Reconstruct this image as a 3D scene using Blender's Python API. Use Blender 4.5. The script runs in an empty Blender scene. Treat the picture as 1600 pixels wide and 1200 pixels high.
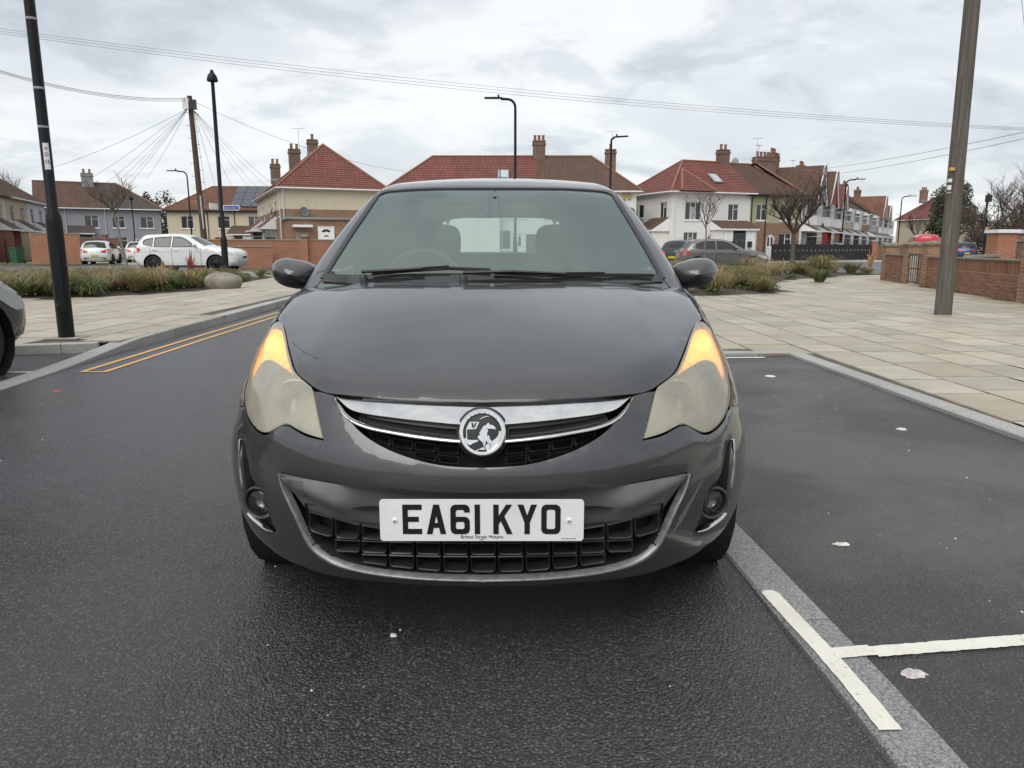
import bpy, bmesh, math, random
import numpy as np
from mathutils import Vector, Matrix
from mathutils.geometry import delaunay_2d_cdt
R = math.radians
random.seed(7)
SC = bpy.context.scene
COL = SC.collection

# ------------------------------------------------------------------ camera
CAMH = 1.13
FPX = 1150.0                      # focal length in pixels of the 1600 px wide photograph
PITCH = math.atan(215.0 / FPX)
CP, SP = math.cos(PITCH), math.sin(PITCH)
cam_d = bpy.data.cameras.new('camera')
cam = bpy.data.objects.new('camera', cam_d)
COL.objects.link(cam)
cam_d.sensor_width = 36.0
cam_d.lens = 36.0 * FPX / 1600.0
cam_d.clip_start = 0.05
cam_d.clip_end = 3000
cam.location = (0, 0, CAMH)
cam.rotation_euler = (math.pi / 2 - PITCH, 0, 0)
SC.camera = cam

# ------------------------------------------------------------------ sky, sun, exposure
SUN_EL, SUN_AZ = R(50), R(205)    # azimuth clockwise from +Y
world = bpy.data.worlds.new('World')
SC.world = world
world.use_nodes = True
wn, wl = world.node_tree.nodes, world.node_tree.links
for n in list(wn): wn.remove(n)
def W(t, **kw):
    n = wn.new(t)
    for k, v in kw.items(): setattr(n, k, v)
    return n
w_out = W('ShaderNodeOutputWorld'); w_bg = W('ShaderNodeBackground')
w_bg.inputs['Strength'].default_value = 0.1
w_sky = W('ShaderNodeTexSky', sky_type='NISHITA', sun_disc=False)
w_sky.sun_elevation = SUN_EL; w_sky.sun_rotation = SUN_AZ
w_tc = W('ShaderNodeTexCoord')
w_sep = W('ShaderNodeSeparateXYZ'); wl.new(w_tc.outputs['Generated'], w_sep.inputs[0])
w_zc = W('ShaderNodeMath', operation='MAXIMUM'); wl.new(w_sep.outputs['Z'], w_zc.inputs[0]); w_zc.inputs[1].default_value = 0.0
w_za = W('ShaderNodeMath', operation='ADD'); wl.new(w_zc.outputs[0], w_za.inputs[0]); w_za.inputs[1].default_value = 0.30
def wdiv(o):
    d = W('ShaderNodeMath', operation='DIVIDE'); wl.new(o, d.inputs[0]); wl.new(w_za.outputs[0], d.inputs[1]); return d.outputs[0]
w_cmb = W('ShaderNodeCombineXYZ')
wl.new(wdiv(w_sep.outputs['X']), w_cmb.inputs[0]); wl.new(wdiv(w_sep.outputs['Y']), w_cmb.inputs[1])
def wnoise(scale, detail, rough, dist, loc):
    mp = W('ShaderNodeMapping'); mp.inputs['Location'].default_value = loc
    mp.inputs['Scale'].default_value = (1, 1.25, 1); wl.new(w_cmb.outputs[0], mp.inputs['Vector'])
    n = W('ShaderNodeTexNoise'); n.inputs['Scale'].default_value = scale; n.inputs['Detail'].default_value = detail
    n.inputs['Roughness'].default_value = rough; n.inputs['Distortion'].default_value = dist
    wl.new(mp.outputs[0], n.inputs['Vector']); return n.outputs['Fac']
def wramp(o, stops):
    r = W('ShaderNodeValToRGB'); wl.new(o, r.inputs[0]); r.color_ramp.interpolation = 'EASE'
    e = r.color_ramp.elements
    while len(e) < len(stops): e.new(0.5)
    for el, (p, c) in zip(e, stops): el.position = p; el.color = c + (1,)
    return r.outputs['Color']
SKYV = 7.9
big = wramp(wnoise(1.1, 7, .56, .35, (3.1, 1.7, 0)), [(.28, (.56, .59, .63)), (.45, (.66, .695, .72)), (.60, (.84, .865, .865)), (.75, (.90, .915, .91))])
dark = wramp(wnoise(2.9, 8, .60, .4, (9.3, 4.4, 0)), [(.50, (1, 1, 1)), (.66, (.80, .815, .84))])
w_mul = W('ShaderNodeMix', data_type='RGBA', blend_type='MULTIPLY'); w_mul.inputs['Factor'].default_value = 1
wl.new(big, w_mul.inputs[6]); wl.new(dark, w_mul.inputs[7])
w_sc = W('ShaderNodeMix', data_type='RGBA', blend_type='MULTIPLY'); w_sc.inputs['Factor'].default_value = 1
w_sc.clamp_result = False
wl.new(w_mul.outputs[2], w_sc.inputs[6]); w_sc.inputs[7].default_value = (SKYV, SKYV, SKYV, 1)
w_mix = W('ShaderNodeMix', data_type='RGBA'); w_mix.inputs['Factor'].default_value = 0.90
wl.new(w_sky.outputs[0], w_mix.inputs[6]); wl.new(w_sc.outputs[2], w_mix.inputs[7])
wl.new(w_mix.outputs[2], w_bg.inputs['Color']); wl.new(w_bg.outputs[0], w_out.inputs[0])

sun_d = bpy.data.lights.new('sun', 'SUN'); sun_d.energy = 1.5; sun_d.angle = R(50); sun_d.color = (1, .96, .9)
sun = bpy.data.objects.new('sun', sun_d); COL.objects.link(sun)
sdir = Vector((math.sin(SUN_AZ) * math.cos(SUN_EL), math.cos(SUN_AZ) * math.cos(SUN_EL), math.sin(SUN_EL)))
sun.rotation_euler = sdir.to_track_quat('Z', 'Y').to_euler()
SC.view_settings.view_transform = 'Standard'; SC.view_settings.look = 'None'
SC.view_settings.exposure = 0.6; SC.view_settings.gamma = 1.0
SC.cycles.use_denoising = True
SC.cycles.max_bounces = 10; SC.cycles.transparent_max_bounces = 24
SC.cycles.caustics_reflective = False; SC.cycles.caustics_refractive = False

# ------------------------------------------------------------------ survey helpers (photo pixel -> place in the world)
def G(px, py, z=0.0):
    """point on the level z seen at a photo pixel"""
    t = (py - 600) / FPX
    s = (CAMH - z) / (SP + t * CP)
    return Vector(((px - 800) / FPX * s, s * (CP - t * SP), z))
def AT(px, py, Y):
    """point at distance Y along the road seen at a photo pixel"""
    t = (py - 600) / FPX
    s = Y / (CP - t * SP)
    return Vector(((px - 800) / FPX * s, Y, CAMH - s * (SP + t * CP)))

# ------------------------------------------------------------------ object helpers
def tag(o, label=None, cat=None, group=None, kind=None):
    if label: o['label'] = label
    if cat: o['category'] = cat
    if group: o['group'] = group
    if kind: o['kind'] = kind
    return o
def empty(name, loc=(0, 0, 0), rz=0.0, label=None, cat=None, group=None):
    o = bpy.data.objects.new(name, None); COL.objects.link(o)
    o.location = loc; o.rotation_euler = (0, 0, rz); o.empty_display_size = .2
    return tag(o, label, cat, group)
def link(name, me, parent=None, loc=None):
    o = bpy.data.objects.new(name, me); COL.objects.link(o)
    if parent is not None: o.parent = parent
    if loc is not None: o.location = loc
    return o
def copy_tree(o, parent=None):
    c = o.copy(); COL.objects.link(c)
    if parent is not None: c.parent = parent
    for ch in list(o.children): copy_tree(ch, c)
    return c

class MB:
    """collects simple shapes into one mesh"""
    def __init__(s): s.v = []; s.f = []; s.m = []; s.cur = 0
    def add(s, vs, fs):
        o = len(s.v); s.v += [tuple(p) for p in vs]
        for f in fs: s.f.append(tuple(i + o for i in f)); s.m.append(s.cur)
        return s
    def box(s, a, b, rot=None, org=None):
        x0, y0, z0 = a; x1, y1, z1 = b
        vs = [(x0,y0,z0),(x1,y0,z0),(x1,y1,z0),(x0,y1,z0),(x0,y0,z1),(x1,y0,z1),(x1,y1,z1),(x0,y1,z1)]
        if rot is not None:
            og = Vector(org or (0, 0, 0)); vs = [rot @ (Vector(p) - og) + og for p in vs]
        return s.add(vs, [(0,3,2,1),(4,5,6,7),(0,1,5,4),(1,2,6,5),(2,3,7,6),(3,0,4,7)])
    def quad(s, a, b, c, d): return s.add([a, b, c, d], [(0, 1, 2, 3)])
    def poly(s, pts): return s.add(pts, [tuple(range(len(pts)))])
    def prism(s, pts, vec):
        """polygon pts (3D, in a plane) swept by vec"""
        n = len(pts); vec = Vector(vec); a = [Vector(p) for p in pts]; b = [p + vec for p in a]
        fs = [tuple(range(n - 1, -1, -1)), tuple(range(n, 2 * n))] + [(i, (i + 1) % n, n + (i + 1) % n, n + i) for i in range(n)]
        return s.add(a + b, fs)
    def tube(s, pts, r, n=8, cap=True, flat=1.0):
        pts = [Vector(p) for p in pts]; k = len(pts)
        rs = r if hasattr(r, '__len__') else [r] * k
        vs = []; up = None
        for i, p in enumerate(pts):
            d = (pts[min(i + 1, k - 1)] - pts[max(i - 1, 0)]).normalized()
            if up is None: up = Vector((0, 0, 1)) if abs(d.z) < .9 else Vector((1, 0, 0))
            e1 = (up - d * up.dot(d)).normalized(); e2 = d.cross(e1); up = e1
            for j in range(n):
                a = 2 * math.pi * j / n
                vs.append(p + (e1 * math.cos(a) * flat + e2 * math.sin(a)) * rs[i])
        fs = [(i*n+j, i*n+(j+1)%n, (i+1)*n+(j+1)%n, (i+1)*n+j) for i in range(k-1) for j in range(n)]
        if cap: fs += [tuple(range(n-1, -1, -1)), tuple(range((k-1)*n, k*n))]
        return s.add(vs, fs)
    def cyl(s, a, b, r, r2=None, n=16): return s.tube([a, b], [r, r if r2 is None else r2], n)
    def lathe(s, prof, org=(0, 0, 0), axis='Z', n=24, a0=0, a1=2 * math.pi):
        """prof: list of (radius, height) turned about an axis through org"""
        og = Vector(org); vs = []; full = abs(a1 - a0 - 2 * math.pi) < 1e-6; cols = n if full else n + 1
        for i in range(cols):
            a = a0 + (a1 - a0) * i / n; c, q = math.cos(a), math.sin(a)
            for r, h in prof:
                p = {'Z': (r*c, r*q, h), 'X': (h, r*c, r*q), 'Y': (r*q, h, r*c)}[axis]
                vs.append(og + Vector(p))
        k = len(prof); fs = []
        for i in range(n):
            j = (i + 1) % cols
            for q in range(k - 1):
                fs.append((i*k+q, j*k+q, j*k+q+1, i*k+q+1))
        return s.add(vs, fs)
    def grid(s, P, close_u=False):
        """P: 2D list of points"""
        nu, nv = len(P), len(P[0]); vs = [p for row in P for p in row]
        fs = [(i*nv+j, ((i+1)%nu)*nv+j, ((i+1)%nu)*nv+j+1, i*nv+j+1) for i in range(nu if close_u else nu-1) for j in range(nv-1)]
        return s.add(vs, fs)
    def mesh(s, name, mat=None, smooth=None):
        me = bpy.data.meshes.new(name); me.from_pydata(s.v, [], s.f)
        mats = mat if isinstance(mat, (list, tuple)) else [mat]
        for m in mats: me.materials.append(M(m) if isinstance(m, str) else m)
        if len(mats) > 1: me.polygons.foreach_set('material_index', s.m)
        finish(me, smooth); return me
    def build(s, name, mat=None, parent=None, smooth=None, loc=None):
        return link(name, s.mesh(name, mat, smooth), parent, loc)
def finish(me, smooth=None, flip_fix=True):
    bm = bmesh.new(); bm.from_mesh(me)
    if flip_fix: bmesh.ops.recalc_face_normals(bm, faces=bm.faces)
    if smooth is not None:
        a = R(smooth)
        for f in bm.faces: f.smooth = True
        for e in bm.edges:
            if len(e.link_faces) == 2 and e.calc_face_angle(0) > a: e.smooth = False
    bm.to_mesh(me); bm.free()

# ------------------------------------------------------------------ materials
MATS = {}
def M(name): return MATS[name]
class NT:
    def __init__(s, name):
        s.m = bpy.data.materials.new(name); s.m.use_nodes = True; MATS[name] = s.m
        s.n, s.l = s.m.node_tree.nodes, s.m.node_tree.links
        s.p = s.n['Principled BSDF']; s.out = s.n['Material Output']
    def N(s, t, ins=None, **kw):
        n = s.n.new(t)
        for k, v in kw.items(): setattr(n, k, v)
        for k, v in (ins or {}).items():
            if hasattr(v, 'is_linked') or isinstance(v, bpy.types.NodeSocket): s.l.new(v, n.inputs[k])
            else: n.inputs[k].default_value = v
        return n
    def co(s, kind='Object', scale=(1, 1, 1), loc=(0, 0, 0), rot=(0, 0, 0)):
        tc = s.N('ShaderNodeTexCoord')
        return s.N('ShaderNodeMapping', {0: tc.outputs[kind], 'Scale': scale, 'Location': loc, 'Rotation': rot}).outputs[0]
    def noise(s, vec, scale, detail=4, rough=.55, dist=0):
        return s.N('ShaderNodeTexNoise', {'Vector': vec, 'Scale': scale, 'Detail': detail, 'Roughness': rough, 'Distortion': dist}).outputs['Fac']
    def voro(s, vec, scale, feature='F1', out='Distance'):
        return s.N('ShaderNodeTexVoronoi', {'Vector': vec, 'Scale': scale}, feature=feature).outputs[out]
    def ramp(s, fac, stops, interp='LINEAR'):
        r = s.N('ShaderNodeValToRGB', {0: fac}); r.color_ramp.interpolation = interp
        e = r.color_ramp.elements
        while len(e) < len(stops): e.new(.5)
        for el, (p, c) in zip(e, stops):
            el.position = p; el.color = (c if hasattr(c, '__len__') else (c, c, c))[:3] + (1,) if hasattr(c, '__len__') else (c, c, c, 1)
        return r.outputs['Color']
    def mix(s, fac, a, b, blend='MIX'):
        n = s.N('ShaderNodeMix', data_type='RGBA', blend_type=blend)
        for k, v in ((0, fac), (6, a), (7, b)):
            if isinstance(v, bpy.types.NodeSocket): s.l.new(v, n.inputs[k])
            else: n.inputs[k].default_value = v if k == 0 else (tuple(v) + (1,))[:4]
        return n.outputs[2]
    def math(s, op, a, b=0.0, clamp=False):
        n = s.N('ShaderNodeMath', operation=op, use_clamp=clamp)
        for k, v in ((0, a), (1, b)):
            if isinstance(v, bpy.types.NodeSocket): s.l.new(v, n.inputs[k])
            else: n.inputs[k].default_value = v
        return n.outputs[0]
    def bump(s, h, strength=.3, dist=.01):
        b = s.N('ShaderNodeBump', {'Height': h, 'Strength': strength, 'Distance': dist}); s.l.new(b.outputs[0], s.p.inputs['Normal']); return b
    def set(s, **kw):
        for k, v in kw.items():
            i = s.p.inputs[k.replace('_', ' ')]
            if isinstance(v, bpy.types.NodeSocket): s.l.new(v, i)
            elif hasattr(v, '__len__') and len(v) == 3: i.default_value = tuple(v) + (1,)
            else: i.default_value = v
        return s
def plain(name, col, rough=.5, metal=0.0, var=.12, scale=6.0, coat=0.0, bump=0.0, bscale=60.0, spec=.5):
    """colour with a little wear: noise in colour and gloss"""
    t = NT(name); v = t.co()
    n = t.noise(v, scale, 5, .6)
    c0 = tuple(x * (1 - var) for x in col); c1 = tuple(min(1, x * (1 + var)) for x in col)
    t.set(Base_Color=t.ramp(n, [(.3, c0), (.7, c1)]), Metallic=metal, Coat_Weight=coat)
    t.set(Roughness=t.math('ADD', t.math('MULTIPLY', n, .16), rough - .08))
    t.p.inputs['Specular IOR Level'].default_value = spec
    if bump: t.bump(t.noise(v, bscale, 4, .6), bump, .01)
    return t.m
# ================================================================== the grey hatchback in front of the camera
CX, CY = -0.077, 1.80             # car axis and nose position in the world
def tab(pts, lo, hi, sm, n=1600):
    """smooth curve through points, as a fast lookup"""
    xs = np.linspace(lo, hi, n); p = np.array(pts, float)
    s0 = (p[1,1]-p[0,1])/(p[1,0]-p[0,0]); s1 = (p[-1,1]-p[-2,1])/(p[-1,0]-p[-2,0])
    ys = np.interp(xs, p[:,0], p[:,1])
    ys = np.where(xs < p[0,0], p[0,1]+s0*(xs-p[0,0]), ys); ys = np.where(xs > p[-1,0], p[-1,1]+s1*(xs-p[-1,0]), ys)
    w = max(3, int(sm/(hi-lo)*n)) | 1
    k = np.ones(w)/w
    for _ in range(3):
        e = np.concatenate([ys[0]-(ys[1]-ys[0])*np.arange(w//2,0,-1), ys, ys[-1]+(ys[-1]-ys[-2])*np.arange(1,w//2+1)])
        ys = np.convolve(e, k, 'valid')
    return lambda x: np.interp(x, xs, ys)
t_yc = tab([(.12,.12),(.20,.062),(.26,.036),(.34,.014),(.42,.004),(.50,.0),(.56,.006),(.62,.026),(.70,.072),(.80,.150),(.90,.26),(1.0,.40)], 0, 1.5, .05)
t_W = tab([(.10,.83),(.18,.862),(.26,.886),(.34,.898),(.44,.902),(.54,.894),(.64,.873),(.74,.852),(.82,.824),(.90,.797),(1.0,.772),(1.1,.75)], 0, 1.5, .06)
t_h = tab([(0,.655),(.06,.70),(.12,.738),(.25,.795),(.40,.846),(.60,.906),(.80,.957),(1.0,.998),(1.3,1.03),(2.2,1.045),(3.3,1.075),(4,1.08)], -.3, 4.5, .10)
def smax(a, b, k): 
    h = np.clip(.5 + .5*(a-b)/k, 0, 1); return b + (a-b)*h + k*h*(1-h)
def bodyf(x, y, z):
    a = np.abs(x); w = t_W(z)
    q = np.minimum(a/w, 1.0)
    plan = .85*(1-np.sqrt(np.maximum(1-q**2.4, 0))) + np.maximum(a/w-1, 0)*6
    d1 = t_yc(z) + plan - y
    st = np.clip((.60-a)/.10, 0, 1); st = st*st*(3-2*st)
    hz = t_h(y) - .045*(a/.7)**2.4 + .006*st
    d2 = (z - hz)*1.0
    rear = y - (3.97 - .14*np.clip((z-.55)/.5, 0, 1)**2 - .55*(1-np.sqrt(np.maximum(1-q**2.6, 0))) - np.maximum(a/w-1, 0)*6)
    return np.maximum(smax(d1*.75, d2, .045), rear)
t_cw = tab([(.9,.800),(1.0,.786),(1.1,.752),(1.2,.705),(1.3,.652),(1.4,.590),(1.5,.520)], .6, 1.9, .06)
def cabf(x, y, z):
    a = np.abs(x)
    d1 = (.955 + (z-.985)*1.80 + .46*a**2.1 - y)*.45
    zr = 1.488 - np.where(y < 2.4, .17, .05)*(y-2.4)**2 - .11*a**2.2
    d2 = z - zr
    d3 = (a - t_cw(z))*.85
    d4 = (y - (3.78 - (z-1.0)*.62 - .35*a**2))*.85
    return smax(smax(smax(d1, d2, .05), d3, .06), d4, .05)
def cxl(v): return np.interp(v, [290, 437, 600, 1200], [773, 766, 757, 756])
def trace(pts, fn, s0=1.4, s1=5.2):
    """photo points of the car's left half -> points on a body surface (x>=0), in car space"""
    p = np.array(pts, float); u = np.maximum(cxl(p[:,1]) - p[:,0], 0); t = (p[:,1]-600)/FPX
    dx, dy, dz = u/FPX, CP-t*SP, -(SP+t*CP)
    s = np.linspace(s0, s1, 500)[None, :]
    f = fn(dx[:,None]*s, dy[:,None]*s-CY, CAMH+dz[:,None]*s)
    hit = f < 0; idx = np.where(hit.any(1), hit.argmax(1), f.argmin(1)); idx = np.maximum(idx, 1)
    ss = s[0]; lo, hi = ss[idx-1], ss[idx]
    for _ in range(26):
        m = (lo+hi)/2; g = fn(dx*m, dy*m-CY, CAMH+dz*m) > 0
        lo = np.where(g, m, lo); hi = np.where(g, hi, m)
    return np.stack([dx*hi, dy*hi-CY, CAMH+dz*hi], 1)
def bis(org, d, fn, r0, r1):
    """outermost crossing along rays org + r d"""
    rs = np.linspace(r1, r0, 160)
    P = org[:,None,:] + d[:,None,:]*rs[None,:,None]
    f = fn(P[...,0], P[...,1], P[...,2]); hit = f < 0
    idx = np.maximum(np.where(hit.any(1), hit.argmax(1), len(rs)-1), 1)
    hi, lo = rs[idx-1], rs[idx]
    for _ in range(24):
        m = (lo+hi)/2; P = org + d*m[:,None]; g = fn(P[:,0], P[:,1], P[:,2]) > 0
        hi = np.where(g, m, hi); lo = np.where(g, lo, m)
    return org + d*lo[:,None]
AXY = .95
def pol(P):
    """3D -> (bearing about a post behind the nose, height)"""
    P = np.asarray(P); return np.stack([np.arctan2(P[:,0], AXY-P[:,1])*.9, P[:,2]], 1)
def unpol(Q, fn=bodyf):
    th = Q[:,0]/.9; o = np.stack([0*th, 0*th+AXY, Q[:,1]], 1); d = np.stack([np.sin(th), -np.cos(th), 0*th], 1)
    return bis(o, d, fn, .15, 1.6)
def fnormal(P, fn, e=1e-3):
    g = np.stack([fn(P[:,0]+e,P[:,1],P[:,2])-fn(P[:,0]-e,P[:,1],P[:,2]), fn(P[:,0],P[:,1]+e,P[:,2])-fn(P[:,0],P[:,1]-e,P[:,2]), fn(P[:,0],P[:,1],P[:,2]+e)-fn(P[:,0],P[:,1],P[:,2]-e)], 1)
    return g/np.maximum(np.linalg.norm(g, axis=1, keepdims=True), 1e-9)
def resample(pts, step, closed=True, corner=35):
    """curve through the points, with sharp corners kept"""
    p = [np.array(q, float) for q in pts]; n = len(p); out = []
    def isc(i):
        if not closed and i in (0, n-1): return True
        a = p[i]-p[(i-1)%n]; b = p[(i+1)%n]-p[i]
        c = np.dot(a, b)/max(np.linalg.norm(a)*np.linalg.norm(b), 1e-12)
        return c < math.cos(R(corner))
    cs = [isc(i) for i in range(n)]
    for i in range(n if closed else n-1):
        p1, p2 = p[i], p[(i+1)%n]
        m1 = (p2-p1) if cs[i] else (p2-p[(i-1)%n])/2
        m2 = (p2-p1) if cs[(i+1)%n] else (p[(i+2)%n]-p1)/2
        L = np.linalg.norm(p2-p1); k = max(1, int(round(L/step)))
        lim = 1.5*L
        for mm in (m1, m2):
            q = np.linalg.norm(mm)
            if q > lim: mm *= lim/q
        for j in range(k):
            t = j/k; h = (2*t**3-3*t*t+1, t**3-2*t*t+t, -2*t**3+3*t*t, t**3-t*t)
            out.append(h[0]*p1+h[1]*m1+h[2]*p2+h[3]*m2)
    if not closed: out.append(p[-1])
    return out
def inside(P, poly):
    x, y = P[:,0], P[:,1]; poly = np.asarray(poly); r = np.zeros(len(P), bool)
    a = poly; b = np.roll(poly, -1, 0)
    for (x0, y0), (x1, y1) in zip(a, b):
        c = ((y0 > y) != (y1 > y)) & (x < (x1-x0)*(y-y0)/(y1-y0+1e-15)+x0); r ^= c
    return r
def dist_poly(P, poly):
    poly = np.asarray(poly); a = poly; b = np.roll(poly, -1, 0); d = np.full(len(P), 1e9)
    for p, q in zip(a, b):
        v = q-p; L = max(v@v, 1e-15); t = np.clip(((P-p)@v)/L, 0, 1); d = np.minimum(d, np.linalg.norm(P-p-t[:,None]*v, axis=1))
    return d
def tri2d(outline, holes, step, rings=()):
    """even triangulation of an outline with holes"""
    loops = [np.array(outline)] + [np.array(h) for h in holes]
    lo, hi = loops[0].min(0), loops[0].max(0)
    gx = np.arange(lo[0], hi[0], step); gy = np.arange(lo[1], hi[1], step*.88)
    X, Y = np.meshgrid(gx, gy); X = X + (np.arange(len(gy)) % 2)[:,None]*step*.5
    pts = np.stack([X.ravel(), Y.ravel()], 1)
    ok = inside(pts, loops[0])
    for h in loops[1:]: ok &= ~inside(pts, h)
    pts = pts[ok]
    for lp in loops:
        if len(pts): pts = pts[dist_poly(pts, lp) > step*.45]
    vs, es = [], []
    for lp in loops:
        o = len(vs); n = len(lp); vs += [Vector(q) for q in lp]; es += [(o+i, o+(i+1) % n) for i in range(n)]
    vs += [Vector(q) for q in pts]
    V, E, F, *_ = delaunay_2d_cdt(vs, es, [], 0, 1e-7)
    V = np.array([tuple(v) for v in V]); F = np.array([f for f in F if len(f) == 3])
    c = V[F].mean(1); ok = inside(c, loops[0])
    for h in loops[1:]: ok &= ~inside(c, h)
    return V, F[ok]
def solid(name, V, F, mats, parent, mirror=None, thick=.012, normals=None, roll=.0015, smooth=True, back=None):
    """sheet V,F -> panel with rolled, returned edges.  mirror: None | 'join' | 'flip'"""
    V = np.array(V, float); F = np.array(F)
    bm = bmesh.new()
    if mirror == 'flip': V = V*np.array([-1, 1, 1]); normals = None if normals is None else normals*np.array([-1, 1, 1])
    bv = [bm.verts.new(v) for v in V]
    for f in F:
        try: bm.faces.new([bv[i] for i in f])
        except ValueError: pass
    nn = {v: (Vector(normals[i]) if normals is not None else None) for i, v in enumerate(bv)}
    if mirror == 'join':
        mv = [v if abs(V[i][0]) < 1e-4 else bm.verts.new((-V[i][0], V[i][1], V[i][2])) for i, v in enumerate(bv)]
        for i, v in enumerate(mv):
            if v is not bv[i]: n = nn[bv[i]]; nn[v] = None if n is None else Vector((-n.x, n.y, n.z))
            elif nn[v] is not None: nn[v].x = 0
        for f in F:
            try: bm.faces.new([mv[i] for i in f[::-1]])
            except ValueError: pass
    bm.normal_update()
    # outward: agree with the given normals
    if normals is not None:
        for f in bm.faces:
            if f.normal.dot(sum((nn[v] for v in f.verts), Vector())) < 0: f.normal_flip()
    else: bmesh.ops.recalc_face_normals(bm, faces=bm.faces)
    bm.normal_update()
    be = [e for e in bm.edges if len(e.link_faces) == 1]
    bvs = {v for e in be for v in e.verts}
    N = {v: (nn.get(v) or v.normal).normalized() for v in bvs}
    for f in bm.faces: f.smooth = smooth
    if thick:
        low = {v: bm.verts.new(v.co - N[v]*thick) for v in bvs}
        for e in be:
            f = e.link_faces[0]; ls = [l for l in f.loops if l.edge == e][0]
            a, b = ls.vert, ls.link_loop_next.vert
            nf = bm.faces.new((b, a, low[a], low[b])); nf.smooth = False
            e.smooth = False
        if roll:
            for v in bvs: v.co = v.co - N[v]*roll
    me = bpy.data.meshes.new(name); bm.to_mesh(me); bm.free()
    for m in (mats if isinstance(mats, (list, tuple)) else [mats]): me.materials.append(M(m))
    return link(name, me, parent)
def offs(P, N, d): return P + N*(d[:,None] if hasattr(d, '__len__') else d)

# ------------------------------------------------------------------ car materials
t = NT('car_paint'); v = t.co()
n1 = t.noise(v, 3, 6, .6); fl = t.noise(v, 900, 2, .5)
c = t.ramp(fl, [(.35, (.036, .037, .040)), (.65, (.074, .075, .080))])
dust = t.ramp(n1, [(.35, 0.0), (.75, .06)])
t.set(Base_Color=t.mix(dust, c, (.16, .15, .14)), Metallic=.55, Coat_Weight=1.0)
t.set(Roughness=t.math('ADD', t.math('MULTIPLY', n1, .12), .34))
t.p.inputs['Coat Roughness'].default_value = .045
t.l.new(t.math('ADD', t.math('MULTIPLY', t.noise(v, 14, 5, .65), .05), .02), t.p.inputs['Coat Roughness'])
plain('car_black', (.028, .028, .030), .36, var=.25, scale=9)
plain('car_satin', (.105, .107, .11), .58, var=.18, scale=7)
plain('frit_black', (.02, .021, .021), .12, var=.1)
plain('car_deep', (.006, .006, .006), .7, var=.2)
plain('rubber', (.016, .016, .016), .75, var=.25, scale=12, bump=.15)
t = NT('chrome'); v = t.co(); n1 = t.noise(v, 18, 6, .7)
t.set(Base_Color=t.ramp(n1, [(.3, (.60, .60, .60)), (.7, (.80, .80, .79))]), Metallic=1.0, Roughness=t.math('ADD', t.math('MULTIPLY', n1, .18), .06))
t = NT('lip_paint'); v = t.co(); n1 = t.noise(v, 40, 5, .7)
t.set(Base_Color=t.ramp(n1, [(.35, (.17, .17, .175)), (.7, (.30, .30, .30))]), Metallic=.5, Roughness=.38)
t = NT('plate_white'); v = t.co(); n1 = t.noise(v, 9, 6, .65)
t.set(Base_Color=t.ramp(n1, [(.3, (.70, .71, .69)), (.65, (.80, .81, .79))]), Roughness=.32)
plain('plate_black', (.008, .008, .009), .35, var=.2)
t = NT('windscreen_glass'); 
tr = t.N('ShaderNodeBsdfTransparent', {'Color': (.82, .92, .88, 1)}); gl = t.N('ShaderNodeBsdfGlossy', {'Roughness': .012, 'Color': (.86, 1, .95, 1)})
fr = t.N('ShaderNodeFresnel', {'IOR': 2.35}); v = t.co()
df = t.N('ShaderNodeBsdfDiffuse', {'Color': (.60, .74, .69, 1)})
m1 = t.N('ShaderNodeMixShader', {0: fr.outputs[0], 1: tr.outputs[0], 2: gl.outputs[0]})
film = t.math('ADD', t.math('MULTIPLY', t.noise(v, 2.2, 6, .6), .08), .015)
m2 = t.N('ShaderNodeMixShader', {0: film, 1: m1.outputs[0], 2: df.outputs[0]})
t.l.new(m2.outputs[0], t.out.inputs[0])
def glassmat(name, tint, ior=1.5, film=.02, rough=.02):
    t = NT(name); tr = t.N('ShaderNodeBsdfTransparent', {'Color': tint + (1,)}); gl = t.N('ShaderNodeBsdfGlossy', {'Roughness': rough})
    fr = t.N('ShaderNodeFresnel', {'IOR': ior}); df = t.N('ShaderNodeBsdfDiffuse', {'Color': (.5, .52, .5, 1)})
    m1 = t.N('ShaderNodeMixShader', {0: fr.outputs[0], 1: tr.outputs[0], 2: gl.outputs[0]})
    m2 = t.N('ShaderNodeMixShader', {0: film, 1: m1.outputs[0], 2: df.outputs[0]}); t.l.new(m2.outputs[0], t.out.inputs[0])
glassmat('car_glass', (.62, .70, .68), 1.5)
glassmat('dark_glass', (.16, .17, .18), 1.55)
glassmat('clear_lens', (.85, .87, .86), 1.45, .03)
# aged headlight plastic: cloudy, yellowed film over a clear lens
t = NT('headlight_lens'); v = t.co()
n1 = t.noise(v, 7, 6, .6); n2 = t.noise(v, 55, 4, .6)
tr = t.N('ShaderNodeBsdfTransparent', {'Color': (.90, .88, .78, 1)})
df = t.N('ShaderNodeBsdfDiffuse', {'Color': (.80, .77, .65, 1)})
tl = t.N('ShaderNodeBsdfTranslucent', {'Color': (.78, .76, .66, 1)})
gl = t.N('ShaderNodeBsdfGlossy', {'Roughness': .09}); fr = t.N('ShaderNodeFresnel', {'IOR': 1.42})
a = t.N('ShaderNodeMixShader', {0: .38, 1: df.outputs[0], 2: tl.outputs[0]})
hz = t.math('ADD', t.math('MULTIPLY', n1, .34), t.math('MULTIPLY', n2, .10)); hz = t.math('ADD', hz, .27)
b = t.N('ShaderNodeMixShader', {0: hz, 1: tr.outputs[0], 2: a.outputs[0]})
c = t.N('ShaderNodeMixShader', {0: fr.outputs[0], 1: b.outputs[0], 2: gl.outputs[0]}); t.l.new(c.outputs[0], t.out.inputs[0])
t = NT('reflector'); t.set(Base_Color=(.66, .65, .60), Metallic=.6, Roughness=.32)
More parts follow.
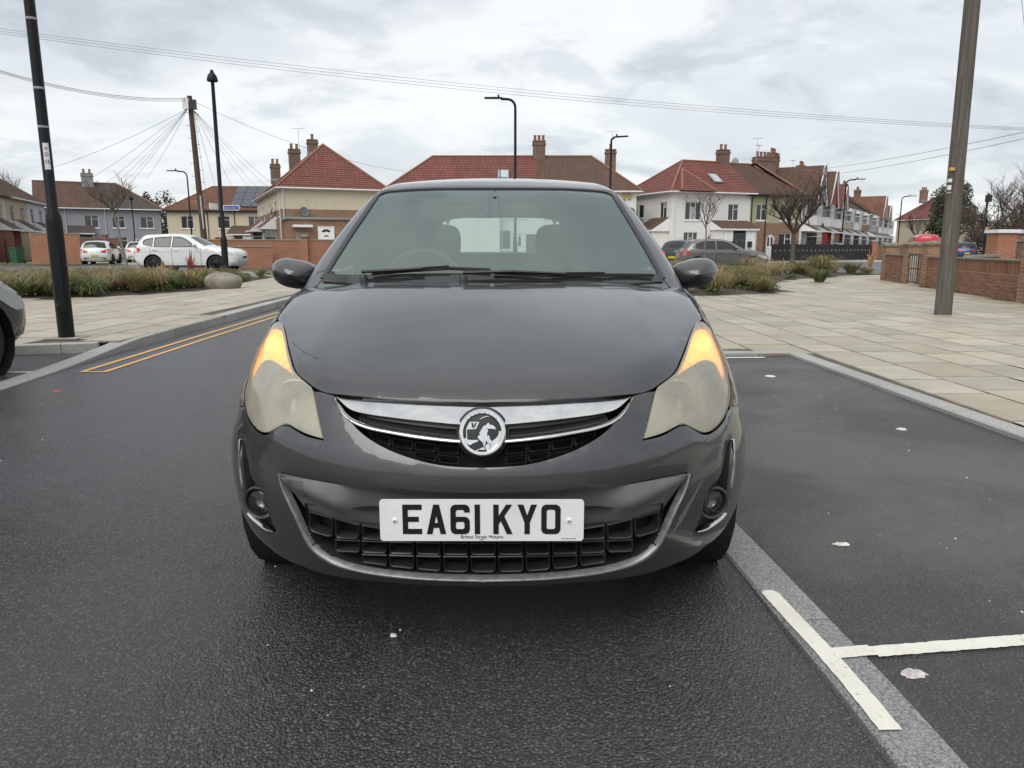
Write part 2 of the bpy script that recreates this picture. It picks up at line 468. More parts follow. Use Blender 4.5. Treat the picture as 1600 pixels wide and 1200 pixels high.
t = NT('lamp_dark'); t.set(Base_Color=(.16, .16, .165), Metallic=.9, Roughness=.18)
t = NT('amber_lit'); v = t.co(); n1 = t.voro(v, 140)
t.set(Base_Color=(.9, .38, .03), Roughness=.4); t.p.inputs['Emission Color'].default_value = (1, .36, .005, 1)
t.l.new(t.math('ADD', t.math('MULTIPLY', n1, 1.2), .80), t.p.inputs['Emission Strength'])
t = NT('amber_bulb'); t.set(Base_Color=(1, .6, .05), Roughness=.4); t.p.inputs['Emission Color'].default_value = (1, .60, .02, 1); t.p.inputs['Emission Strength'].default_value = 3.0
t = NT('amber_tray'); t.set(Base_Color=(.85, .42, .06), Metallic=.6, Roughness=.3)
plain('seat_cloth', (.030, .031, .033), .9, var=.3, scale=20)
plain('cabin_grey', (.055, .056, .057), .75, var=.15)
plain('headliner', (.42, .42, .40), .9, var=.06)
# ------------------------------------------------------------------ car body panels
car = empty('hatchback', (CX, CY, 0), 0, 'dark grey hatchback facing the viewer with both amber indicators lit', 'car')
def ax_map(ax, fn, r0, r1):
    """2D domain -> surface along an axis: 'x' domain (y,z), 'y' domain (x,z), 'z' domain (x,y)"""
    def f(Q):
        o = np.zeros((len(Q), 3)); d = np.zeros((len(Q), 3))
        i, j, k = {'x': (1, 2, 0), 'y': (0, 2, 1), 'z': (0, 1, 2)}[ax]
        o[:, i] = Q[:, 0]; o[:, j] = Q[:, 1]; d[:, k] = 1 if r1 > r0 else -1
        if ax == 'y': o[:, 1] = 2.2; d[:, 1] = -1 if r1 < r0 else 1; return bis(o, d, fn, 0, 2.4)
        return bis(o, d, fn, min(r0, r1), max(r0, r1))
    return f
side_body = ax_map('x', bodyf, 0, 1.3); top_body = ax_map('z', bodyf, .3, 1.4)
side_cab = ax_map('x', cabf, 0, 1.2); top_cab = ax_map('z', cabf, 1.0, 1.8)
def panel(name, outline, holes, step, mp, mat, fn=bodyf, mirror='join', off=0.0, thick=.012, roll=.0015, parent=None, disp=None, smooth_outline=True, rs=None):
    rs = rs or step
    ol = resample(outline, rs) if smooth_outline else outline
    V2, F = tri2d(ol, [resample(h, rs) for h in holes], step)
    P = mp(V2); N = fnormal(P, fn)
    if disp is not None: P = P + N*disp(P)[:, None]
    P = P + N*off
    P[np.abs(V2[:, 0]) < 1e-6, 0] = 0.0
    out = []
    for m in (['join'] if mirror == 'join' else ['flip', None] if mirror == 'both' else [mirror]):
        out.append(solid(name, P, F, mat, parent or car, m, thick, N, roll))
    return out if len(out) > 1 else out[0]
C0 = 800                                             # photo x that always means the car's centre line
# bonnet
shut = [(484, 432), (470, 446), (456, 463), (442.5, 480), (431, 497)]
bon_px = [(C0, 441), (700, 440.6), (645, 440), (590, 438.5), (555, 437), (515, 434)] + shut + [(438, 503), (444, 515), (449.5, 538), (455.5, 560), (464, 582.5), (486, 601), (500, 609), (521, 614.5), (580, 619), (660, 622), (C0, 624)]
B3 = trace(bon_px, bodyf); bon2 = B3[:, :2]
panel('bonnet', bon2, [], .022, top_body, 'car_paint', thick=.02, roll=.003)
# headlights
lamp_px = [(433.5, 501), (440, 508), (445, 527), (450.5, 554), (459, 580), (481, 600.5), (487.5, 609), (493.5, 637), (504.5, 684.5), (477.5, 676.6), (450, 662), (441, 662), (417, 674.3), (403, 672.5), (387, 656), (379, 637), (376.5, 612), (381.8, 587), (392.5, 554), (406.5, 526.8), (419.8, 508)]
L3 = trace(lamp_px, bodyf); L2 = pol(L3)
lens = panel('headlight', L2, [], .014, unpol, 'headlight_lens', mirror='both', off=-.001, thick=.006, roll=.002)
lens[0]['label'] = 'cloudy yellowed headlight with amber indicator lit'
lens[1]['label'] = 'cloudy yellowed headlight with amber indicator lit'
amb_px = [(430, 512), (438, 518), (443, 540), (451, 572), (455, 584), (443, 574), (424, 562), (410, 561), (400, 567), (391, 584), (386.5, 594), (388.5, 578), (399, 547), (410, 525), (420, 513)]
A2 = pol(trace(amb_px, bodyf))
bowl_c = trace([(432, 622)], bodyf)[0]; ib = trace([(421, 536)], bodyf)[0]
for sx, ln in ((-1, lens[0]), (1, lens[1])):
    fl = 'flip' if sx < 0 else None
    panel('housing', L2, [], .03, unpol, 'reflector', mirror=fl, off=-.075, thick=-.066, roll=0, parent=ln)
    panel('indicator', A2, [], .014, unpol, 'amber_lit', mirror=fl, off=-.011, thick=.001, parent=ln)
    panel('glow_baffle', A2, [], .014, unpol, 'reflector', mirror=fl, off=-.0125, thick=-.0055, roll=0, parent=ln)  # added baffle, keeps the amber glow from spreading across the lens
    hot = [(421+11*math.cos(2*math.pi*k/14), 535+10*math.sin(2*math.pi*k/14)) for k in range(14)]
    panel('indicator_bulb', pol(trace(hot, bodyf)), [], .01, unpol, 'amber_bulb', mirror=fl, off=-.0085, thick=.002, parent=ln)
    bo = (sx*bowl_c[0]*.94, bowl_c[1]+.050, bowl_c[2]-.010)
    mb = MB(); mb.lathe([(.012, .040), (.026, .035), (.040, .024), (.049, .008), (.053, 0), (.056, .002), (.056, .03)], bo, 'Y', 36); mb.build('lamp_bowl', 'reflector', ln, 40)
    mb = MB(); mb.lathe([(.0005, .012), (.007, .016), (.009, .03), (.009, .05)], bo, 'Y', 14); mb.build('bulb', 'clear_lens', ln, 40)
# bumper
gr_low = [(C0, 731), (715, 729.5), (680, 725), (640, 714.5), (600, 698), (566, 676), (541, 648), (525, 619)]
lip_edge = [(436, 738), (444, 766), (460, 800), (477, 837), (491, 858.5), (519, 878), (560, 891), (615, 899.5), (690, 905), (C0, 907)]
int_top = [(C0, 773.5), (690, 772), (640, 770), (587.5, 765.5), (530, 756.5), (477.5, 746.5)]
fog_px = [(374, 686), (378, 692), (383, 715), (387, 738), (392, 749), (405, 763), (413, 782), (415.5, 797), (421, 813), (428.5, 829), (422, 830.5), (405, 822), (391, 811), (383.5, 790), (379, 757), (375.5, 720)]
under_lamp = [(490.5, 611), (496.5, 638), (507.5, 688.5), (477.5, 681), (450.5, 666), (441, 666), (417.5, 678.5), (401, 676.5), (384, 659), (375.5, 638)]
def arch(a0, a1, n, cy=.885, cz=.305, r=.340):
    return [(cy - r*math.cos(R(a0+(a1-a0)*i/(n-1))), cz + r*math.sin(R(a0+(a1-a0)*i/(n-1)))) for i in range(n)]
ar_f = arch(58, 0, 9)
side_pts = side_body(np.array(ar_f + [(.547, .26), (.552, .222)]))
bot = trace([(409, 851), (431, 868), (477.5, 889), (519, 901), (615, 912), (690, 916), (C0, 917)], bodyf)
bum2 = np.concatenate([pol(trace(gr_low, bodyf)), pol(trace([(515, 615.5), (500, 612)], bodyf)), pol(trace(under_lamp, bodyf)), pol(side_pts), pol(bot)])
intake2 = pol(trace(int_top + lip_edge[:-1], bodyf))
low_c = pol(trace([(C0, 907)], bodyf))
# the intake touches the centre line, so the outline is split there: upper band + lip below
up_edge = np.concatenate([pol(trace(gr_low, bodyf)), pol(trace([(515, 615.5), (500, 612)], bodyf)), pol(trace(under_lamp, bodyf)), pol(side_pts), pol(bot)])
ring = np.concatenate([up_edge, pol(trace(lip_edge[::-1], bodyf)), pol(trace(int_top[::-1], bodyf))])
def bum_disp(P):
    a = np.abs(P[:, 0]); z = P[:, 2]
    # a soft crease running out below the headlights
    zc = .575 + .10*np.clip((a-.30)/.5, 0, 1)**1.5
    d = .003*np.exp(-((z-zc)/.035)**2)
    return d - .006*np.exp(-((z-zc+.085)/.05)**2)*np.clip((a-.25)/.3, 0, 1)
panel('front_bumper', ring, [pol(trace(fog_px, bodyf))], .018, unpol, 'car_paint', thick=.018, roll=.003, disp=bum_disp)
# painted lip round the intake
def sub(P, n):
    P = np.asarray(P); d = np.r_[0, np.cumsum(np.linalg.norm(np.diff(P, axis=0), axis=1))]; t = np.linspace(0, d[-1], n)
    return np.stack([np.interp(t, d, P[:, i]) for i in range(P.shape[1])], 1)
def band(name, a_px, b_px, n, mat, bulge, off=0.0, back=.02, k=7, fn=bodyf, parent=None, mirror='join', fix0=True, asym=0.0):
    A = trace(np.array(resample(a_px, 4, False)), fn); B = trace(np.array(resample(b_px, 4, False)), fn)
    A, B = sub(A, n), sub(B, n)
    NA, NB = fnormal(A, fn), fnormal(B, fn)
    rows = []
    for i in range(n):
        r = [A[i] - NA[i]*(back - off + asym*.5)]
        for j in range(k):
            t = j/(k-1); N = NA[i]*(1-t)+NB[i]*t; N /= np.linalg.norm(N)
            w = (4*t*(1-t))**.6 if 0 < t < 1 else 0
            r.append(A[i]*(1-t)+B[i]*t + N*(off + bulge*w + asym*(t-.5)))
        r.append(B[i] - NB[i]*(back - off)); rows.append(r)
    rows = np.array(rows)
    def mk(R_):
        mb = MB(); mb.grid([[tuple(p) for p in r] for r in R_]); return mb.build(name, mat, parent or car, 50)
    if mirror == 'join':
        if fix0: rows[0, :, 0] = 0
        mir = rows[::-1].copy(); mir[:, :, 0] *= -1
        return mk(np.concatenate([mir[:-1] if fix0 else mir, rows]))
    out = []
    for sx in (-1, 1):
        q = rows.copy(); q[:, :, 0] *= sx; out.append(mk(q))
    return out
lip_in = [(C0, 906.5), (690, 904.5), (615, 899), (560, 890.5), (519, 877.5), (491, 858), (477, 836.5), (460, 799.5), (444, 765.5), (437, 741)]
lip_out = [(C0, 910), (690, 907.5), (615, 902.5), (560, 894), (517.5, 882), (488.5, 862), (474, 838.5), (457.5, 801.5), (442, 767), (435, 739)]
band('bumper_lip', lip_in, lip_out, 60, 'lip_paint', .003, .001)
# blade panel behind the number plate
blade_px = [(C0, 775), (690, 774), (640, 772), (587.5, 767.5), (530, 758.5), (478, 749), (440, 741), (447, 766), (457, 787), (467, 804.5), (505, 814.5), (545, 824.5), (572, 829.5), (600, 830), (690, 834), (C0, 835)]
def blade_disp(P):
    a = np.abs(P[:, 0]); z = P[:, 2]
    c = np.clip((.40-a)/.09, 0, 1); c = c*c*(3-2*c)
    zr = np.interp(a, [.25, .40, .52, .62], [.43, .462, .50, .53])
    return -.006 - .032*c + .016*(1-c)*np.exp(-((z-zr)/.026)**2) - .02*(1-c)*np.clip((zr-z)/.08, 0, 1)
panel('trim_blade', pol(trace(blade_px, bodyf)), [], .016, unpol, 'car_satin', disp=blade_disp, thick=.03, roll=.003)
cov_px = [(439.5, 743), (476, 752), (479, 776), (470, 779), (452, 773), (446, 761)]
panel('towing_eye_cover', pol(trace(cov_px, bodyf)), [], .02, unpol, 'car_satin', mirror='flip', disp=lambda P: blade_disp(P)+.0025, thick=.004, roll=.001)
# dark void behind the grilles
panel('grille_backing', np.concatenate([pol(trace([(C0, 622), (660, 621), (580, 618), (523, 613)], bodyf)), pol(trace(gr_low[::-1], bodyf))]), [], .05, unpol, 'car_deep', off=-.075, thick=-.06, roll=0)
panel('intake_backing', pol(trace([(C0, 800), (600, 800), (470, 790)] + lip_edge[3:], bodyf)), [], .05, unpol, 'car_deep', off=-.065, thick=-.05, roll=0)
# chrome bars of the upper grille
top_a = [(C0, 625.5), (742, 624.5), (700, 623), (660, 621.5), (620, 619.5), (580, 618), (550, 617), (527, 616.5)]
top_b = [(C0, 669), (720, 666.5), (690, 664), (650, 660), (610, 655), (580, 650.5), (553, 643), (531, 625)]
band('chrome_bar', top_a, top_b, 50, 'chrome', .004, .000, asym=.032)
band('gloss_strip', [(C0, 666), (720, 663.5), (650, 657), (590, 649.5), (556, 641.5)], [(C0, 673), (720, 670), (650, 663), (590, 654), (560, 645)], 40, 'car_black', .001, -.004)
band('chrome_strip', [(C0, 686), (717, 682.5), (660, 676), (615, 669), (585, 663), (560, 655), (543, 644), (527, 622)], [(C0, 696), (717, 692), (660, 686), (615, 678.5), (578, 671), (553, 661), (537, 648), (524, 623)], 50, 'chrome', .005, -.004, asym=.010)
def skin(u_px, v_px, off, sx):
    P = trace([(float(cxl(v_px))-abs(u_px), v_px)], bodyf); N = fnormal(P, bodyf); p = (P + N*off)[0]
    return Vector((p[0]*sx, p[1], p[2]))
def skins(items):
    """many skin points at once: (u, v, off), sign of u = side"""
    it = np.array(items, float); c = cxl(it[:,1]); P = trace(np.stack([c-np.abs(it[:,0]), it[:,1]], 1), bodyf, 1.6, 3.0); N = fnormal(P, bodyf)
    P = P + N*it[:,2:3]; P[:,0] *= np.where(it[:,0] >= 0, 1, -1); return [tuple(p) for p in P]
# honeycomb strip between the chrome bars: small hexagon cells
mb = MB(); hexes = []
for sx in (-1, 1):
    for row in range(3):
        for i in range(44):
            u = 42 + i*4.3 + (2.15 if row % 2 else 0)
            if u > 196: continue
            v0 = np.interp(756-u, [560, 590, 650, 717], [646, 655.5, 664, 671.5]); v1 = np.interp(756-u, [560, 590, 650, 717], [654, 663, 675, 682])
            hexes.append((sx*u, v0+(v1-v0)*(row+.5)/3, -.016))
for p in [Vector(q) for q in skins(hexes)]:
            ring_ = [(p.x+.0068*math.cos(R(60*k+30)), p.y, p.z+.0058*math.sin(R(60*k+30))) for k in range(6)]
            ring2 = [(p.x+.0048*math.cos(R(60*k+30)), p.y, p.z+.0040*math.sin(R(60*k+30))) for k in range(6)]
            ring3 = [(a, b+.012, c) for a, b, c in ring2]
            mb.add(ring_+ring2+ring3, [(k, (k+1) % 6, 6+(k+1) % 6, 6+k) for k in range(6)]+[(6+k, 6+(k+1) % 6, 12+(k+1) % 6, 12+k) for k in range(6)])
tag(mb.build('grille_mesh', 'car_black', car), kind='stuff')
# box cells of the lower half of the upper grille
def cell(u0, u1, vt0, vt1, vb0, vb1, off, depth, w, mat, name='grille_cell', r=.35):
    """one rounded frame cell: corners given in half-photo coordinates (u may be negative)"""
    mb = MB(); n = 5
    c = [(u0, vt0), (u1, vt1), (u1, vb1), (u0, vb0)]
    cx_ = sum(p[0] for p in c)/4; cy_ = sum(p[1] for p in c)/4
    loop = []
    for i in range(4):
        p = np.array(c[i]); a = np.array(c[i-1]); b = np.array(c[(i+1) % 4])
        if i in (2, 3):
            for k in range(n):
                t = k/(n-1); rr = .30
                h = abs(vb0-vt0)*rr
                pa = p+(a-p)/max(np.linalg.norm(a-p), 1e-6)*h; pb = p+(b-p)/max(np.linalg.norm(b-p), 1e-6)*h
                loop.append(tuple((1-t)**2*pa+2*t*(1-t)*p+t*t*pb))
        else: loop.append(tuple(p))
    rows = []
    for (u, v_) in loop:
        ui, vi = cx_+(u-cx_)*(1-w/abs(u1-u0)*2), cy_+(v_-cy_)*(1-w/abs(vb0-vt0)*2)
        s0, s1 = (1 if u >= 0 else -1), (1 if ui >= 0 else -1)
        rows += [(u, v_, off-depth), (u, v_, off-.001), ((u+ui)/2, (v_+vi)/2, off+.0015), (ui, vi, off-.001), (ui, vi, off-depth)]
    pts = skins(rows)
    mb.grid([pts[i*5:i*5+5] for i in range(len(loop))], True)
    return mb.build(name, mat, car, 40)
up_u = [12, 36, 73, 110, 147, 183]
for sx in (-1, 1):
    for i in range(1, len(up_u)-1):
        u0, u1 = up_u[i], up_u[i+1]
        f0 = lambda u: np.interp(756-u, [560, 578, 615, 660, 717, 756], [664, 673, 680.5, 688, 694, 697])
        fb = lambda u: np.interp(756-u, [541, 566, 600, 640, 680, 715, 756], [646, 673, 695, 711.5, 722, 727, 729])
        t0, t1, b0, b1 = f0(u0+1), f0(u1-1), fb(u0+1), fb(u1-1)
        if b1-t1 < 6: continue
        m0, m1 = t0+17, t1+17
        two = i in (1, 2, 3) and b1-t1 > 24
        if two:
            cell(sx*(u0+1), sx*(u1-1), t0, t1, m0-1, m1-1, -.020, .03, 2.2, 'car_black')
            if i > 1 or True: cell(sx*(u0+1), sx*(u1-1), m0+1, m1+1, min(b0, m0+18), min(b1, m1+18), -.022, .03, 2.2, 'car_black')
        else: cell(sx*(u0+1), sx*(u1-1), t0, t1, min(b0, m0), min(b1, m1), -.020, .03, 2.2, 'car_black')
# lower intake cells
lo_u = [-241, -197, -153, -109, -66, -22, 22, 66, 109, 153, 197, 241, 284]
lo_u = [-284] + lo_u
def lrow(u, k):                                       # heights of the row lines at a half-photo offset
    c = [(u/284.)**2]
    top = np.interp(abs(u), [0, 150, 200, 250, 290], [836, 832, 824, 812, 800])
    bot_ = np.interp(abs(u), [0, 66, 140, 196, 238, 265, 284], [904, 903, 896, 888, 875, 856, 836])
    step = 22.5
    return [top, 853.5-6*c[0]*1.2, 876-7*c[0]*1.2, bot_][k]
for i in range(len(lo_u)-1):
    a_, b_ = lo_u[i], lo_u[i+1]
    for k in range(3):
        t0, t1, q0, q1 = lrow(a_, k), lrow(b_, k), lrow(a_, k+1), lrow(b_, k+1)
        lim0, lim1 = lrow(a_, 3), lrow(b_, 3)
        q0, q1 = min(q0, lim0), min(q1, lim1); t0, t1 = min(t0, lim0-2), min(t1, lim1-2)
        if min(q0-t0, q1-t1) < 8: continue
        cell(a_+1.6, b_-1.6, t0+.7, t1+.7, q0-.7, q1-.7, -.020, .035, 2.2, 'car_black')
# fog light pockets
F3 = trace(fog_px, bodyf); F2 = pol(F3)
pk = panel('fog_light_pocket', F2, [], .014, unpol, 'car_black', mirror='both', off=-.030, thick=-.028, roll=0)
fc = trace([(398.5, 787)], bodyf)[0]; fnr = fnormal(np.array([fc]), bodyf)[0]
for sx, pp in ((-1, pk[0]), (1, pk[1])):
    nx = Vector((sx*.30, -.95, -.02)).normalized(); p0 = Vector((sx*fc[0], fc[1], fc[2])) - nx*.012
    rot = nx.to_track_quat('Z', 'Y').to_matrix()
    def lat(name, prof, mat, n=28, par=pp):
        mb = MB(); mb.lathe(prof, (0, 0, 0), 'Z', n); mb.v = [tuple(rot @ Vector(q) + p0) for q in mb.v]; return mb.build(name, mat, par, 35)
    lat('fog_bezel', [(.052, -.03), (.050, .004), (.046, .009), (.041, .006), (.038, -.01)], 'car_black')
    lat('fog_reflector', [(.001, -.028), (.015, -.026), (.028, -.016), (.035, -.004), (.0375, .001), (.039, -.004)], 'lamp_dark')
    lat('fog_lens', [(.001, .010), (.02, .008), (.032, .004), (.037, .0)], 'clear_lens')
band('fog_trim', [(372.5, 686), (371.5, 702), (371.5, 727), (373.3, 745), (376, 762)], [(370, 686), (369, 702), (369, 727), (370.8, 745), (373.8, 762)], 20, 'chrome', .002, .002, mirror='both')
band('fog_trim', [(384, 801), (391, 809.5), (404, 819.5), (416, 826.5), (427, 829)], [(383, 803), (390, 812), (403, 822), (415, 829), (427, 831)], 20, 'chrome', .003, .003, mirror='both')
# wings, doors, quarters, tail
wing_top = side_body(np.array([(1.30, .985)]))
wtop3 = trace([(481, 431), (466.5, 446), (452.5, 463), (439, 480), (428, 497)], bodyf)
lamp_out = trace([(417, 505.5), (403.5, 525), (389.5, 553), (378.5, 586), (373, 612), (375, 637)], bodyf)
wing = [(1.30, .40), (1.30, .985)] + [(p[1]+.004, p[2]-.005) for p in B3[6:11]] + [(p[1]+.013, p[2]+.001) for p in L3[[20, 19, 18, 17, 16, 15]]] + ar_f[:1] + arch(70, 180, 12) + [(1.23, .215), (1.30, .215)]
wing = [wing[-1]] + wing[:-1]
panel('front_wing', wing, [], .03, side_body, 'car_paint', mirror='both', thick=.012, roll=.002)
panel('door', [(1.306, .215), (1.306, .985), (2.32, 1.005), (2.32, .215)], [], .06, side_body, 'car_paint', mirror='both')
panel('rear_quarter', [(2.326, .215), (2.326, 1.005), (3.30, 1.02), (3.60, 1.0), (3.70, .60), (3.685, .305)] + arch(0, 180, 14, 3.341, .305)[::-1][1:-1] + [(3.0, .215)], [], .06, side_body, 'car_paint', mirror='both')
mb = MB()
for sx in (-1, 1):
    pass
rows = []
for i in range(17):
    th = R(-62+124*i/16); o = np.array([[0, 3.1, z] for z in np.linspace(.22, 1.02, 14)]); d = np.tile([[math.sin(th), math.cos(th), 0]], (14, 1))
    rows.append([tuple(p) for p in bis(o, d, bodyf, .1, 1.4)])
mb.grid(rows); mb.build('tail_panel', 'car_paint', car, 60)
# ------------------------------------------------------------------ cabin
CC = np.array([0, 2.35, .93])
def sph(P):
    q = np.asarray(P)-CC; return np.stack([np.arctan2(q[:, 0], -q[:, 1]), np.arctan2(q[:, 2], np.hypot(q[:, 0], q[:, 1]))], 1)
def unsph(Q):
    th, ph = Q[:, 0], Q[:, 1]; d = np.stack([np.sin(th)*np.cos(ph), -np.cos(th)*np.cos(ph), np.sin(ph)], 1)
    return bis(np.tile(CC, (len(Q), 1)), d, cabf, .1, 2.2)
ws_px = [(C0, 293.5), (690, 293.8), (645, 295.2), (605, 298), (591, 300.5), (584, 306), (568.5, 329), (546, 361), (521, 399), (505, 424), (499, 436)]
W3 = trace(ws_px, cabf); W2 = sph(W3); W2[0, 0] = 0
base = [(W2[-1, 0]*1.0, .035), (0, .02)]
PT = R(60); PB = .02
rg3 = bis(np.array([[0, 2.35, 1.34], [.30, 2.35, 1.335], [.41, 2.35, 1.31], [.50, 2.35, 1.13], [.44, 2.35, 1.095], [0, 2.35, 1.09]]), np.tile([[0., 1, 0]], (6, 1)), cabf, .3, 2.0)
RG = sph(rg3); RG[0, 0] = math.pi; RG[-1, 0] = math.pi
sw1 = sph(side_cab(np.array([(1.52, 1.015), (1.66, 1.12), (1.86, 1.26), (2.06, 1.355), (2.30, 1.385), (2.30, 1.03)])))
sw2 = sph(side_cab(np.array([(2.38, 1.03), (2.38, 1.385), (2.80, 1.375), (3.06, 1.32), (3.24, 1.10), (3.0, 1.06)])))
def lin(a, b, step): 
    a, b = np.array(a), np.array(b); k = max(1, int(np.linalg.norm(b-a)/step)); return [a+(b-a)*i/k for i in range(k)]
st = .035
ws_rs = resample([tuple(q) for q in W2], st*.7, False); rg_rs = resample([tuple(q) for q in RG], st, False)
ol = lin(W2[0], (0, PT), st) + lin((0, PT), (math.pi, PT), st) + lin((math.pi, PT), RG[0], st) + rg_rs[:-1] + lin(RG[-1], (math.pi, PB), st) + lin((math.pi, PB), (W2[-1, 0], PB), st) + lin((W2[-1, 0], PB), W2[-1], st) + ws_rs[::-1][:-1]
V2, F_ = tri2d(ol, [resample(sw1, st), resample(sw2, st)], st)
P1 = unsph(V2); P1[np.abs(V2[:, 0]) < 1e-6, 0] = 0; P1[np.abs(V2[:, 0]-math.pi) < 1e-6, 0] = 0
edge = unsph(np.array(lin((0, PT), (math.pi, PT), st) + [np.array((math.pi, PT))])); edge[0, 0] = edge[-1, 0] = 0
ro = [tuple(p[:2]) for p in edge]; ce = lin(ro[-1], ro[0], st)[1:]
V3, F3_ = tri2d(np.array(ro + [tuple(q) for q in ce]), [], st)
P2 = top_cab(V3); P2[np.abs(V3[:, 0]) < 1e-6, 0] = 0
for i, p in enumerate(edge):
    j = np.argmin(np.linalg.norm(V3-np.array(ro[i]), axis=1)); P2[j] = p
    k = np.argmin(np.linalg.norm(P1-p, axis=1)); P1[k] = p
bm = bmesh.new(); PV = np.concatenate([P1, P2]); FV = np.concatenate([F_, F3_+len(P1)])
vv = [bm.verts.new(p) for p in PV]
for f in FV:
    try: bm.faces.new([vv[i] for i in f])
    except ValueError: pass
bmesh.ops.remove_doubles(bm, verts=bm.verts, dist=1e-4); bm.verts.index_update()
PV = np.array([v.co[:] for v in bm.verts]); FV = np.array([[v.index for v in f.verts] for f in bm.faces if len(f.verts) == 3]); bm.free()
solid('cabin_shell', PV, FV, 'car_paint', car, 'join', .02, fnormal(PV, cabf), .002)
# glass
def glass(name, Q, mat, mirror='join', off=-.004, thick=0):
    V2, F = tri2d(Q, [], .05); P = unsph(V2); N = fnormal(P, cabf); P = P+N*off
    P[(np.abs(V2[:, 0]) < 1e-6) | (np.abs(V2[:, 0]-math.pi) < 1e-6), 0] = 0
    return [solid(name, P, F, mat, car, m, thick, N, 0) for m in (['join'] if mirror == 'join' else ['flip', None])]
wsol = [np.array(q) for q in ws_rs] + [np.array((W2[-1, 0], -.01)), np.array((W2[-1, 0]*.5, -.03)), np.array((0, -.035))]
glass('windscreen', np.array(wsol), 'windscreen_glass')
glass('rear_window', np.array([np.array(q) for q in rg_rs]), 'car_glass')
glass('side_window', np.array(resample(sw1, st)), 'car_glass', 'both'); glass('side_window', np.array(resample(sw2, st)), 'car_glass', 'both')
band('windscreen_seal', [(C0, 292.2), (690, 292.5), (645, 294), (605, 296.6), (590, 299), (582.5, 305), (566.5, 328.5), (544, 360.5), (519, 398.5), (503, 424), (496, 434)],
     [(C0, 294.6), (690, 295), (645, 296.4), (606, 299.4), (594, 302), (588.5, 307), (573, 330), (550.5, 362), (525.5, 400), (509.5, 425), (503, 436)], 70, 'car_black', .002, .001, .01, 5, cabf)
band('windscreen_frit', [(C0, 427.5), (700, 427.5), (640, 428), (580, 429), (540, 429.5), (506, 428)], [(C0, 448), (700, 448), (640, 447), (580, 445), (540, 443), (498, 440)], 40, 'frit_black', 0, .0015, .002, 5, cabf)
# roof aerial
a0 = (0.0, 3.45, 1.425); mb = MB(); mb.tube([a0, (.0, 3.49, 1.48), (-.01, 3.58, 1.71)], [.012, .006, .003], 8); mb.build('aerial', 'car_black', car, 60)
# scuttle, wipers
def tS(px, py, fn=cabf, off=0.0):
    c = float(cxl(py)); P = trace([(c-abs(px-c), py)], fn); p = (P+fnormal(P, fn)*off)[0]; return Vector((p[0] if px > c else -p[0], p[1], p[2]))
mb = MB(); rows = []
for i in range(25):
    x = -.66+1.32*i/24; ye = .93+.10*(x/.66)**2; ze = float(t_h(ye))-.045*(abs(x)/.7)**2.4-.012
    yw = .99+.46*abs(x)**2.1; rows.append([(x, ye-.03, ze-.02), (x, ye+.02, ze-.010), (x, (ye+yw)/2+.05, ze-.012), (x, yw+.09, ze-.004), (x, yw+.16, ze+.0)])
mb.grid(rows); mb.build('scuttle', 'car_black', car, 50)
def wiper(name, arm, blade, lift):
    mb = MB(); mb.tube([tS(px, py, cabf, lift+.012) for px, py in arm], [.010, .008, .006, .006][:len(arm)], 8, True, .7)
    w = mb.build(name, 'car_black', car, 50)
    mb = MB(); pts = [tS(px, py, cabf, lift) for px, py in blade]
    mb.tube(pts, .0055, 6, True, 1.2); mb.tube([p+Vector((0, -.003, .008)) for p in pts[1:-1]], .004, 6); mb.build('blade', 'rubber', w, 50)
    mb = MB(); mb.lathe([(0, .008), (.013, .006), (.016, 0), (.016, -.03)], tS(arm[0][0], arm[0][1]+3, cabf, lift), 'Z', 14); mb.build('pivot_cap', 'car_black', w, 40)
wiper('wiper', [(566, 432.5), (620, 430), (660, 427.5)], [(580, 432), (640, 427), (700, 423.5), (764, 426)], .012)
wiper('wiper', [(722, 434.5), (800, 432.5), (880, 436)], [(770, 430), (850, 434.5), (940, 433.5), (1015, 434)], .012)
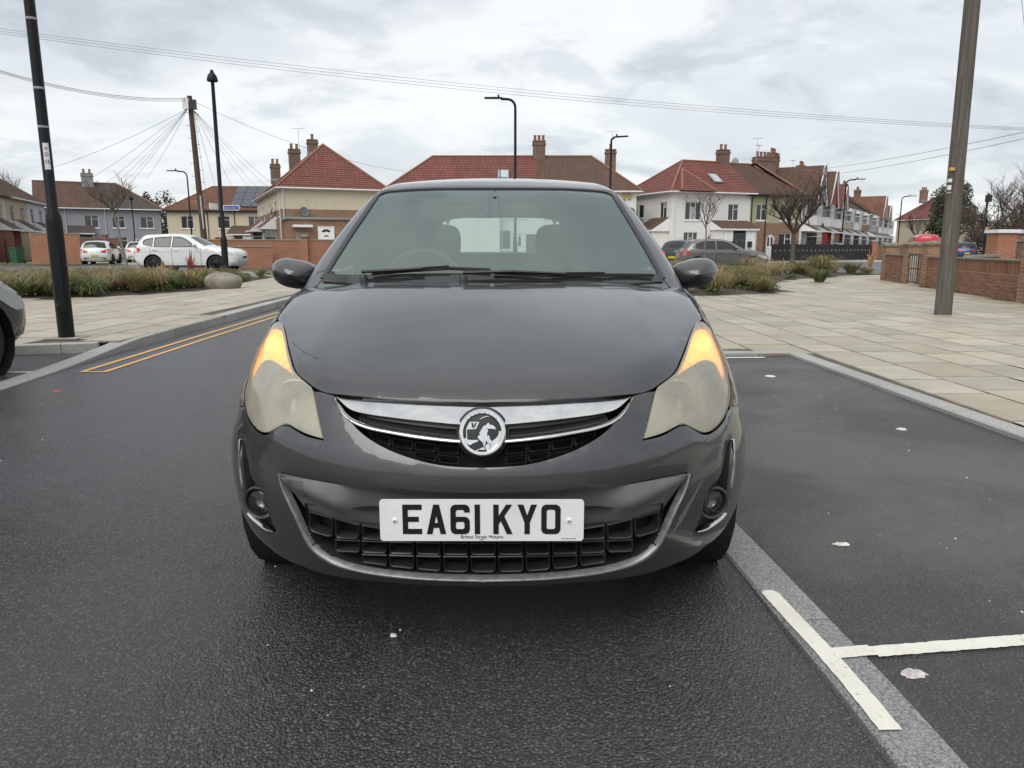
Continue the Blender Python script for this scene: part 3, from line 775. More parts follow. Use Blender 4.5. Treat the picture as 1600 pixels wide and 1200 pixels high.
# door mirrors
for sx in (-1, 1):
    root = MB(); c = Vector((sx*.872, 1.44, 1.012)); rows = []
    nb, nr = 14, 24
    def mpt(t, a):
        r = math.sin(math.pi*min(t, .985)*.5)**.62 if t < 1 else 1
        k = 1-(.0 if t < .6 else .10*((t-.6)/.4)**2)
        ca, sa = math.cos(a), math.sin(a); e = .82
        xx = math.copysign(abs(ca)**e, ca)*.112*r*k; zz = math.copysign(abs(sa)**e, sa)*.070*r*k
        if ca*sx < 0: zz *= .93
        if sa < 0: zz *= 1.0+.10*max(0, -ca*sx)
        return (c.x+xx+sx*.02*(1-t)*0, c.y-.075+.135*t, c.z+zz+.012*(xx*sx)/.1)
    for i in range(nb+1): rows.append([mpt(i/nb, 2*math.pi*j/nr) for j in range(nr)]+[mpt(i/nb, 0)])
    cap, low = MB(), MB()
    for mb_, lo_ in ((cap, False), (low, True)):
        off_ = len(mb_.v); mb_.v += [p for r in rows for p in r]
        for i in range(nb):
            for j in range(nr):
                zm = (rows[i][j][2]+rows[i][j+1][2])/2
                if (zm < c.z-.030) == lo_: mb_.f.append((i*(nr+1)+j, (i+1)*(nr+1)+j, (i+1)*(nr+1)+j+1, i*(nr+1)+j+1)); mb_.m.append(0)
        if not lo_: mb_.f.append(tuple(nb*(nr+1)+j for j in range(nr))); mb_.m.append(0)
    m_ = cap.build('door_mirror', 'car_paint', car, 60)
    low.build('mirror_underside', 'car_black', m_, 60)
    mb = MB(); mb.tube([(sx*.83, 1.45, .985), (sx*.79, 1.46, .985), (sx*.745, 1.47, 1.0)], [.030, .034, .045], 12, True, .8); mb.build('mirror_arm', 'car_black', m_, 50)
    # quarter-light trim at the foot of the pillar
    tri = side_cab(np.array([(1.28, .985), (1.50, 1.00), (1.50, 1.10)])); mb = MB()
    mb.add([(sx*(p[0]+.004), p[1], p[2]) for p in tri], [(0, 1, 2)]); mb.build('pillar_trim', 'car_black', car)
# wheels
def wheel(root, x, y, r, w, sx, rim='alloy_silver', spokes=10, parent_name='wheel', blank=False):
    t_ = MB(); wi = w/2
    t_.lathe([(r*.66, -wi*.86), (r*.80, -wi), (r*.95, -wi*.93), (r*.99, -wi*.72), (r, -wi*.2), (r*.985, -wi*.16), (r*.985, -wi*.08), (r, -wi*.04), (r, wi*.2), (r*.985, wi*.24), (r*.985, wi*.32), (r, wi*.36), (r*.99, wi*.72), (r*.95, wi*.93), (r*.80, wi), (r*.66, wi*.86)], (x, y, r), 'X', 40)
    t_o = t_.build('wheel', 'rubber', root, 50)
    b = MB(); s_ = sx*wi
    b.lathe([(r*.66, -wi*.8), (r*.60, -wi*.5), (r*.60, s_*.2)], (x, y, r), 'X', 32); b.lathe([(r*.67, s_*.86), (r*.645, s_*.92), (r*.61, s_*.80), (r*.60, s_*.1)], (x, y, r), 'X', 40)
    b.lathe([(r*.60, s_*.0), (r*.02, s_*.0)], (x, y, r), 'X', 24)
    b.build('rim', rim, t_o, 40)
    sp = MB()
    for k in range(spokes):
        a = 2*math.pi*k/spokes; e = Vector((0, math.cos(a), math.sin(a))); q = Vector((0, -math.sin(a), math.cos(a)))
        c = Vector((x, y, r)); x1, x2 = Vector((s_*.82, 0, 0)), Vector((s_*.62, 0, 0)); wd = r*.055*10/spokes**.9*1.6
        p = [c+e*r*.12+q*wd*.8+x1*.9, c+e*r*.12-q*wd*.8+x1*.9, c+e*r*.63-q*wd*.55+x1*1.02, c+e*r*.63+q*wd*.55+x1*1.02]
        sp.prism([tuple(v) for v in p], (-s_*.25, 0, 0))
    sp.lathe([(.001, s_*.92), (r*.11, s_*.90), (r*.15, s_*.78), (r*.15, s_*.5)], (x, y, r), 'X', 20)
    sp.build('spokes', rim, t_o, 30)
    return t_o
plain('alloy_silver', (.55, .55, .56), .32, .8, var=.1)
plain('alloy_black', (.02, .02, .021), .35, .2, var=.2)
for sx in (-1, 1):
    wheel(car, sx*.735, .885, .305, .185, sx, 'alloy_silver', 10); wheel(car, sx*.745, 3.341, .305, .185, sx, 'alloy_silver', 10)
    # arch liners
    mb = MB(); mb.lathe([(.345, sx*.13), (.36, 0), (.345, -sx*.15), (.05, -sx*.15)], (sx*.70, .885, .305), 'X', 20); mb.build('arch_liner', 'car_deep', car, 50)
mb = MB(); mb.box((-.55, .34, .20), (.55, 3.7, .26)); mb.box((-.45, .24, .262), (.45, .90, .60)); mb.box((-.72, .98, .26), (.72, 1.02, .93)); mb.build('underbody', 'car_deep', car)
# cabin furniture (seen through the windscreen)
mb = MB(); rows = []
for i in range(21):
    x = -.70+1.4*i/20; hump = .035*math.exp(-((x+.34)/.16)**2)
    rows.append([(x, 1.08, .90), (x, 1.20+.05*abs(x), .935), (x, 1.42, .955+hump*.5), (x, 1.58, .965+hump), (x, 1.63, .93+hump*.5), (x, 1.66, .75), (x, 1.60, .5)])
mb.grid(rows); mb.build('dashboard', 'cabin_grey', car, 60)
mb = MB(); tl_ = Matrix.Rotation(R(-28), 3, 'X'); cw = Vector((-.345, 1.70, .945)); ring_ = []
mb.tube([tuple(cw + tl_ @ Vector((.182*math.cos(2*math.pi*k/36), 0, .182*math.sin(2*math.pi*k/36)))) for k in range(37)], .0155, 8, False)
mb.build('steering_wheel', 'cabin_grey', car, 60); sw_ = car.children[-1]
mb = MB(); mb.tube([tuple(cw+tl_ @ Vector((-.17, 0, .0))), tuple(cw+Vector((0, -.01, 0))), tuple(cw+tl_ @ Vector((.17, 0, 0)))], [.016, .06, .016], 10, True, .8); mb.tube([tuple(cw+tl_ @ Vector((0, 0, -.17))), tuple(cw)], [.014, .03], 8); mb.build('wheel_hub', 'cabin_grey', sw_, 60)
def pad(mb, c, s, e=.5, rot=None, n=14):
    """rounded cushion"""
    P = []
    for i in range(n+1):
        ph = -math.pi/2+math.pi*i/n; row = []
        for j in range(2*n+1):
            th = 2*math.pi*j/(2*n); f = lambda q: math.copysign(abs(q)**e, q)
            v_ = Vector((s[0]*f(math.cos(ph))*f(math.cos(th)), s[1]*f(math.cos(ph))*f(math.sin(th)), s[2]*f(math.sin(ph))))
            if rot is not None: v_ = rot @ v_
            row.append(tuple(v_+Vector(c)))
        P.append(row)
    mb.grid(P); return mb
lean = Matrix.Rotation(R(-14), 3, 'X')
for x in (-.345, .345):
    mb = MB(); pad(mb, (x, 2.26, .80), (.235, .075, .30), .55, lean); s_ = mb.build('seat', 'seat_cloth', car, 80)
    mb = MB(); pad(mb, (x, 2.37, 1.145), (.138, .05, .105), .55, lean); mb.build('headrest', 'seat_cloth', s_, 80)
    mb = MB(); pad(mb, (x, 2.02, .50), (.24, .26, .09), .5); mb.build('cushion', 'seat_cloth', s_, 80)
mb = MB(); pad(mb, (0, 3.10, .74), (.60, .08, .25), .4, lean); s_ = mb.build('rear_bench', 'seat_cloth', car, 80)
for x in (-.36, .36):
    mb = MB(); pad(mb, (x, 3.17, 1.01), (.12, .04, .06), .5, lean); mb.build('headrest', 'seat_cloth', s_, 80)
mb = MB(); mb.box((-.66, 1.1, .262), (.66, 3.6, .275)); mb.build('floor_mat', 'car_deep', car)
# headliner under the roof and the interior mirror
mb = MB(); rows = []
for i in range(9):
    y = 1.80+i*.18; row = []
    for j in range(13):
        x = -.50+1.0*j/12; zr = 1.488-(.17 if y < 2.4 else .05)*(y-2.4)**2-.11*abs(x)**2.2-.035; row.append((x, y, zr))
    rows.append(row)
mb.grid(rows); mb.build('headliner', 'headliner', car, 60)
p = tS(770, 296, cabf, -.03); mb = MB(); mb.tube([tuple(p), tuple(p+Vector((0, .05, -.03)))], .012, 8); pad(mb, p+Vector((0, .07, -.035)), (.115, .012, .030), .5); mb.build('interior_mirror', 'car_black', car, 60)
V2, F_ = tri2d(np.array([(0., .0), (.2, 0)] ) if False else np.array(resample([(0, 0), (.01, 0), (.01, .01), (0, .01)], .01)), [], .01)
sv = [tS(px, py, cabf, -.008) for px, py in ((688, 294.5), (770, 294), (850, 294.5), (838, 304), (770, 305), (700, 304))]
mb = MB(); mb.poly([tuple(p) for p in sv]); mb.build('shade_band', 'cabin_grey', car)
# ------------------------------------------------------------------ number plate
PLY = -.016
def text_mesh(body, size, name, mat, ext=.0004, align='CENTER'):
    cu = bpy.data.curves.new(name, 'FONT'); cu.body = body; cu.size = size; cu.extrude = ext; cu.align_x = align; cu.resolution_u = 3
    ob = bpy.data.objects.new(name, cu); COL.objects.link(ob)
    dg = bpy.context.evaluated_depsgraph_get(); me = bpy.data.meshes.new_from_object(ob.evaluated_get(dg))
    bpy.data.objects.remove(ob); bpy.data.curves.remove(cu); me.materials.clear(); me.materials.append(M(mat)); me.name = name
    return me
def rrect(w, h, r, n=5):
    out = []
    for cx_, cy_, a in ((w/2-r, h/2-r, 0), (-w/2+r, h/2-r, 90), (-w/2+r, -h/2+r, 180), (w/2-r, -h/2+r, 270)):
        for k in range(n): b = R(a+90*k/(n-1)); out.append((cx_+r*math.cos(b), cy_+r*math.sin(b)))
    return out
def flat(name, polys, holes, org, ex, ez, nrm, ext, mat, parent):
    """flat cut-out letters or shapes standing ext proud of a plane"""
    mb = MB(); org, ex, ez, nrm = Vector(org), Vector(ex), Vector(ez), Vector(nrm)
    for po, ho in zip(polys, holes):
        vs = []; es = []
        for lp in [po]+ho:
            o = len(vs); vs += [Vector(q) for q in lp]; es += [(o+i, o+(i+1) % len(lp)) for i in range(len(lp))]
        V, E, F, *_ = delaunay_2d_cdt(vs, es, [], 0, 1e-9)
        VA = np.array([tuple(q) for q in V]); F = [f for f in F if len(f) == 3]
        c = np.array([VA[list(f)].mean(0) for f in F]); ok = inside(c, po)
        for h in ho: ok &= ~inside(c, h)
        F = [f for f, k in zip(F, ok) if k]
        to = lambda q, d: tuple(org+ex*q[0]+ez*q[1]+nrm*d)
        mb.add([to(q, ext) for q in VA], F)
        for lp in [po]+ho:
            n = len(lp); mb.add([to(q, ext) for q in lp]+[to(q, 0) for q in lp], [(i, (i+1) % n, n+(i+1) % n, n+i) for i in range(n)])
    return mb.build(name, mat, parent)
pc = Vector((0, PLY, .4435))
plate = flat('number_plate', [rrect(.520, .111, .009)], [[]], pc, (1, 0, 0), (0, 0, 1), (0, -1, 0), .004, 'plate_white', car)
GL = {'E': ([(0,0),(50,0),(50,14),(14,14),(14,33),(42,33),(42,46.5),(14,46.5),(14,65),(50,65),(50,79),(0,79)], []),
 'A': ([(0,0),(14.5,0),(18,17),(32,17),(35.5,0),(50,0),(32.5,79),(17.5,79)], [[(21,30),(29,30),(25,50)]]),
 '6': ([(11,0),(39,0),(46,3.5),(50,11),(50,35),(46,43),(39,46.5),(14,46.5),(14,61),(17.5,65),(32.5,65),(36,61.5),(36,58),(50,58),(50,68),(46,75.5),(39,79),(11,79),(4,75.5),(0,68),(0,11),(4,3.5)], [[(17,13.5),(33,13.5),(36,17),(36,29.5),(33,33),(17,33),(14,29.5),(14,17)]]),
 '1': ([(0,0),(14,0),(14,79),(0,79)], []),
 'K': ([(0,0),(14,0),(14,26),(19.5,35),(35,0),(50,0),(28.5,48),(49,79),(33,79),(14,49),(14,79),(0,79)], []),
 'Y': ([(18,0),(32,0),(32,31),(50,79),(35,79),(25,50),(15,79),(0,79),(18,31)], []),
 'O': ([(11,0),(39,0),(46,3.5),(50,11),(50,68),(46,75.5),(39,79),(11,79),(4,75.5),(0,68),(0,11),(4,3.5)], [[(17,13.5),(33,13.5),(36,17),(36,62),(33,65.5),(17,65.5),(14,62),(14,17)]])}
for ch, x0 in zip('EA61KYO', (-201.8, -140.5, -79.8, -18.2, 29.3, 91.0, 151.5)):
    g, h = GL[ch]
    sc = lambda lp: [((x0+q[0]*.985)/1000, (q[1]-36.5)/1000) for q in lp]
    flat('plate_character', [sc(g)], [[sc(q) for q in h]], pc+Vector((0, -.004, 0)), (1, 0, 0), (0, 0, 1), (0, -1, 0), .0012, 'plate_black', plate)
def put_text(body, size, loc, parent, mat='plate_black', name='small_print', align='CENTER', rot=(R(90), 0, 0), bold=0.0):
    o = link(name, text_mesh(body, size, name, mat, .0003, align), parent); o.location = loc; o.rotation_euler = rot; return o
put_text('Bristol Street Motors', .0125, (0, PLY-.0046, .3955), plate)
put_text('Dealer', .0045, (0, PLY-.0046, .3905), plate)
put_text('BS AU 145e  EA61 KYO', .0036, (.222, PLY-.0046, .3935), plate)
for sx in (-1, 1):
    mb = MB(); mb.lathe([(.0001, .0045), (.0022, .0045), (.003, .004), (.0062, .003), (.0068, 0)], (0, 0, 0), 'Z', 16)
    mb.v = [(sx*.222+q[0], PLY-.004-q[2], .4435+q[1]) for q in mb.v]; mb.build('rivet', 'plate_white', plate, 30)
    mb = MB(); mb.lathe([(.0001, .0), (.0022, .0)], (0, 0, 0), 'Z', 10); mb.v = [(sx*.222+q[0], PLY-.0087, .4435+q[1]) for q in mb.v]; mb.build('rivet_pin', 'car_deep', plate)
# ------------------------------------------------------------------ badge
bc = trace([(C0, 674)], bodyf)[0]; BR = .0622
bn = Vector((0, -math.cos(R(16)), math.sin(R(16)))); bx = Vector((1, 0, 0)); bz = bx.cross(bn)*-1
if bz.z < 0: bz = -bz
b0 = Vector((.001, bc[1]-.014, bc[2]))
rotb = Matrix((bx, bz, bn)).transposed()
def lb(name, prof, mat, par, n=48):
    mb = MB(); mb.lathe(prof, (0, 0, 0), 'Z', n); mb.v = [tuple(rotb @ Vector(q)+b0) for q in mb.v]; return mb.build(name, mat, par, 30)
badge = lb('badge', [(BR, -.03), (BR, -.002), (BR*.985, .003), (BR*.95, .006), (BR*.91, .0075), (BR*.80, .0072), (BR*.775, .005), (BR*.76, .001)], 'chrome', car)
plain('badge_dark', (.03, .031, .032), .3, .3, var=.15)
lb('badge_disc', [(BR*.78, .001), (BR*.5, .0025), (.0001, .003)], 'badge_dark', badge)
lb('badge_collar', [(BR*1.10, -.03), (BR*1.10, -.012), (BR*1.02, -.006), (BR*1.0, -.012)], 'car_black', badge)
Z = lambda lp: [((x-767)/507*BR, (720-y)/507*BR) for x, y in lp]
em = [[(432,640),(447,600),(502,495),(706,495),(636,645),(446,652),(452,860),(432,860)], [(890,505),(925,555),(985,565),(1035,605),(1042,660),(1010,642),(858,632),(892,672),(868,720),(866,790),(905,770),(930,860),(970,900),(940,960),(880,930),(850,880),(820,990),(800,1010),(780,930),(690,850),(668,822),(685,780),(718,770),(704,715),(732,692),(725,672),(762,650),(755,626),(792,602),(778,582),(840,566)],
 [(1166,690),(1162,900),(1062,1030),(912,1110),(965,905),(1060,830),(1106,762),(1116,685)], [(370,850),(410,830),(450,850),(490,872),(682,872),(670,905),(550,950),(522,982),(470,962),(380,892)], [(705,450),(760,400),(850,370),(930,376),(850,388),(780,412),(730,442)], [(820,1000),(880,945),(935,965),(905,1100),(880,1110),(840,1060)], [(600,1105),(800,1015),(830,1080),(700,1070),(640,1120)]]
flat('emblem', [Z(q) for q in em], [[Z([(532,520),(576,520),(592,585),(616,520),(656,520),(600,622),(558,622)])]]+[[] for _ in em[1:]], b0+bn*.0025, bx, bz, bn, .0025, 'chrome', badge)
for ch, (zx, zy) in zip('VAUXHALL', ((448,440),(525,382),(612,337),(710,308),(815,308),(910,337),(1000,376),(1067,432))):
    x_, z_ = (zx-767)/507*BR, (720-zy)/507*BR; an = math.atan2(x_, z_)
    o = link('badge_letter', text_mesh(ch, .0085, 'badge_letter', 'plate_black', .0003), badge)
    rr = math.hypot(x_, z_)-.0028; pos = b0+bx*rr*math.sin(an)+bz*rr*math.cos(an)+bn*.0076
    o.matrix_local = Matrix.Translation(pos) @ (rotb @ Matrix.Rotation(-an, 3, 'Z')).to_4x4()
# ================================================================== ground, road, paving
def uvp(me):
    """metre-scaled UVs: u runs level along each face, v up it"""
    uv = me.uv_layers.new(name='UVMap'); Zx = Vector((0, 0, 1))
    vs = me.vertices; lp = me.loops
    for p in me.polygons:
        n = p.normal; t = Zx.cross(n)
        t = t.normalized() if t.length > 1e-3 else Vector((1, 0, 0)); b = n.cross(t)
        for li in p.loop_indices:
            c = vs[lp[li].vertex_index].co; uv.data[li].uv = (c.dot(t), c.dot(b))
    return me
def asphalt(name, lo, hi, rough, dusty=None, wet=.0):
    t = NT(name); v = t.co()
    big = t.noise(v, .55, 6, .6); mid = t.noise(v, 9, 4, .6)
    st = t.voro(v, 130, out='Color'); sd = t.voro(v, 130); s2 = t.voro(v, 300)
    stone = t.N('ShaderNodeRGBToBW', {0: st}).outputs[0]
    c = t.ramp(stone, [(.15, lo), (.66, hi), (.92, tuple(x*2.6 for x in hi))])
    c = t.mix(t.ramp(sd, [(.25, 0.0), (.62, .85)]), c, tuple(x*.35 for x in lo))
    c = t.mix(t.ramp(big, [(.35, .0), (.7, .5)]), c, tuple(x*1.45 for x in hi)); c = t.mix(t.ramp(t.noise(v, 2.6, 5, .65, .3), [(.60, 0.0), (.70, .55)]), c, tuple(x*.6 for x in lo))
    if dusty: c = t.mix(t.ramp(t.noise(v, .8, 6, .62, .6), [(.42, 0.0), (.60, .55)]), c, dusty)
    h = t.math('ADD', t.math('MULTIPLY', sd, -1.0), t.math('MULTIPLY', s2, -.35))
    h = t.math('ADD', h, t.math('MULTIPLY', mid, .5))
    t.bump(h, .8, .006)
    r = t.ramp(big, [(.35, rough-.12), (.65, rough+.06)])
    t.set(Base_Color=c, Roughness=r); t.p.inputs['Specular IOR Level'].default_value = .5
asphalt('asphalt_road', (.027, .027, .029), (.066, .066, .070), .36)
asphalt('asphalt_bay', (.026, .025, .025), (.054, .053, .052), .48, dusty=(.13, .115, .10))
asphalt('asphalt_far', (.06, .06, .062), (.10, .10, .10), .7)
def stonemat(name, cols, speck, rough=.7, scale=1.0, stain=None):
    t = NT(name); v = t.co(); oi = t.N('ShaderNodeObjectInfo')
    rnd = t.N('ShaderNodeVectorMath', {0: v, 1: (0, 0, 0)}, operation='ADD')
    off = t.N('ShaderNodeCombineXYZ', {0: t.math('MULTIPLY', oi.outputs['Random'], 37.0), 1: t.math('MULTIPLY', oi.outputs['Random'], 91.0)})
    t.l.new(off.outputs[0], rnd.inputs[1]); v = rnd.outputs[0]
    c = t.ramp(oi.outputs['Random'], [(i/(len(cols)-1), q) for i, q in enumerate(cols)])
    n = t.noise(v, 2.2*scale, 6, .6, .4); c = t.mix(t.ramp(n, [(.38, 0.0), (.72, .55)]), c, stain or tuple(x*.72 for x in cols[0]))
    g = t.noise(v, 160, 3, .7); c = t.mix(speck, c, t.ramp(g, [(.35, .12), (.65, .62)]), 'OVERLAY')
    t.set(Base_Color=c, Roughness=t.math('ADD', t.math('MULTIPLY', n, -.25), rough+.12)); t.bump(g, .18, .003)
stonemat('slab_stone', [(.38, .335, .255), (.48, .44, .36), (.35, .32, .265), (.52, .475, .375), (.40, .355, .27), (.46, .425, .345)], .35, .55, stain=(.25, .205, .13))
stonemat('granite', [(.30, .30, .30), (.36, .36, .355), (.27, .275, .28)], .9, .6, stain=(.24, .235, .22))
stonemat('granite_pale', [(.42, .42, .40), (.48, .475, .45), (.38, .38, .37)], .8, .6, stain=(.33, .32, .28))
t = NT('paint_white'); v = t.co(); n = t.noise(v, 60, 5, .7); d = t.noise(v, 6, 5, .6)
c = t.mix(t.ramp(d, [(.4, 0.0), (.75, .45)]), (.72, .70, .62), (.52, .50, .43)); c = t.mix(t.ramp(n, [(.58, 0.0), (.70, .6)]), c, (.2, .19, .17))
t.set(Base_Color=c, Roughness=.6); t.bump(n, .4, .003)
t = NT('paint_yellow'); v = t.co(); n = t.noise(v, 30, 5, .7)
t.set(Base_Color=t.mix(t.ramp(n, [(.5, 0.0), (.75, .5)]), (.62, .36, .12), (.30, .20, .10)), Roughness=.6)
t = NT('soil'); v = t.co(); n = t.noise(v, 14, 6, .7); t.set(Base_Color=t.ramp(n, [(.3, (.045, .034, .028)), (.7, (.12, .092, .075))]), Roughness=.9); t.bump(n, .9, .05)
t = NT('grass_verge'); v = t.co(); n = t.noise(v, 5, 6, .7); t.set(Base_Color=t.ramp(n, [(.3, (.05, .08, .025)), (.7, (.12, .15, .05))]), Roughness=.9); t.bump(n, .8, .05)

def sheet(name, pts, z, mat, kind='structure', sub=None):
    mb = MB(); mb.poly([(p[0], p[1], z) for p in pts]); o = mb.build(name, mat)
    if kind: o['kind'] = kind
    return o
sheet('ground', [(-1500, -300), (1500, -300), (1500, 2500), (-1500, 2500)], -.02, 'asphalt_far')
sheet('road', [(-4.25, -6), (.86, -6), (.80, 3), (.62, 7.4), (2.0, 7.8), (2.0, 31), (60, 33), (60, 62), (-70, 44), (-70, 30), (-4.25, 31)], 0, 'asphalt_road')
sheet('parking_bay', [(.93, -3), (3.0, -3), (2.99, 4.2), (2.90, 7.60), (1.9, 7.64), (.75, 7.5), (.86, 4), (.93, 1.5)], .004, 'asphalt_bay')
sheet('parking_bay', [(-11.9, 1), (-4.1, 1), (-4.12, 5.8), (-4.33, 7.9), (-5.42, 7.66), (-12, 7.83), (-12, 1)], .004, 'asphalt_bay')
plain('slab_bed', (.085, .073, .054), .85, var=.4, scale=3); plain('slab_edge', (.22, .195, .15), .8, var=.4, scale=4)
def slab_mesh(name, lx, ly, h, mat, ch=.008):
    mb = MB(); x, y = lx/2, ly/2
    vs = [(-x,-y,0),(x,-y,0),(x,y,0),(-x,y,0),(-x,-y,h-ch),(x,-y,h-ch),(x,y,h-ch),(-x,y,h-ch),(-x+ch,-y+ch,h),(x-ch,-y+ch,h),(x-ch,y-ch,h),(-x+ch,y-ch,h)]
    mb.add(vs, [(8,9,10,11)]); mb.cur = 1; mb.f += []
    mb.f += [(a, b, 4+b, 4+a) for a, b in ((0,1),(1,2),(2,3),(3,0))]+[(4+a, 4+b, 8+b, 8+a) for a, b in ((0,1),(1,2),(2,3),(3,0))]; mb.m += [1]*8
    return mb.mesh(name, [mat, 'slab_edge'])
def kerb(parent, path, w, h0, h1, L, mat, name='kerb_stone', side=1, gap=.006):
    """stones laid end to end along a path (list of (x,y)); top height from h0 to h1"""
    P = [np.array(p, float) for p in path]; d = np.r_[0, np.cumsum([np.linalg.norm(P[i+1]-P[i]) for i in range(len(P)-1)])]
    at = lambda s: np.array([np.interp(s, d, [p[0] for p in P]), np.interp(s, d, [p[1] for p in P])])
    hh = lambda s: np.interp(s, d, h0) if hasattr(h0, '__len__') else h0+(h1-h0)*s/d[-1]
    s = 0.0
    while s < d[-1]-.05:
        e = min(s+L, d[-1]); k = 3; mb = MB(); rows = []
        for i in range(k+1):
            q = s+gap/2+(e-s-gap)*i/k; a = at(q); b = (at(min(q+.05, d[-1]))-at(max(q-.05, 0))); b /= np.linalg.norm(b); n = np.array([b[1], -b[0]])*side
            z = hh(q); c = .008
            rows.append([(a[0], a[1], -.05), (a[0], a[1], z-c), (a[0]+n[0]*c, a[1]+n[1]*c, z), (a[0]+n[0]*(w-c), a[1]+n[1]*(w-c), z), (a[0]+n[0]*w, a[1]+n[1]*w, z-c), (a[0]+n[0]*w, a[1]+n[1]*w, -.05)])
        mb.grid(rows); mb.poly(rows[0]); mb.poly(rows[-1][::-1]); mb.build(name, mat, parent); s = e
# granite channel strip beside the bay
ks = empty('kerb_strip'); tag(ks, kind='structure')
kerb(ks, [(.865, -2.93), (.855, 1.0), (.850, 1.62), (.79, 2.66), (.72, 3.6), (.60, 7.4)], .155, .010, .010, 1.0, 'granite', 'kerb_stone', 1)
kr = empty('kerb_edge'); tag(kr, kind='structure')
kerb(kr, [(3.03, 1.2), (3.0, 4.2), (2.95, 5.5), (2.90, 7.62)], .16, .035, .035, .92, 'granite_pale', 'kerb_stone', 1)
kerb(kr, [(3.05, 7.63), (1.9, 7.66)], .14, .035, .035, .92, 'granite_pale', 'kerb_stone', 1)
kl = empty('kerb_line'); tag(kl, kind='structure')
kerb(kl, [(-4.02, 4.9), (-4.09, 5.9), (-4.17, 6.8), (-4.24, 7.6), (-4.29, 8.4), (-4.33, 9.6), (-4.36, 11), (-4.45, 14), (-4.5, 17), (-5.2, 20), (-6.4, 23), (-7.6, 27.5)], .20, [.012, .012, .02, .05, .095, .10, .10, .10, .10, .10, .10, .10], .10, .9, 'granite_pale', 'kerb_stone', -1)
kerb(kl, [(-12, 7.80), (-5.42, 7.63), (-4.50, 7.93)], .13, .105, .105, .9, 'granite_pale', 'kerb_stone', -1)

# bed outlines (needed to cut the paving)
bedL = [(-26, 14.3), (-14, 14.5), (-9.9, 14.75), (-8.6, 15.2), (-7.9, 16.4), (-7.55, 17.6), (-7.6, 19.9), (-7.9, 23), (-8.5, 26.8), (-9.4, 25.6), (-11.5, 23.6), (-15, 22.6), (-30, 22.0)]
bedR = [(2.6, 17.2), (3.97, 16.5), (5.1, 16.85), (6.1, 17.5), (6.72, 18.5), (7.15, 20.4), (7.7, 22.5), (9.95, 25.4), (12.2, 27.8), (14.9, 29.5), (15.2, 30.3), (10, 30.3), (5, 29.4), (3.0, 26), (2.4, 20)]
def pave(name, area, holes, z, x0, x1, y0, y1, rowx, base_h, limit, label):
    """courses of sawn slabs; the nearest `limit` are single pieces"""
    root = empty(name, (0, 0, 0)); tag(root, kind='structure')
    mb = MB(); mb.poly([(p[0], p[1], z-.012) for p in area]); mb.build('bedding', 'slab_bed', root)
    rng = random.Random(name); cand = []
    x = x0; ci = 0
    while x < x1:
        w = rowx[ci % len(rowx)]; ci += 1; y = y0-rng.random()*.6
        while y < y1:
            L = rng.choice((.6, .75, .9)); c = np.array([[x+w/2, y+L/2]])
            cs = np.array([[x+.02, y+.02], [x+w-.02, y+.02], [x+w-.02, y+L-.02], [x+.02, y+L-.02]])
            if inside(cs, area).all() and not any(inside(cs, h).any() for h in holes): cand.append((x+w/2, y+L/2, w, L, True))
            elif inside(c, area)[0] and not any(inside(c, h)[0] for h in holes): cand.append((x+w/2, y+L/2, w, L, False))
            y += L
        x += w
    def show(c):
        d = c[0]**2+c[1]**2; px = c[0]/max(c[1], .1)
        return d + (0 if abs(px) < .72 else 1e5)
    cand.sort(key=show); meshes = {}; rest = MB()
    for i, (cx_, cy_, w, L, full) in enumerate(cand):
        dz = rng.uniform(-.002, .002)
        key = (w, L)
        if key not in meshes: meshes[key] = slab_mesh('paving_slab', w-.010, L-.010, .05, 'slab_stone')
        if i < limit:
            pc_ = [] 
            o = bpy.data.objects.new('paving_slab', meshes[key]); COL.objects.link(o); o.parent = root; o.location = (cx_, cy_, z-.05+dz)
            if not full: o.scale = (.96, .96, 1)
        else:
            g = .010; a, b = w/2-g, L/2-g
            rest.quad((cx_-a, cy_-b, z+dz), (cx_+a, cy_-b, z+dz), (cx_+a, cy_+b, z+dz), (cx_-a, cy_+b, z+dz))
    if rest.f:
        me = rest.mesh('paving_slabs', 'slab_far'); tag(link('paving_slabs', me, root), kind='stuff')
    return root
# paving beyond the single slabs: colour per slab from geometry islands
t = NT('slab_far'); v = t.co(); ge = t.N('ShaderNodeNewGeometry'); rn = ge.outputs['Random Per Island']
c = t.ramp(rn, [(0, (.37, .32, .235)), (.25, (.48, .435, .345)), (.5, (.33, .30, .24)), (.75, (.53, .475, .36)), (1, (.40, .35, .255))])
n = t.noise(v, .9, 6, .6, .4); c = t.mix(t.ramp(n, [(.38, 0.0), (.72, .5)]), c, (.25, .205, .13)); t.set(Base_Color=c, Roughness=.55)
areaR = [(3.17, .5), (3.16, 4.2), (3.06, 7.78), (1.95, 7.8), (1.95, 31), (15, 31), (13.2, 24.6), (11.4, 20.6), (10.0, 14.3), (8.6, 6), (8.6, .5)]
areaL = [(-4.49, 8.05), (-4.53, 9.6), (-4.56, 11), (-4.65, 14), (-4.7, 17), (-5.4, 20), (-6.6, 23), (-7.8, 27.5), (-9, 31), (-34, 31), (-34, 8.5), (-5.4, 7.75)]
pave('pavement', areaR, [bedR], .035, 1.97, 15, .5, 31, (.6, .6, .45, .6, .45, .45, .6), 0, 300, '')
pave('footway', areaL, [bedL], .10, -30, -4.4, 7.7, 31, (.45, .6, .6, .45), 0, 300, '')
# far pavements along the cross street, simple slabs of tarmac
sheet('far_pavement', [(-70, 44.3), (-12, 46.5), (12, 50), (60, 64), (200, 110), (200, 118), (60, 72), (12, 56), (-70, 50)], .02, 'slab_far')
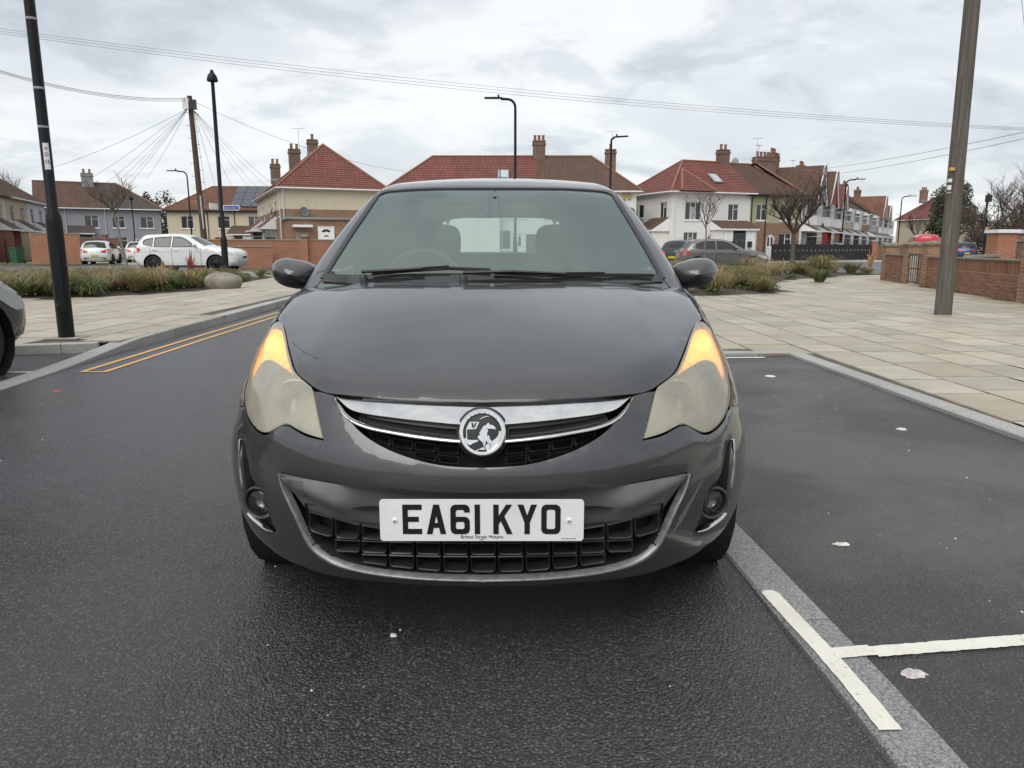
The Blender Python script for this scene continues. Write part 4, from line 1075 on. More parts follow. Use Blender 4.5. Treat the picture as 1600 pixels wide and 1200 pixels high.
# ------------------------------------------------------------------ painted markings
def stripe(name, pts, w, z, mat, jag=.0, parent=None):
    """painted band along a path, ragged edges"""
    rng = random.Random(name+str(pts[0])); P = sub(np.array(pts, float), max(3, int(sum(math.dist(pts[i], pts[i+1]) for i in range(len(pts)-1))/.012)))
    if len(P) > 400: P = sub(np.array(pts, float), 400)
    mb = MB(); rows = []
    for i in range(len(P)):
        b = P[min(i+1, len(P)-1)]-P[max(i-1, 0)]; b /= np.linalg.norm(b); n = np.array([b[1], -b[0]])
        a = P[i]+n*(w/2+rng.uniform(-jag, jag)); c = P[i]-n*(w/2+rng.uniform(-jag, jag)); rows.append([(a[0], a[1], z), (c[0], c[1], z)])
    mb.grid(rows); o = mb.build(name, mat, parent)
    if parent is None: o['kind'] = 'structure'
    return o
mk = empty('road_marking'); tag(mk, kind='structure')
stripe('bay_line', [(.846, 2.24), (.862, 2.05), (.878, 1.88), (.886, 1.72), (.890, 1.55)], .055, .0145, 'paint_white', .0012, mk)
stripe('bay_line', [(.895, 1.880), (1.016, 1.899)], .052, .0150, 'paint_white', .0012, mk)
stripe('bay_line', [(1.018, 1.90), (1.5, 1.965), (2.95, 2.16)], .054, .0085, 'paint_white', .0018, mk)
m_ = MB(); m_.add([(.846+.0275*math.cos(2*math.pi*k/16), 2.238+.0275*math.sin(2*math.pi*k/16), .0146) for k in range(16)], [tuple(range(16))]); m_.build('bay_line_end', 'paint_white', mk)
stripe('bay_line', [(2.0, 7.47), (2.60, 7.50)], .06, .0085, 'paint_white', .004, mk)
stripe('bay_line', [(-8.5, 6.42), (-4.30, 6.60)], .06, .0085, 'paint_white', .004, mk)
stripe('yellow_line', [(-3.93, 6.66), (-4.0, 9), (-4.05, 12), (-4.12, 16), (-4.3, 19)], .055, .0045, 'paint_yellow', .003, mk)
stripe('yellow_line', [(-3.72, 6.64), (-3.80, 9), (-3.86, 12), (-3.93, 16), (-4.1, 19)], .055, .0045, 'paint_yellow', .003, mk)
stripe('yellow_line', [(-3.95, 6.63), (-3.70, 6.63)], .04, .0048, 'paint_yellow', .003, mk)
stripe('give_way_line', [(-20, 32.2), (-14.5, 32.6)], .15, .0045, 'paint_white', .01, mk)
# scraps lying on the tarmac
plain('scrap_white', (.62, .60, .56), .8, var=.3, scale=60, bump=.4, bscale=90)
plain('scrap_pink', (.52, .47, .46), .85, var=.35, scale=70, bump=.5, bscale=90)
def scrap(loc, a, b, rot, mat, seed, label, cat='litter', name='litter_scrap'):
    rng = random.Random(seed); n = 22; mb = MB(); ring = []; mid = []
    for k in range(n):
        th = 2*math.pi*k/n; r = rng.uniform(.72, 1.12); x, y = a*r*math.cos(th), b*r*math.sin(th); c, q = math.cos(rot), math.sin(rot)
        ring.append((x*c-y*q, x*q+y*c, 0)); r *= .6; x, y = a*r*math.cos(th), b*r*math.sin(th); mid.append((x*c-y*q, x*q+y*c, rng.uniform(.003, .009)))
    mb.add(ring+mid+[(0, 0, .006)], [(k, (k+1) % n, n+(k+1) % n, n+k) for k in range(n)]+[(n+k, n+(k+1) % n, 2*n) for k in range(n)])
    o = mb.build(name, mat, None, 60, loc); tag(o, label, cat); return o
p = G(1428, 1053, .004); scrap((p.x, p.y, .005), .038, .024, .2, 'scrap_pink', 3, 'pinkish scrap of torn paper just below the white bay line')
p = G(1314, 851, .004); scrap((p.x, p.y, .005), .034, .016, -.1, 'scrap_white', 5, 'two-lobed white scrap on the tarmac of the empty bay')
p = G(1408, 671, .004); scrap((p.x, p.y, .005), .03, .03, 0, 'scrap_white', 6, 'small white fleck far across the empty parking bay', 'litter')
p = G(1203, 588, .004); scrap((p.x, p.y, .005), .05, .05, 0, 'scrap_white', 8, 'white fleck near the far end of the empty bay', 'litter')
p = G(615, 994, 0); scrap((p.x, p.y, .001), .012, .009, 0, 'scrap_white', 9, 'tiny crumpled fleck on the road before the bumper', 'litter')
p = G(90, 612, 0); scrap((p.x, p.y, .001), .03, .02, 0, 'scrap_red', 10, 'small red scrap on the road by the left kerb', 'litter') if plain('scrap_red', (.55, .05, .06), .6) else None
# fine grit scattered over the near tarmac
rng = random.Random(4); mb = MB()
for k in range(130):
    x = rng.uniform(-3.5, 2.8); y = rng.uniform(1.3, 6.0); s = rng.uniform(.0015, .004)
    mb.add([(x-s, y-s*.7, .004), (x+s, y-s, .004), (x+s*.8, y+s, .004), (x-s*.6, y+s, .004), (x, y, .004+s*1.4)], [(0, 1, 4), (1, 2, 4), (2, 3, 4), (3, 0, 4)])
o = mb.build('grit', 'scrap_white'); tag(o, 'pale grit scattered over the dark tarmac', 'grit', kind='stuff')
# ================================================================== building materials
def brickmat(name, c1, c2, mortar, w=.225, h=.075, m=.011, rough=.85, bump=.5, var=(.7, 1.25)):
    t = NT(name); tc = t.N('ShaderNodeTexCoord'); uv = tc.outputs['UV']
    b = t.N('ShaderNodeTexBrick', {'Vector': uv, 'Color1': c1+(1,), 'Color2': c2+(1,), 'Mortar': mortar+(1,), 'Scale': 1.0, 'Mortar Size': m, 'Brick Width': w, 'Row Height': h, 'Mortar Smooth': .2})
    n = t.noise(t.co(), 1.3, 6, .65); c = t.mix(t.ramp(n, [(.3, .0), (.75, .5)]), b.outputs['Color'], tuple(x*var[0] for x in c1))
    if name.startswith('tile'): c = t.mix(t.ramp(t.noise(t.co(), .45, 8, .7, .5), [(.38, 0.0), (.62, .30 if name == 'tile_red' else .6)]), c, (.075, .062, .042))
    t.set(Base_Color=c, Roughness=rough)
    if bump: t.bump(t.math('SUBTRACT', 1.0, b.outputs['Fac']), bump, .01)
    return t
brickmat('brick_red', (.26, .095, .055), (.34, .14, .08), (.30, .25, .20))
brickmat('brick_brown', (.22, .105, .060), (.33, .17, .092), (.30, .26, .21))
brickmat('brick_orange', (.36, .125, .065), (.42, .16, .085), (.36, .27, .2))
brickmat('brick_dark', (.115, .058, .042), (.19, .09, .06), (.30, .26, .215))
brickmat('tile_red', (.185, .052, .042), (.25, .076, .060), (.07, .024, .020), .33, 1.0, .02, .7, .3)
brickmat('tile_brown', (.125, .068, .048), (.18, .095, .066), (.07, .04, .03), .18, 1.0, .012, .85, .3, (.6, 1.2))
brickmat('tile_orange', (.21, .095, .060), (.26, .125, .08), (.13, .06, .04), .18, 1.0, .012, .85, .3)
brickmat('tile_grey', (.075, .066, .062), (.12, .10, .09), (.04, .036, .034), .18, 1.0, .012, .85, .3)
def render_(name, col, stain=.2): 
    t = NT(name); v = t.co(); n = t.noise(v, .7, 7, .65); n2 = t.noise(v, 90, 3, .6)
    sm = t.N('ShaderNodeMapping', {0: v, 'Scale': (3, 3, .25)}).outputs[0]; d = t.noise(sm, 1.2, 5, .6)
    c = t.mix(t.ramp(n, [(.35, 0.0), (.75, stain)]), col, tuple(x*.62 for x in col)); c = t.mix(t.ramp(d, [(.5, 0.0), (.8, stain*1.2)]), c, tuple(x*.5 for x in col))
    t.set(Base_Color=c, Roughness=.85); t.bump(n2, .25, .01)
render_('render_cream', (.62, .54, .40)); render_('render_white', (.74, .73, .71), .14); render_('render_grey', (.33, .34, .36), .12)
render_('render_beige', (.50, .42, .31)); render_('render_pale', (.60, .60, .62)); render_('render_green', (.36, .38, .24)); render_('render_red', (.30, .05, .055)); render_('render_dun', (.42, .35, .27))
plain('upvc', (.78, .78, .78), .4, var=.05); plain('gutter_black', (.02, .02, .022), .45, var=.2); plain('soffit', (.70, .69, .66), .6, var=.08)
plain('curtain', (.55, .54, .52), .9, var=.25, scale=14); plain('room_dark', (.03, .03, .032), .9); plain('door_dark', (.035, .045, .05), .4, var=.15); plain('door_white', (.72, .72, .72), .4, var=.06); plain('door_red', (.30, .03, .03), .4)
plain('lead', (.24, .25, .26), .6, var=.2); plain('pot_clay', (.24, .115, .075), .8, var=.25); plain('dish_grey', (.14, .14, .145), .5); plain('dish_pale', (.45, .45, .44), .5)
t = NT('pane'); v = t.co(); n = t.noise(v, .5, 3, .5)
t.set(Base_Color=(.035, .040, .045), Roughness=.06); t.p.inputs['Specular IOR Level'].default_value = .8
glassmat('pane_clear', (.55, .58, .60), 1.7, .02)
t = NT('solar'); tc = t.N('ShaderNodeTexCoord'); b = t.N('ShaderNodeTexBrick', {'Vector': tc.outputs['UV'], 'Color1': (.035, .045, .065, 1), 'Color2': (.04, .05, .07, 1), 'Mortar': (.22, .23, .24, 1), 'Scale': 1.0, 'Mortar Size': .008, 'Brick Width': .16, 'Row Height': .16}); b.offset = 0
t.set(Base_Color=b.outputs['Color'], Roughness=.15)
# ------------------------------------------------------------------ building parts
def build_uv(mb, name, mat, parent, smooth=None):
    o = mb.build(name, mat, parent, smooth); uvp(o.data); return o
FACES = {'f': (Vector((1, 0, 0)), Vector((0, -1, 0))), 'l': (Vector((0, -1, 0)), Vector((-1, 0, 0))), 'r': (Vector((0, 1, 0)), Vector((1, 0, 0))), 'b': (Vector((-1, 0, 0)), Vector((0, 1, 0)))}
class House:
    """a box house with real openings.  local x along the front, y into the house"""
    def __init__(s, name, loc, rz, w, d, ze, label, cat='house', group=None):
        s.root = empty(name, (loc[0], loc[1], 0), rz, label, cat, group); s.w, s.d, s.ze = w, d, ze
        s.org = {'f': Vector((0, 0, 0)), 'l': Vector((0, d, 0)), 'r': Vector((w, 0, 0)), 'b': Vector((w, d, 0))}; s.len = {'f': w, 'b': w, 'l': d, 'r': d}
        s.op = {k: [] for k in 'flrb'}; s.extra = {k: [] for k in 'flrb'}
    def P(s, f, u, z, out=0.0): e, n = FACES[f]; return s.org[f]+e*u+Vector((0, 0, z))+n*out
    def window(s, f, u, z, w, h, lights=(.34, .32, .34), transom=(1,), bars=True, curtain=.6, mat='upvc', sill=True, T=.12):
        """u = left edge, z = sill height"""
        s.op[f].append([(u, z), (u+w, z), (u+w, z+h), (u, z+h)])
        s.glaze(f, u, z, w, h, lights, transom, curtain, mat, -.05, sill)
    def glaze(s, f, u, z, w, h, lights, transom, curtain, mat, y, sill):
        e, n = FACES[f]; fr = MB(); b = .055
        def bar(u0, u1, z0, z1, o=0.0):
            p = [s.P(f, u0, z0, y+o), s.P(f, u1, z0, y+o), s.P(f, u1, z1, y+o), s.P(f, u0, z1, y+o)]; fr.prism([tuple(q) for q in p], tuple(-n*.06))
        bar(u, u+w, z, z+b); bar(u, u+w, z+h-b, z+h); bar(u, u+b, z+b, z+h-b); bar(u+w-b, u+w, z+b, z+h-b)
        x = u; panes = []
        for i, q in enumerate(lights):
            x1 = x+w*q
            if i < len(lights)-1: bar(x1-b*.45, x1+b*.45, z+b, z+h-b, .004)
            if i in transom and h > .9: bar(x+b*.5, x1-b*.5, z+h*.68, z+h*.68+b*.7, .002); panes += [(x, x1, z, z+h*.68), (x, x1, z+h*.70, z+h)]
            else: panes.append((x, x1, z, z+h))
            x = x1
        if sill: 
            p = [s.P(f, u-.07, z-.07, .07), s.P(f, u+w+.07, z-.07, .07), s.P(f, u+w+.07, z-.005, .06), s.P(f, u-.07, z-.005, .06)]; fr.prism([tuple(q) for q in p], tuple(-n*.14))
        o = fr.build('window', mat, s.root)
        for (a, c, z0, z1) in panes:
            m = MB(); m.quad(*[tuple(s.P(f, uu, zz, y-.03)) for uu, zz in ((a+.02, z0+.02), (c-.02, z0+.02), (c-.02, z1-.02), (a+.02, z1-.02))]); m.build('pane', 'pane_clear', o)
        if curtain:
            m = MB(); k = max(1, int(w/.5)); 
            for i in range(k):
                hh = z+.02 if curtain > .5 else z+h*.1
                a, c = u+w*i/k+.02, u+w*(i+1)/k-.02
                if curtain < .5 and i % 2: continue
                m.quad(*[tuple(s.P(f, uu, zz, y-.10-.03*(i % 2))) for uu, zz in ((a, hh), (c, hh), (c, z+h), (a, z+h))])
            if m.f: m.build('curtain', 'curtain', o)
        m = MB(); m.quad(*[tuple(s.P(f, uu, zz, -.32)) for uu, zz in ((u-.1, z-.1), (u+w+.1, z-.1), (u+w+.1, z+h+.1), (u-.1, z+h+.1))]); m.build('room_shade_sheet', 'room_dark', o)  # dark sheet paints in the unlit room behind the glass
    def door(s, f, u, w=.95, h=2.05, mat='door_dark', frame='upvc', arch=False):
        top = [(u+w, h), (u, h)]
        if arch: top = [(u+w/2+w/2*math.cos(R(a)), h-w/2+w/2*math.sin(R(a))) for a in range(0, 181, 20)]
        s.op[f].append([(u, .02), (u+w, .02)]+top)
        e, n = FACES[f]; m = MB(); p = [s.P(f, u+.05, .05, -.07), s.P(f, u+w-.05, .05, -.07), s.P(f, u+w-.05, h-.05, -.07), s.P(f, u+.05, h-.05, -.07)]; m.prism([tuple(q) for q in p], tuple(-n*.05)); dr = m.build('door', mat, s.root)
        m = MB()
        for a, b_, c, d_ in ((u, u+.05, 0, h), (u+w-.05, u+w, 0, h), (u+.05, u+w-.05, h-.05, h)):
            m.prism([tuple(s.P(f, x, z, -.04)) for x, z in ((a, c), (b_, c), (b_, d_), (a, d_))], tuple(-n*.08))
        m.build('door_frame', frame, dr)
        for k in (.30, .70):
            m = MB(); m.prism([tuple(s.P(f, u+w*k+q[0], q[1], -.065)) for q in ((-.10, 1.15), (.10, 1.15), (.10, 1.80), (0, 1.88), (-.10, 1.80))], tuple(-n*.01)); m.build('door_light', 'pane', dr)
        m = MB(); m.tube([tuple(s.P(f, u+w*.12, 1.02, -.03)), tuple(s.P(f, u+w*.26, 1.02, -.03))], .014, 6); m.build('handle', 'dish_pale', dr)
        m = MB(); m.quad(*[tuple(s.P(f, uu, zz, -.32)) for uu, zz in ((u-.1, 0), (u+w+.1, 0), (u+w+.1, h+.1), (u-.1, h+.1))]); m.build('room_shade_sheet', 'room_dark', dr)  # dark sheet, the unlit hall's shade put into its colour
    def walls(s, mat, lower=None, zs=2.6, z0=0.0, gable=None, T=.12):
        """gable: {'l': (apex_u, apex_z)}"""
        for f in 'flrb':
            e, n = FACES[f]; L = s.len[f]; ol = [(0, z0), (L, z0), (L, s.ze), (0, s.ze)]
            if gable and f in gable: ol = ol[:3]+[gable[f]]+ol[3:]
            inner = 0 if f in 'fb' else T
            def part(nm, z_a, z_b, m_, proud):
                def clip(poly):
                    a = np.array(poly); 
                    return [(u, min(max(z, z_a), z_b)) for u, z in poly]
                o_ = [(max(u, inner) if u == 0 else min(u, L-inner) if u == L else u, min(max(z, z_a), z_b if z <= s.ze else z)) for u, z in ol]
                if z_b < s.ze: o_ = [(inner, z_a), (L-inner, z_a), (L-inner, z_b), (inner, z_b)]
                hs = []
                for h in s.op[f]:
                    zmin = min(q[1] for q in h); zmax = max(q[1] for q in h)
                    if zmax <= z_a+.01 or zmin >= z_b-.01: continue
                    hs.append(clip(h) if (zmin < z_a or zmax > z_b) else h)
                hs2 = []
                for h in hs:
                    h = [(u, min(max(z, z_a+.004), z_b-.004)) for u, z in h]; hs2.append(h)
                o = flat(nm, [o_], [hs2], s.P(f, 0, 0, -T), e, (0, 0, 1), n, T+proud, m_, s.root); uvp(o.data)
            if lower: part('lower_wall', z0, zs, lower, .012); part('wall', zs, s.ze, mat, 0)
            else: part('wall', z0, s.ze, mat, 0)
    def courses(s, mb, a, b, c, d, step=.30, lift=.035):
        """roof slope a,b (eave, left to right), c,d (top, right to left) laid in courses"""
        a, b, c, d = map(Vector, (a, b, c, d)); n = (b-a).cross(d-a)
        if n.length < 1e-6: n = (b-a).cross(c-a)
        n.normalize()
        if n.z < 0: n = -n
        L = max((d-a).length, (c-b).length); k = max(2, int(L/step))
        for i in range(k):
            t0, t1 = i/k, (i+1)/k; p0, p1, q0, q1 = a.lerp(d, t0), b.lerp(c, t0), a.lerp(d, t1), b.lerp(c, t1)
            mb.add([p0, p1, p1+n*lift, p0+n*lift, q1+n*lift*.25, q0+n*lift*.25], [(0, 1, 2, 3), (3, 2, 4, 5)])
    def roof(s, mat, zr, over=.35, hips=(True, True), axis='x', rect=None, split=None, cap='pot_clay', step=.30, hipk=1.0, fascia='soffit', name='roof'):
        x0, y0, x1, y1 = rect or (0, 0, s.w, s.d); ze = s.ze
        X0, Y0, X1, Y1 = x0-over, y0-over, x1+over, y1+over
        if axis == 'x':
            hl = (Y1-Y0)/2*hipk if hips[0] else 0; hr = (Y1-Y0)/2*hipk if hips[1] else 0; ym = (Y0+Y1)/2
            r0, r1 = Vector((X0+hl, ym, zr)), Vector((X1-hr, ym, zr))
            A, B, C, D = Vector((X0, Y0, ze)), Vector((X1, Y0, ze)), Vector((X1, Y1, ze)), Vector((X0, Y1, ze))
            planes = [(A, B, r1, r0), (C, D, r0, r1)]
            if hips[0]: planes.append((D, A, r0, r0))
            if hips[1]: planes.append((B, C, r1, r1))
            hl_ = ([(A, r0), (D, r0)] if hips[0] else [])+([(B, r1), (C, r1)] if hips[1] else [])
        else:
            hl = (X1-X0)/2*hipk if hips[0] else 0; hr = (X1-X0)/2*hipk if hips[1] else 0; xm = (X0+X1)/2
            r0, r1 = Vector((xm, Y0+hl, zr)), Vector((xm, Y1-hr, zr))
            A, B, C, D = Vector((X0, Y0, ze)), Vector((X1, Y0, ze)), Vector((X1, Y1, ze)), Vector((X0, Y1, ze))
            planes = [(B, C, r1, r0), (D, A, r0, r1)]
            if hips[0]: planes.append((A, B, r0, r0))
            if hips[1]: planes.append((C, D, r1, r1))
            hl_ = ([(A, r0), (B, r0)] if hips[0] else [])+([(C, r1), (D, r1)] if hips[1] else [])
        if split:
            mats = split[1]; m1, m2 = MB(), MB(); A, B, r1_, r0_ = planes[0]; t = split[0]
            ma = A.lerp(B, t); tr = min(max((ma.x-r0.x)/(r1.x-r0.x), 0), 1); mr = r0.lerp(r1, tr)
            s.courses(m1, A, ma, mr, r0, step); s.courses(m2, ma, B, r1, mr, .17, .02)
            C, D, q0, q1 = planes[1]; mc = C.lerp(D, 1-t); s.courses(m2, C, mc, mr, r1, .17, .02); s.courses(m1, mc, D, r0, mr, step)
            for p in planes[2:]:
                if (p[2]-r0).length < 1e-4: s.courses(m1, *p, step)
                else: s.courses(m2, *p, .17, .02)
            ro = build_uv(m1, name, mats[0], s.root); build_uv(m2, name, mats[1], s.root)
        else:
            m1 = MB()
            for p in planes: s.courses(m1, *p, step)
            ro = build_uv(m1, name, mat, s.root)
        m = MB(); m.tube([tuple(r0+Vector((0, 0, .03))), tuple(r1+Vector((0, 0, .03)))], .10, 8, True, .8)
        for a, b in hl_: m.tube([tuple(a+Vector((0, 0, .03))), tuple(b+Vector((0, 0, .03)))], .10, 8, True, .8)
        m.build('ridge_tiles', cap, ro, 60)
        m = MB(); m.box((X0+.02, Y0+.02, ze-.13), (X1-.02, Y1-.02, ze-.015)); m.build('soffit', fascia, ro)
        m = MB(); g = .055
        for a, b in ((A, B), (B, C), (C, D), (D, A)):
            d_ = (b-a).normalized(); nn = Vector((d_.y, -d_.x, 0))*.03; m.tube([tuple(a+nn+Vector((0, 0, -.06))), tuple(b+nn+Vector((0, 0, -.06)))], g, 6)
        m.build('gutter', 'gutter_black' if fascia == 'gutter_black' else 'upvc', ro, 60)
        return ro
    def chimney(s, x, y, z0, z1, w=.95, d=.6, pots=3, mat='brick_brown'):
        m = MB(); m.box((x-w/2, y-d/2, z0), (x+w/2, y+d/2, z1)); m.box((x-w/2-.05, y-d/2-.05, z1-.28), (x+w/2+.05, y+d/2+.05, z1-.12)); m.box((x-w/2-.03, y-d/2-.03, z1+.0), (x+w/2+.03, y+d/2+.03, z1+.06))
        o = build_uv(m, 'chimney', mat, s.root)
        for i in range(pots):
            px_ = x-w/2+w*(i+.5)/pots; m = MB(); m.lathe([(.12, 0), (.11, .2), (.10, .36), (.125, .38), (.125, .44), (.09, .44), (.08, .1)], (px_, y, z1+.05), 'Z', 10); m.build('chimney_pot', 'pot_clay', o, 40)
        m = MB(); m.box((x-w/2-.02, y-d/2-.02, z0+.2), (x+w/2+.02, y+d/2+.02, z0+.45)); m.build('flashing', 'lead', o)
    def downpipe(s, f, u, mat='upvc', z1=None):
        m = MB(); z1 = z1 or s.ze; m.tube([tuple(s.P(f, u, z1-.05, .30)), tuple(s.P(f, u, z1-.35, .06)), tuple(s.P(f, u, .1, .06))], .04, 8); m.build('downpipe', mat, s.root, 50)
    def dish(s, f, u, z, mat='dish_grey', r=.36):
        c = s.P(f, u, z, .30); n = (FACES[f][1]*.9+Vector((.25, 0, .25))).normalized(); rot = n.to_track_quat('Z', 'Y').to_matrix()
        m = MB(); m.lathe([(.001, -.06), (r*.5, -.045), (r*.85, -.012), (r, .012), (r*.98, .02)], (0, 0, 0), 'Z', 20); m.v = [tuple(rot @ Vector((q[0]*.9, q[1], q[2]))+c) for q in m.v]
        m.tube([tuple(c), tuple(s.P(f, u, z-.15, 0))], .02, 6); m.tube([tuple(c+rot @ Vector((0, -r*.9, .02))), tuple(c+rot @ Vector((0, 0, .32)))], .012, 5); m.build('satellite_dish', mat, s.root, 50)
    def aerial(s, x, y, z, h=1.6):
        m = MB(); m.tube([(x, y, z), (x, y, z+h)], .02, 5); m.tube([(x-.5, y, z+h), (x+.5, y, z+h+.08)], .013, 5)
        for k in range(6): m.tube([(x-.45+.17*k, y-.2, z+h+.02*k*.4), (x-.45+.17*k, y+.2, z+h+.02*k*.4)], .008, 4)
        m.build('roof_aerial', 'dish_pale', s.root)
    def leanto(s, f, u, w, dep, z0, z1, mat='tile_brown', gable=False, wallmat=None, trim='upvc'):
        """lean-to roof over a porch, with walls if wallmat"""
        m = MB(); a, b = s.P(f, u-.15, z0, dep+.15), s.P(f, u+w+.15, z0, dep+.15); c, d_ = s.P(f, u+w+.15, z1, .02), s.P(f, u-.15, z1, .02)
        if f == 'f' or f == 'r' or True: s.courses(m, a, b, c, d_, .22, .025)
        o = build_uv(m, 'porch_roof', mat, s.root)
        m = MB(); e, n = FACES[f]
        m.prism([tuple(s.P(f, u-.15, z0-.12, dep+.12)), tuple(s.P(f, u+w+.15, z0-.12, dep+.12)), tuple(s.P(f, u+w+.15, z0+.02, dep+.12)), tuple(s.P(f, u-.15, z0+.02, dep+.12))], tuple(n*.03))
        for uu in (u-.14, u+w+.11):
            m.prism([tuple(s.P(f, uu, z0-.1, dep+.1)), tuple(s.P(f, uu, z0-.1, .02)), tuple(s.P(f, uu, z1-.02, .02)), tuple(s.P(f, uu, z0-.02, dep+.1))], tuple(e*.03))
        m.build('bargeboard', trim, o)
        if wallmat:
            for uu in (u, u+w-.12):
                m = MB(); m.prism([tuple(s.P(f, uu, 0, dep)), tuple(s.P(f, uu, 0, .01)), tuple(s.P(f, uu, z0-.1, .01)), tuple(s.P(f, uu, z0-.1, dep))], tuple(e*.12)); build_uv(m, 'porch_wall', wallmat, s.root)
    def bay(s, f, u, w, dep, z0, z1, wall='render_white', n_l=4, roof=True, mat='upvc', rmat='tile_brown'):
        """projecting bay with glazed front and cheeks"""
        e, n = FACES[f]; q = dep*.8; base = [(u, 0), (u+q, dep), (u+w-q, dep), (u+w, 0)]
        m = MB(); zb = z0+.75
        m.prism([tuple(s.P(f, a, z0, b)) for a, b in base], (0, 0, .75)); o = build_uv(m, 'bay', wall, s.root)
        m = MB(); m.prism([tuple(s.P(f, a, z1, b)) for a, b in base], (0, 0, .14))
        pts = [Vector(s.P(f, a, 0, b)) for a, b in base]
        for i in range(3):
            p, r_ = pts[i], pts[i+1]; k = n_l if i == 1 else 1
            for j in range(k+1):
                t = j/k; c = p.lerp(r_, t)+Vector((0, 0, zb)); m.box((c.x-.035, c.y-.035, zb), (c.x+.035, c.y+.035, z1))
            for zz in (zb, z1-.45, z1-.06): m.tube([tuple(p+Vector((0, 0, zz+.03))), tuple(r_+Vector((0, 0, zz+.03)))], .035, 4)
        m.build('bay_frame', mat, o)
        for i in range(3):
            p, r_ = pts[i], pts[i+1]; k = n_l if i == 1 else 1
            for j in range(k):
                a, b = p.lerp(r_, j/k), p.lerp(r_, (j+1)/k); m = MB(); ins = n*.02
                m.quad(tuple(a+Vector((0, 0, zb))-ins), tuple(b+Vector((0, 0, zb))-ins), tuple(b+Vector((0, 0, z1))-ins), tuple(a+Vector((0, 0, z1))-ins)); m.build('pane', 'pane_clear', o)
        m = MB(); m.prism([tuple(s.P(f, a, zb, b*.55)) for a, b in base], (0, 0, z1-zb)); m.build('net_curtain', 'curtain', o)
# ================================================================== houses
# --- white pair behind the car
h = House('semi_detached_house', (-9.2, 56), 0, 18.4, 7.2, 5.15, 'white rendered house behind the car roof, half red half brown tiles')
for x in (1.2, 6.4, 8.6, 11.6): h.window('f', x, 3.2, 1.7, 1.25)
h.window('f', 16.6, 3.3, 1.05, 1.2, (.5, .5)); 
for x in (1.4, 7.2, 12.0): h.window('f', x, .9, 1.9, 1.4)
h.window('f', 16.4, .9, 1.0, 1.2, (.5, .5)); h.window('r', 2.0, 3.3, .9, 1.1, (1,)); h.door('f', 4.6, mat='door_white'); h.door('f', 10.2, mat='door_dark'); h.door('f', 9.1, mat='door_white')
h.walls('render_white'); ro = h.roof('tile_red', 8.0, split=(.60, ('tile_red', 'tile_brown')), cap='pot_clay', hipk=.85)
h.chimney(11.3, 3.6, 7.2, 9.1, .95, .8, 3, 'brick_dark'); h.chimney(17.0, 4.6, 6.6, 8.6, .8, .6, 1, 'brick_dark'); h.aerial(17.1, 4.6, 8.8, 1.2)
m = MB(); h.courses(m, (4.6, -1.3, 5.15), (8.6, -1.3, 5.15), (6.6, 2.2, 7.3), (6.6, 2.2, 7.3)); h.courses(m, (4.6, 1.2, 5.15), (4.6, -1.3, 5.15), (6.6, 2.2, 7.3), (6.6, 2.2, 7.3)); h.courses(m, (8.6, -1.3, 5.15), (8.6, 1.2, 5.15), (6.6, 2.2, 7.3), (6.6, 2.2, 7.3)); build_uv(m, 'porch_roof', 'tile_red', h.root)
m = MB(); m.box((4.9, -1.0, 0), (8.3, .02, 5.02)); build_uv(m, 'projecting_wall', 'render_white', h.root)
m = MB(); c_ = Vector((8.05, 2.2, 7.02)); nrm = Vector((0, -.66, .75)); up_ = Vector((0, .75, .66)); ex_ = Vector((1, 0, 0))
def rooflight(h, c, w, l, slope):
    up = Vector((0, math.cos(slope), math.sin(slope))); n = Vector((0, -math.sin(slope), math.cos(slope))); e = Vector((1, 0, 0)); c = Vector(c)+n*.06
    m = MB(); m.prism([tuple(c-e*w/2-up*l/2), tuple(c+e*w/2-up*l/2), tuple(c+e*w/2+up*l/2), tuple(c-e*w/2+up*l/2)], tuple(n*.10)); o = m.build('roof_light', 'lead', h.root)
    c2 = c+n*.105; m = MB(); a, b = w/2-.09, l/2-.11; m.quad(tuple(c2-e*a-up*b), tuple(c2+e*a-up*b), tuple(c2+e*a+up*b), tuple(c2-e*a+up*b)); m.build('pane', 'glass_sky', o)
t = NT('glass_sky'); t.set(Base_Color=(.55, .60, .63), Roughness=.08, Metallic=.5)
sl = math.atan2(8.0-5.15, 7.9/2)
rooflight(h, (8.55, 1.35, 5.15+1.70*math.tan(sl)), .85, 1.15, sl)
for x in (17.35, 17.75):
    m = MB(); m.prism([(x, -.02, 4.55), (x+.24, -.02, 4.55), (x+.28, -.02, 4.85), (x+.12, -.02, 4.98), (x-.04, -.02, 4.85)], (0, -.08, 0)); m.build('alarm_box', 'box_yellow', h.root) if plain('box_yellow', (.52, .33, .10), .5) else None
h.dish('f', 18.0, 3.6)
# --- white corner house on the right
rz = R(21.7); cx, cy = 12.0, 56.6; ex = Vector((math.cos(rz), math.sin(rz), 0))
h = House('semi_detached_house', (cx, cy), rz, 7.2, 7.0, 5.2, 'white rendered house with red tiled roof and roof light beyond the grey hatchback')
h.window('l', 2.2, 3.35, .8, 1.05, (1,), (), curtain=.9); h.window('l', 5.3, 3.2, .95, 1.25, (.5, .5)); h.window('l', 1.0, .9, .9, 1.1, (1,), ())
h.window('f', 1.15, 3.1, 1.45, 1.35); h.window('f', 5.1, 3.1, 1.0, 1.25, (.5, .5)); h.window('f', 1.1, .75, 1.3, 1.45); h.door('f', 3.2, .85, 2.05, 'door_white', arch=True); h.window('f', 6.2, .9, .6, 1.2, (1,))
h.walls('render_white'); h.roof('tile_red', 7.85, hipk=.9, hips=(True, False)); h.chimney(7.0, 3.5, 7.2, 8.8, .85, .7, 2, 'brick_dark')
sl = math.atan2(7.85-5.2, 7.7/2); rooflight(h, (4.6, 1.2, 5.2+1.55*math.tan(sl)), .8, 1.25, sl)
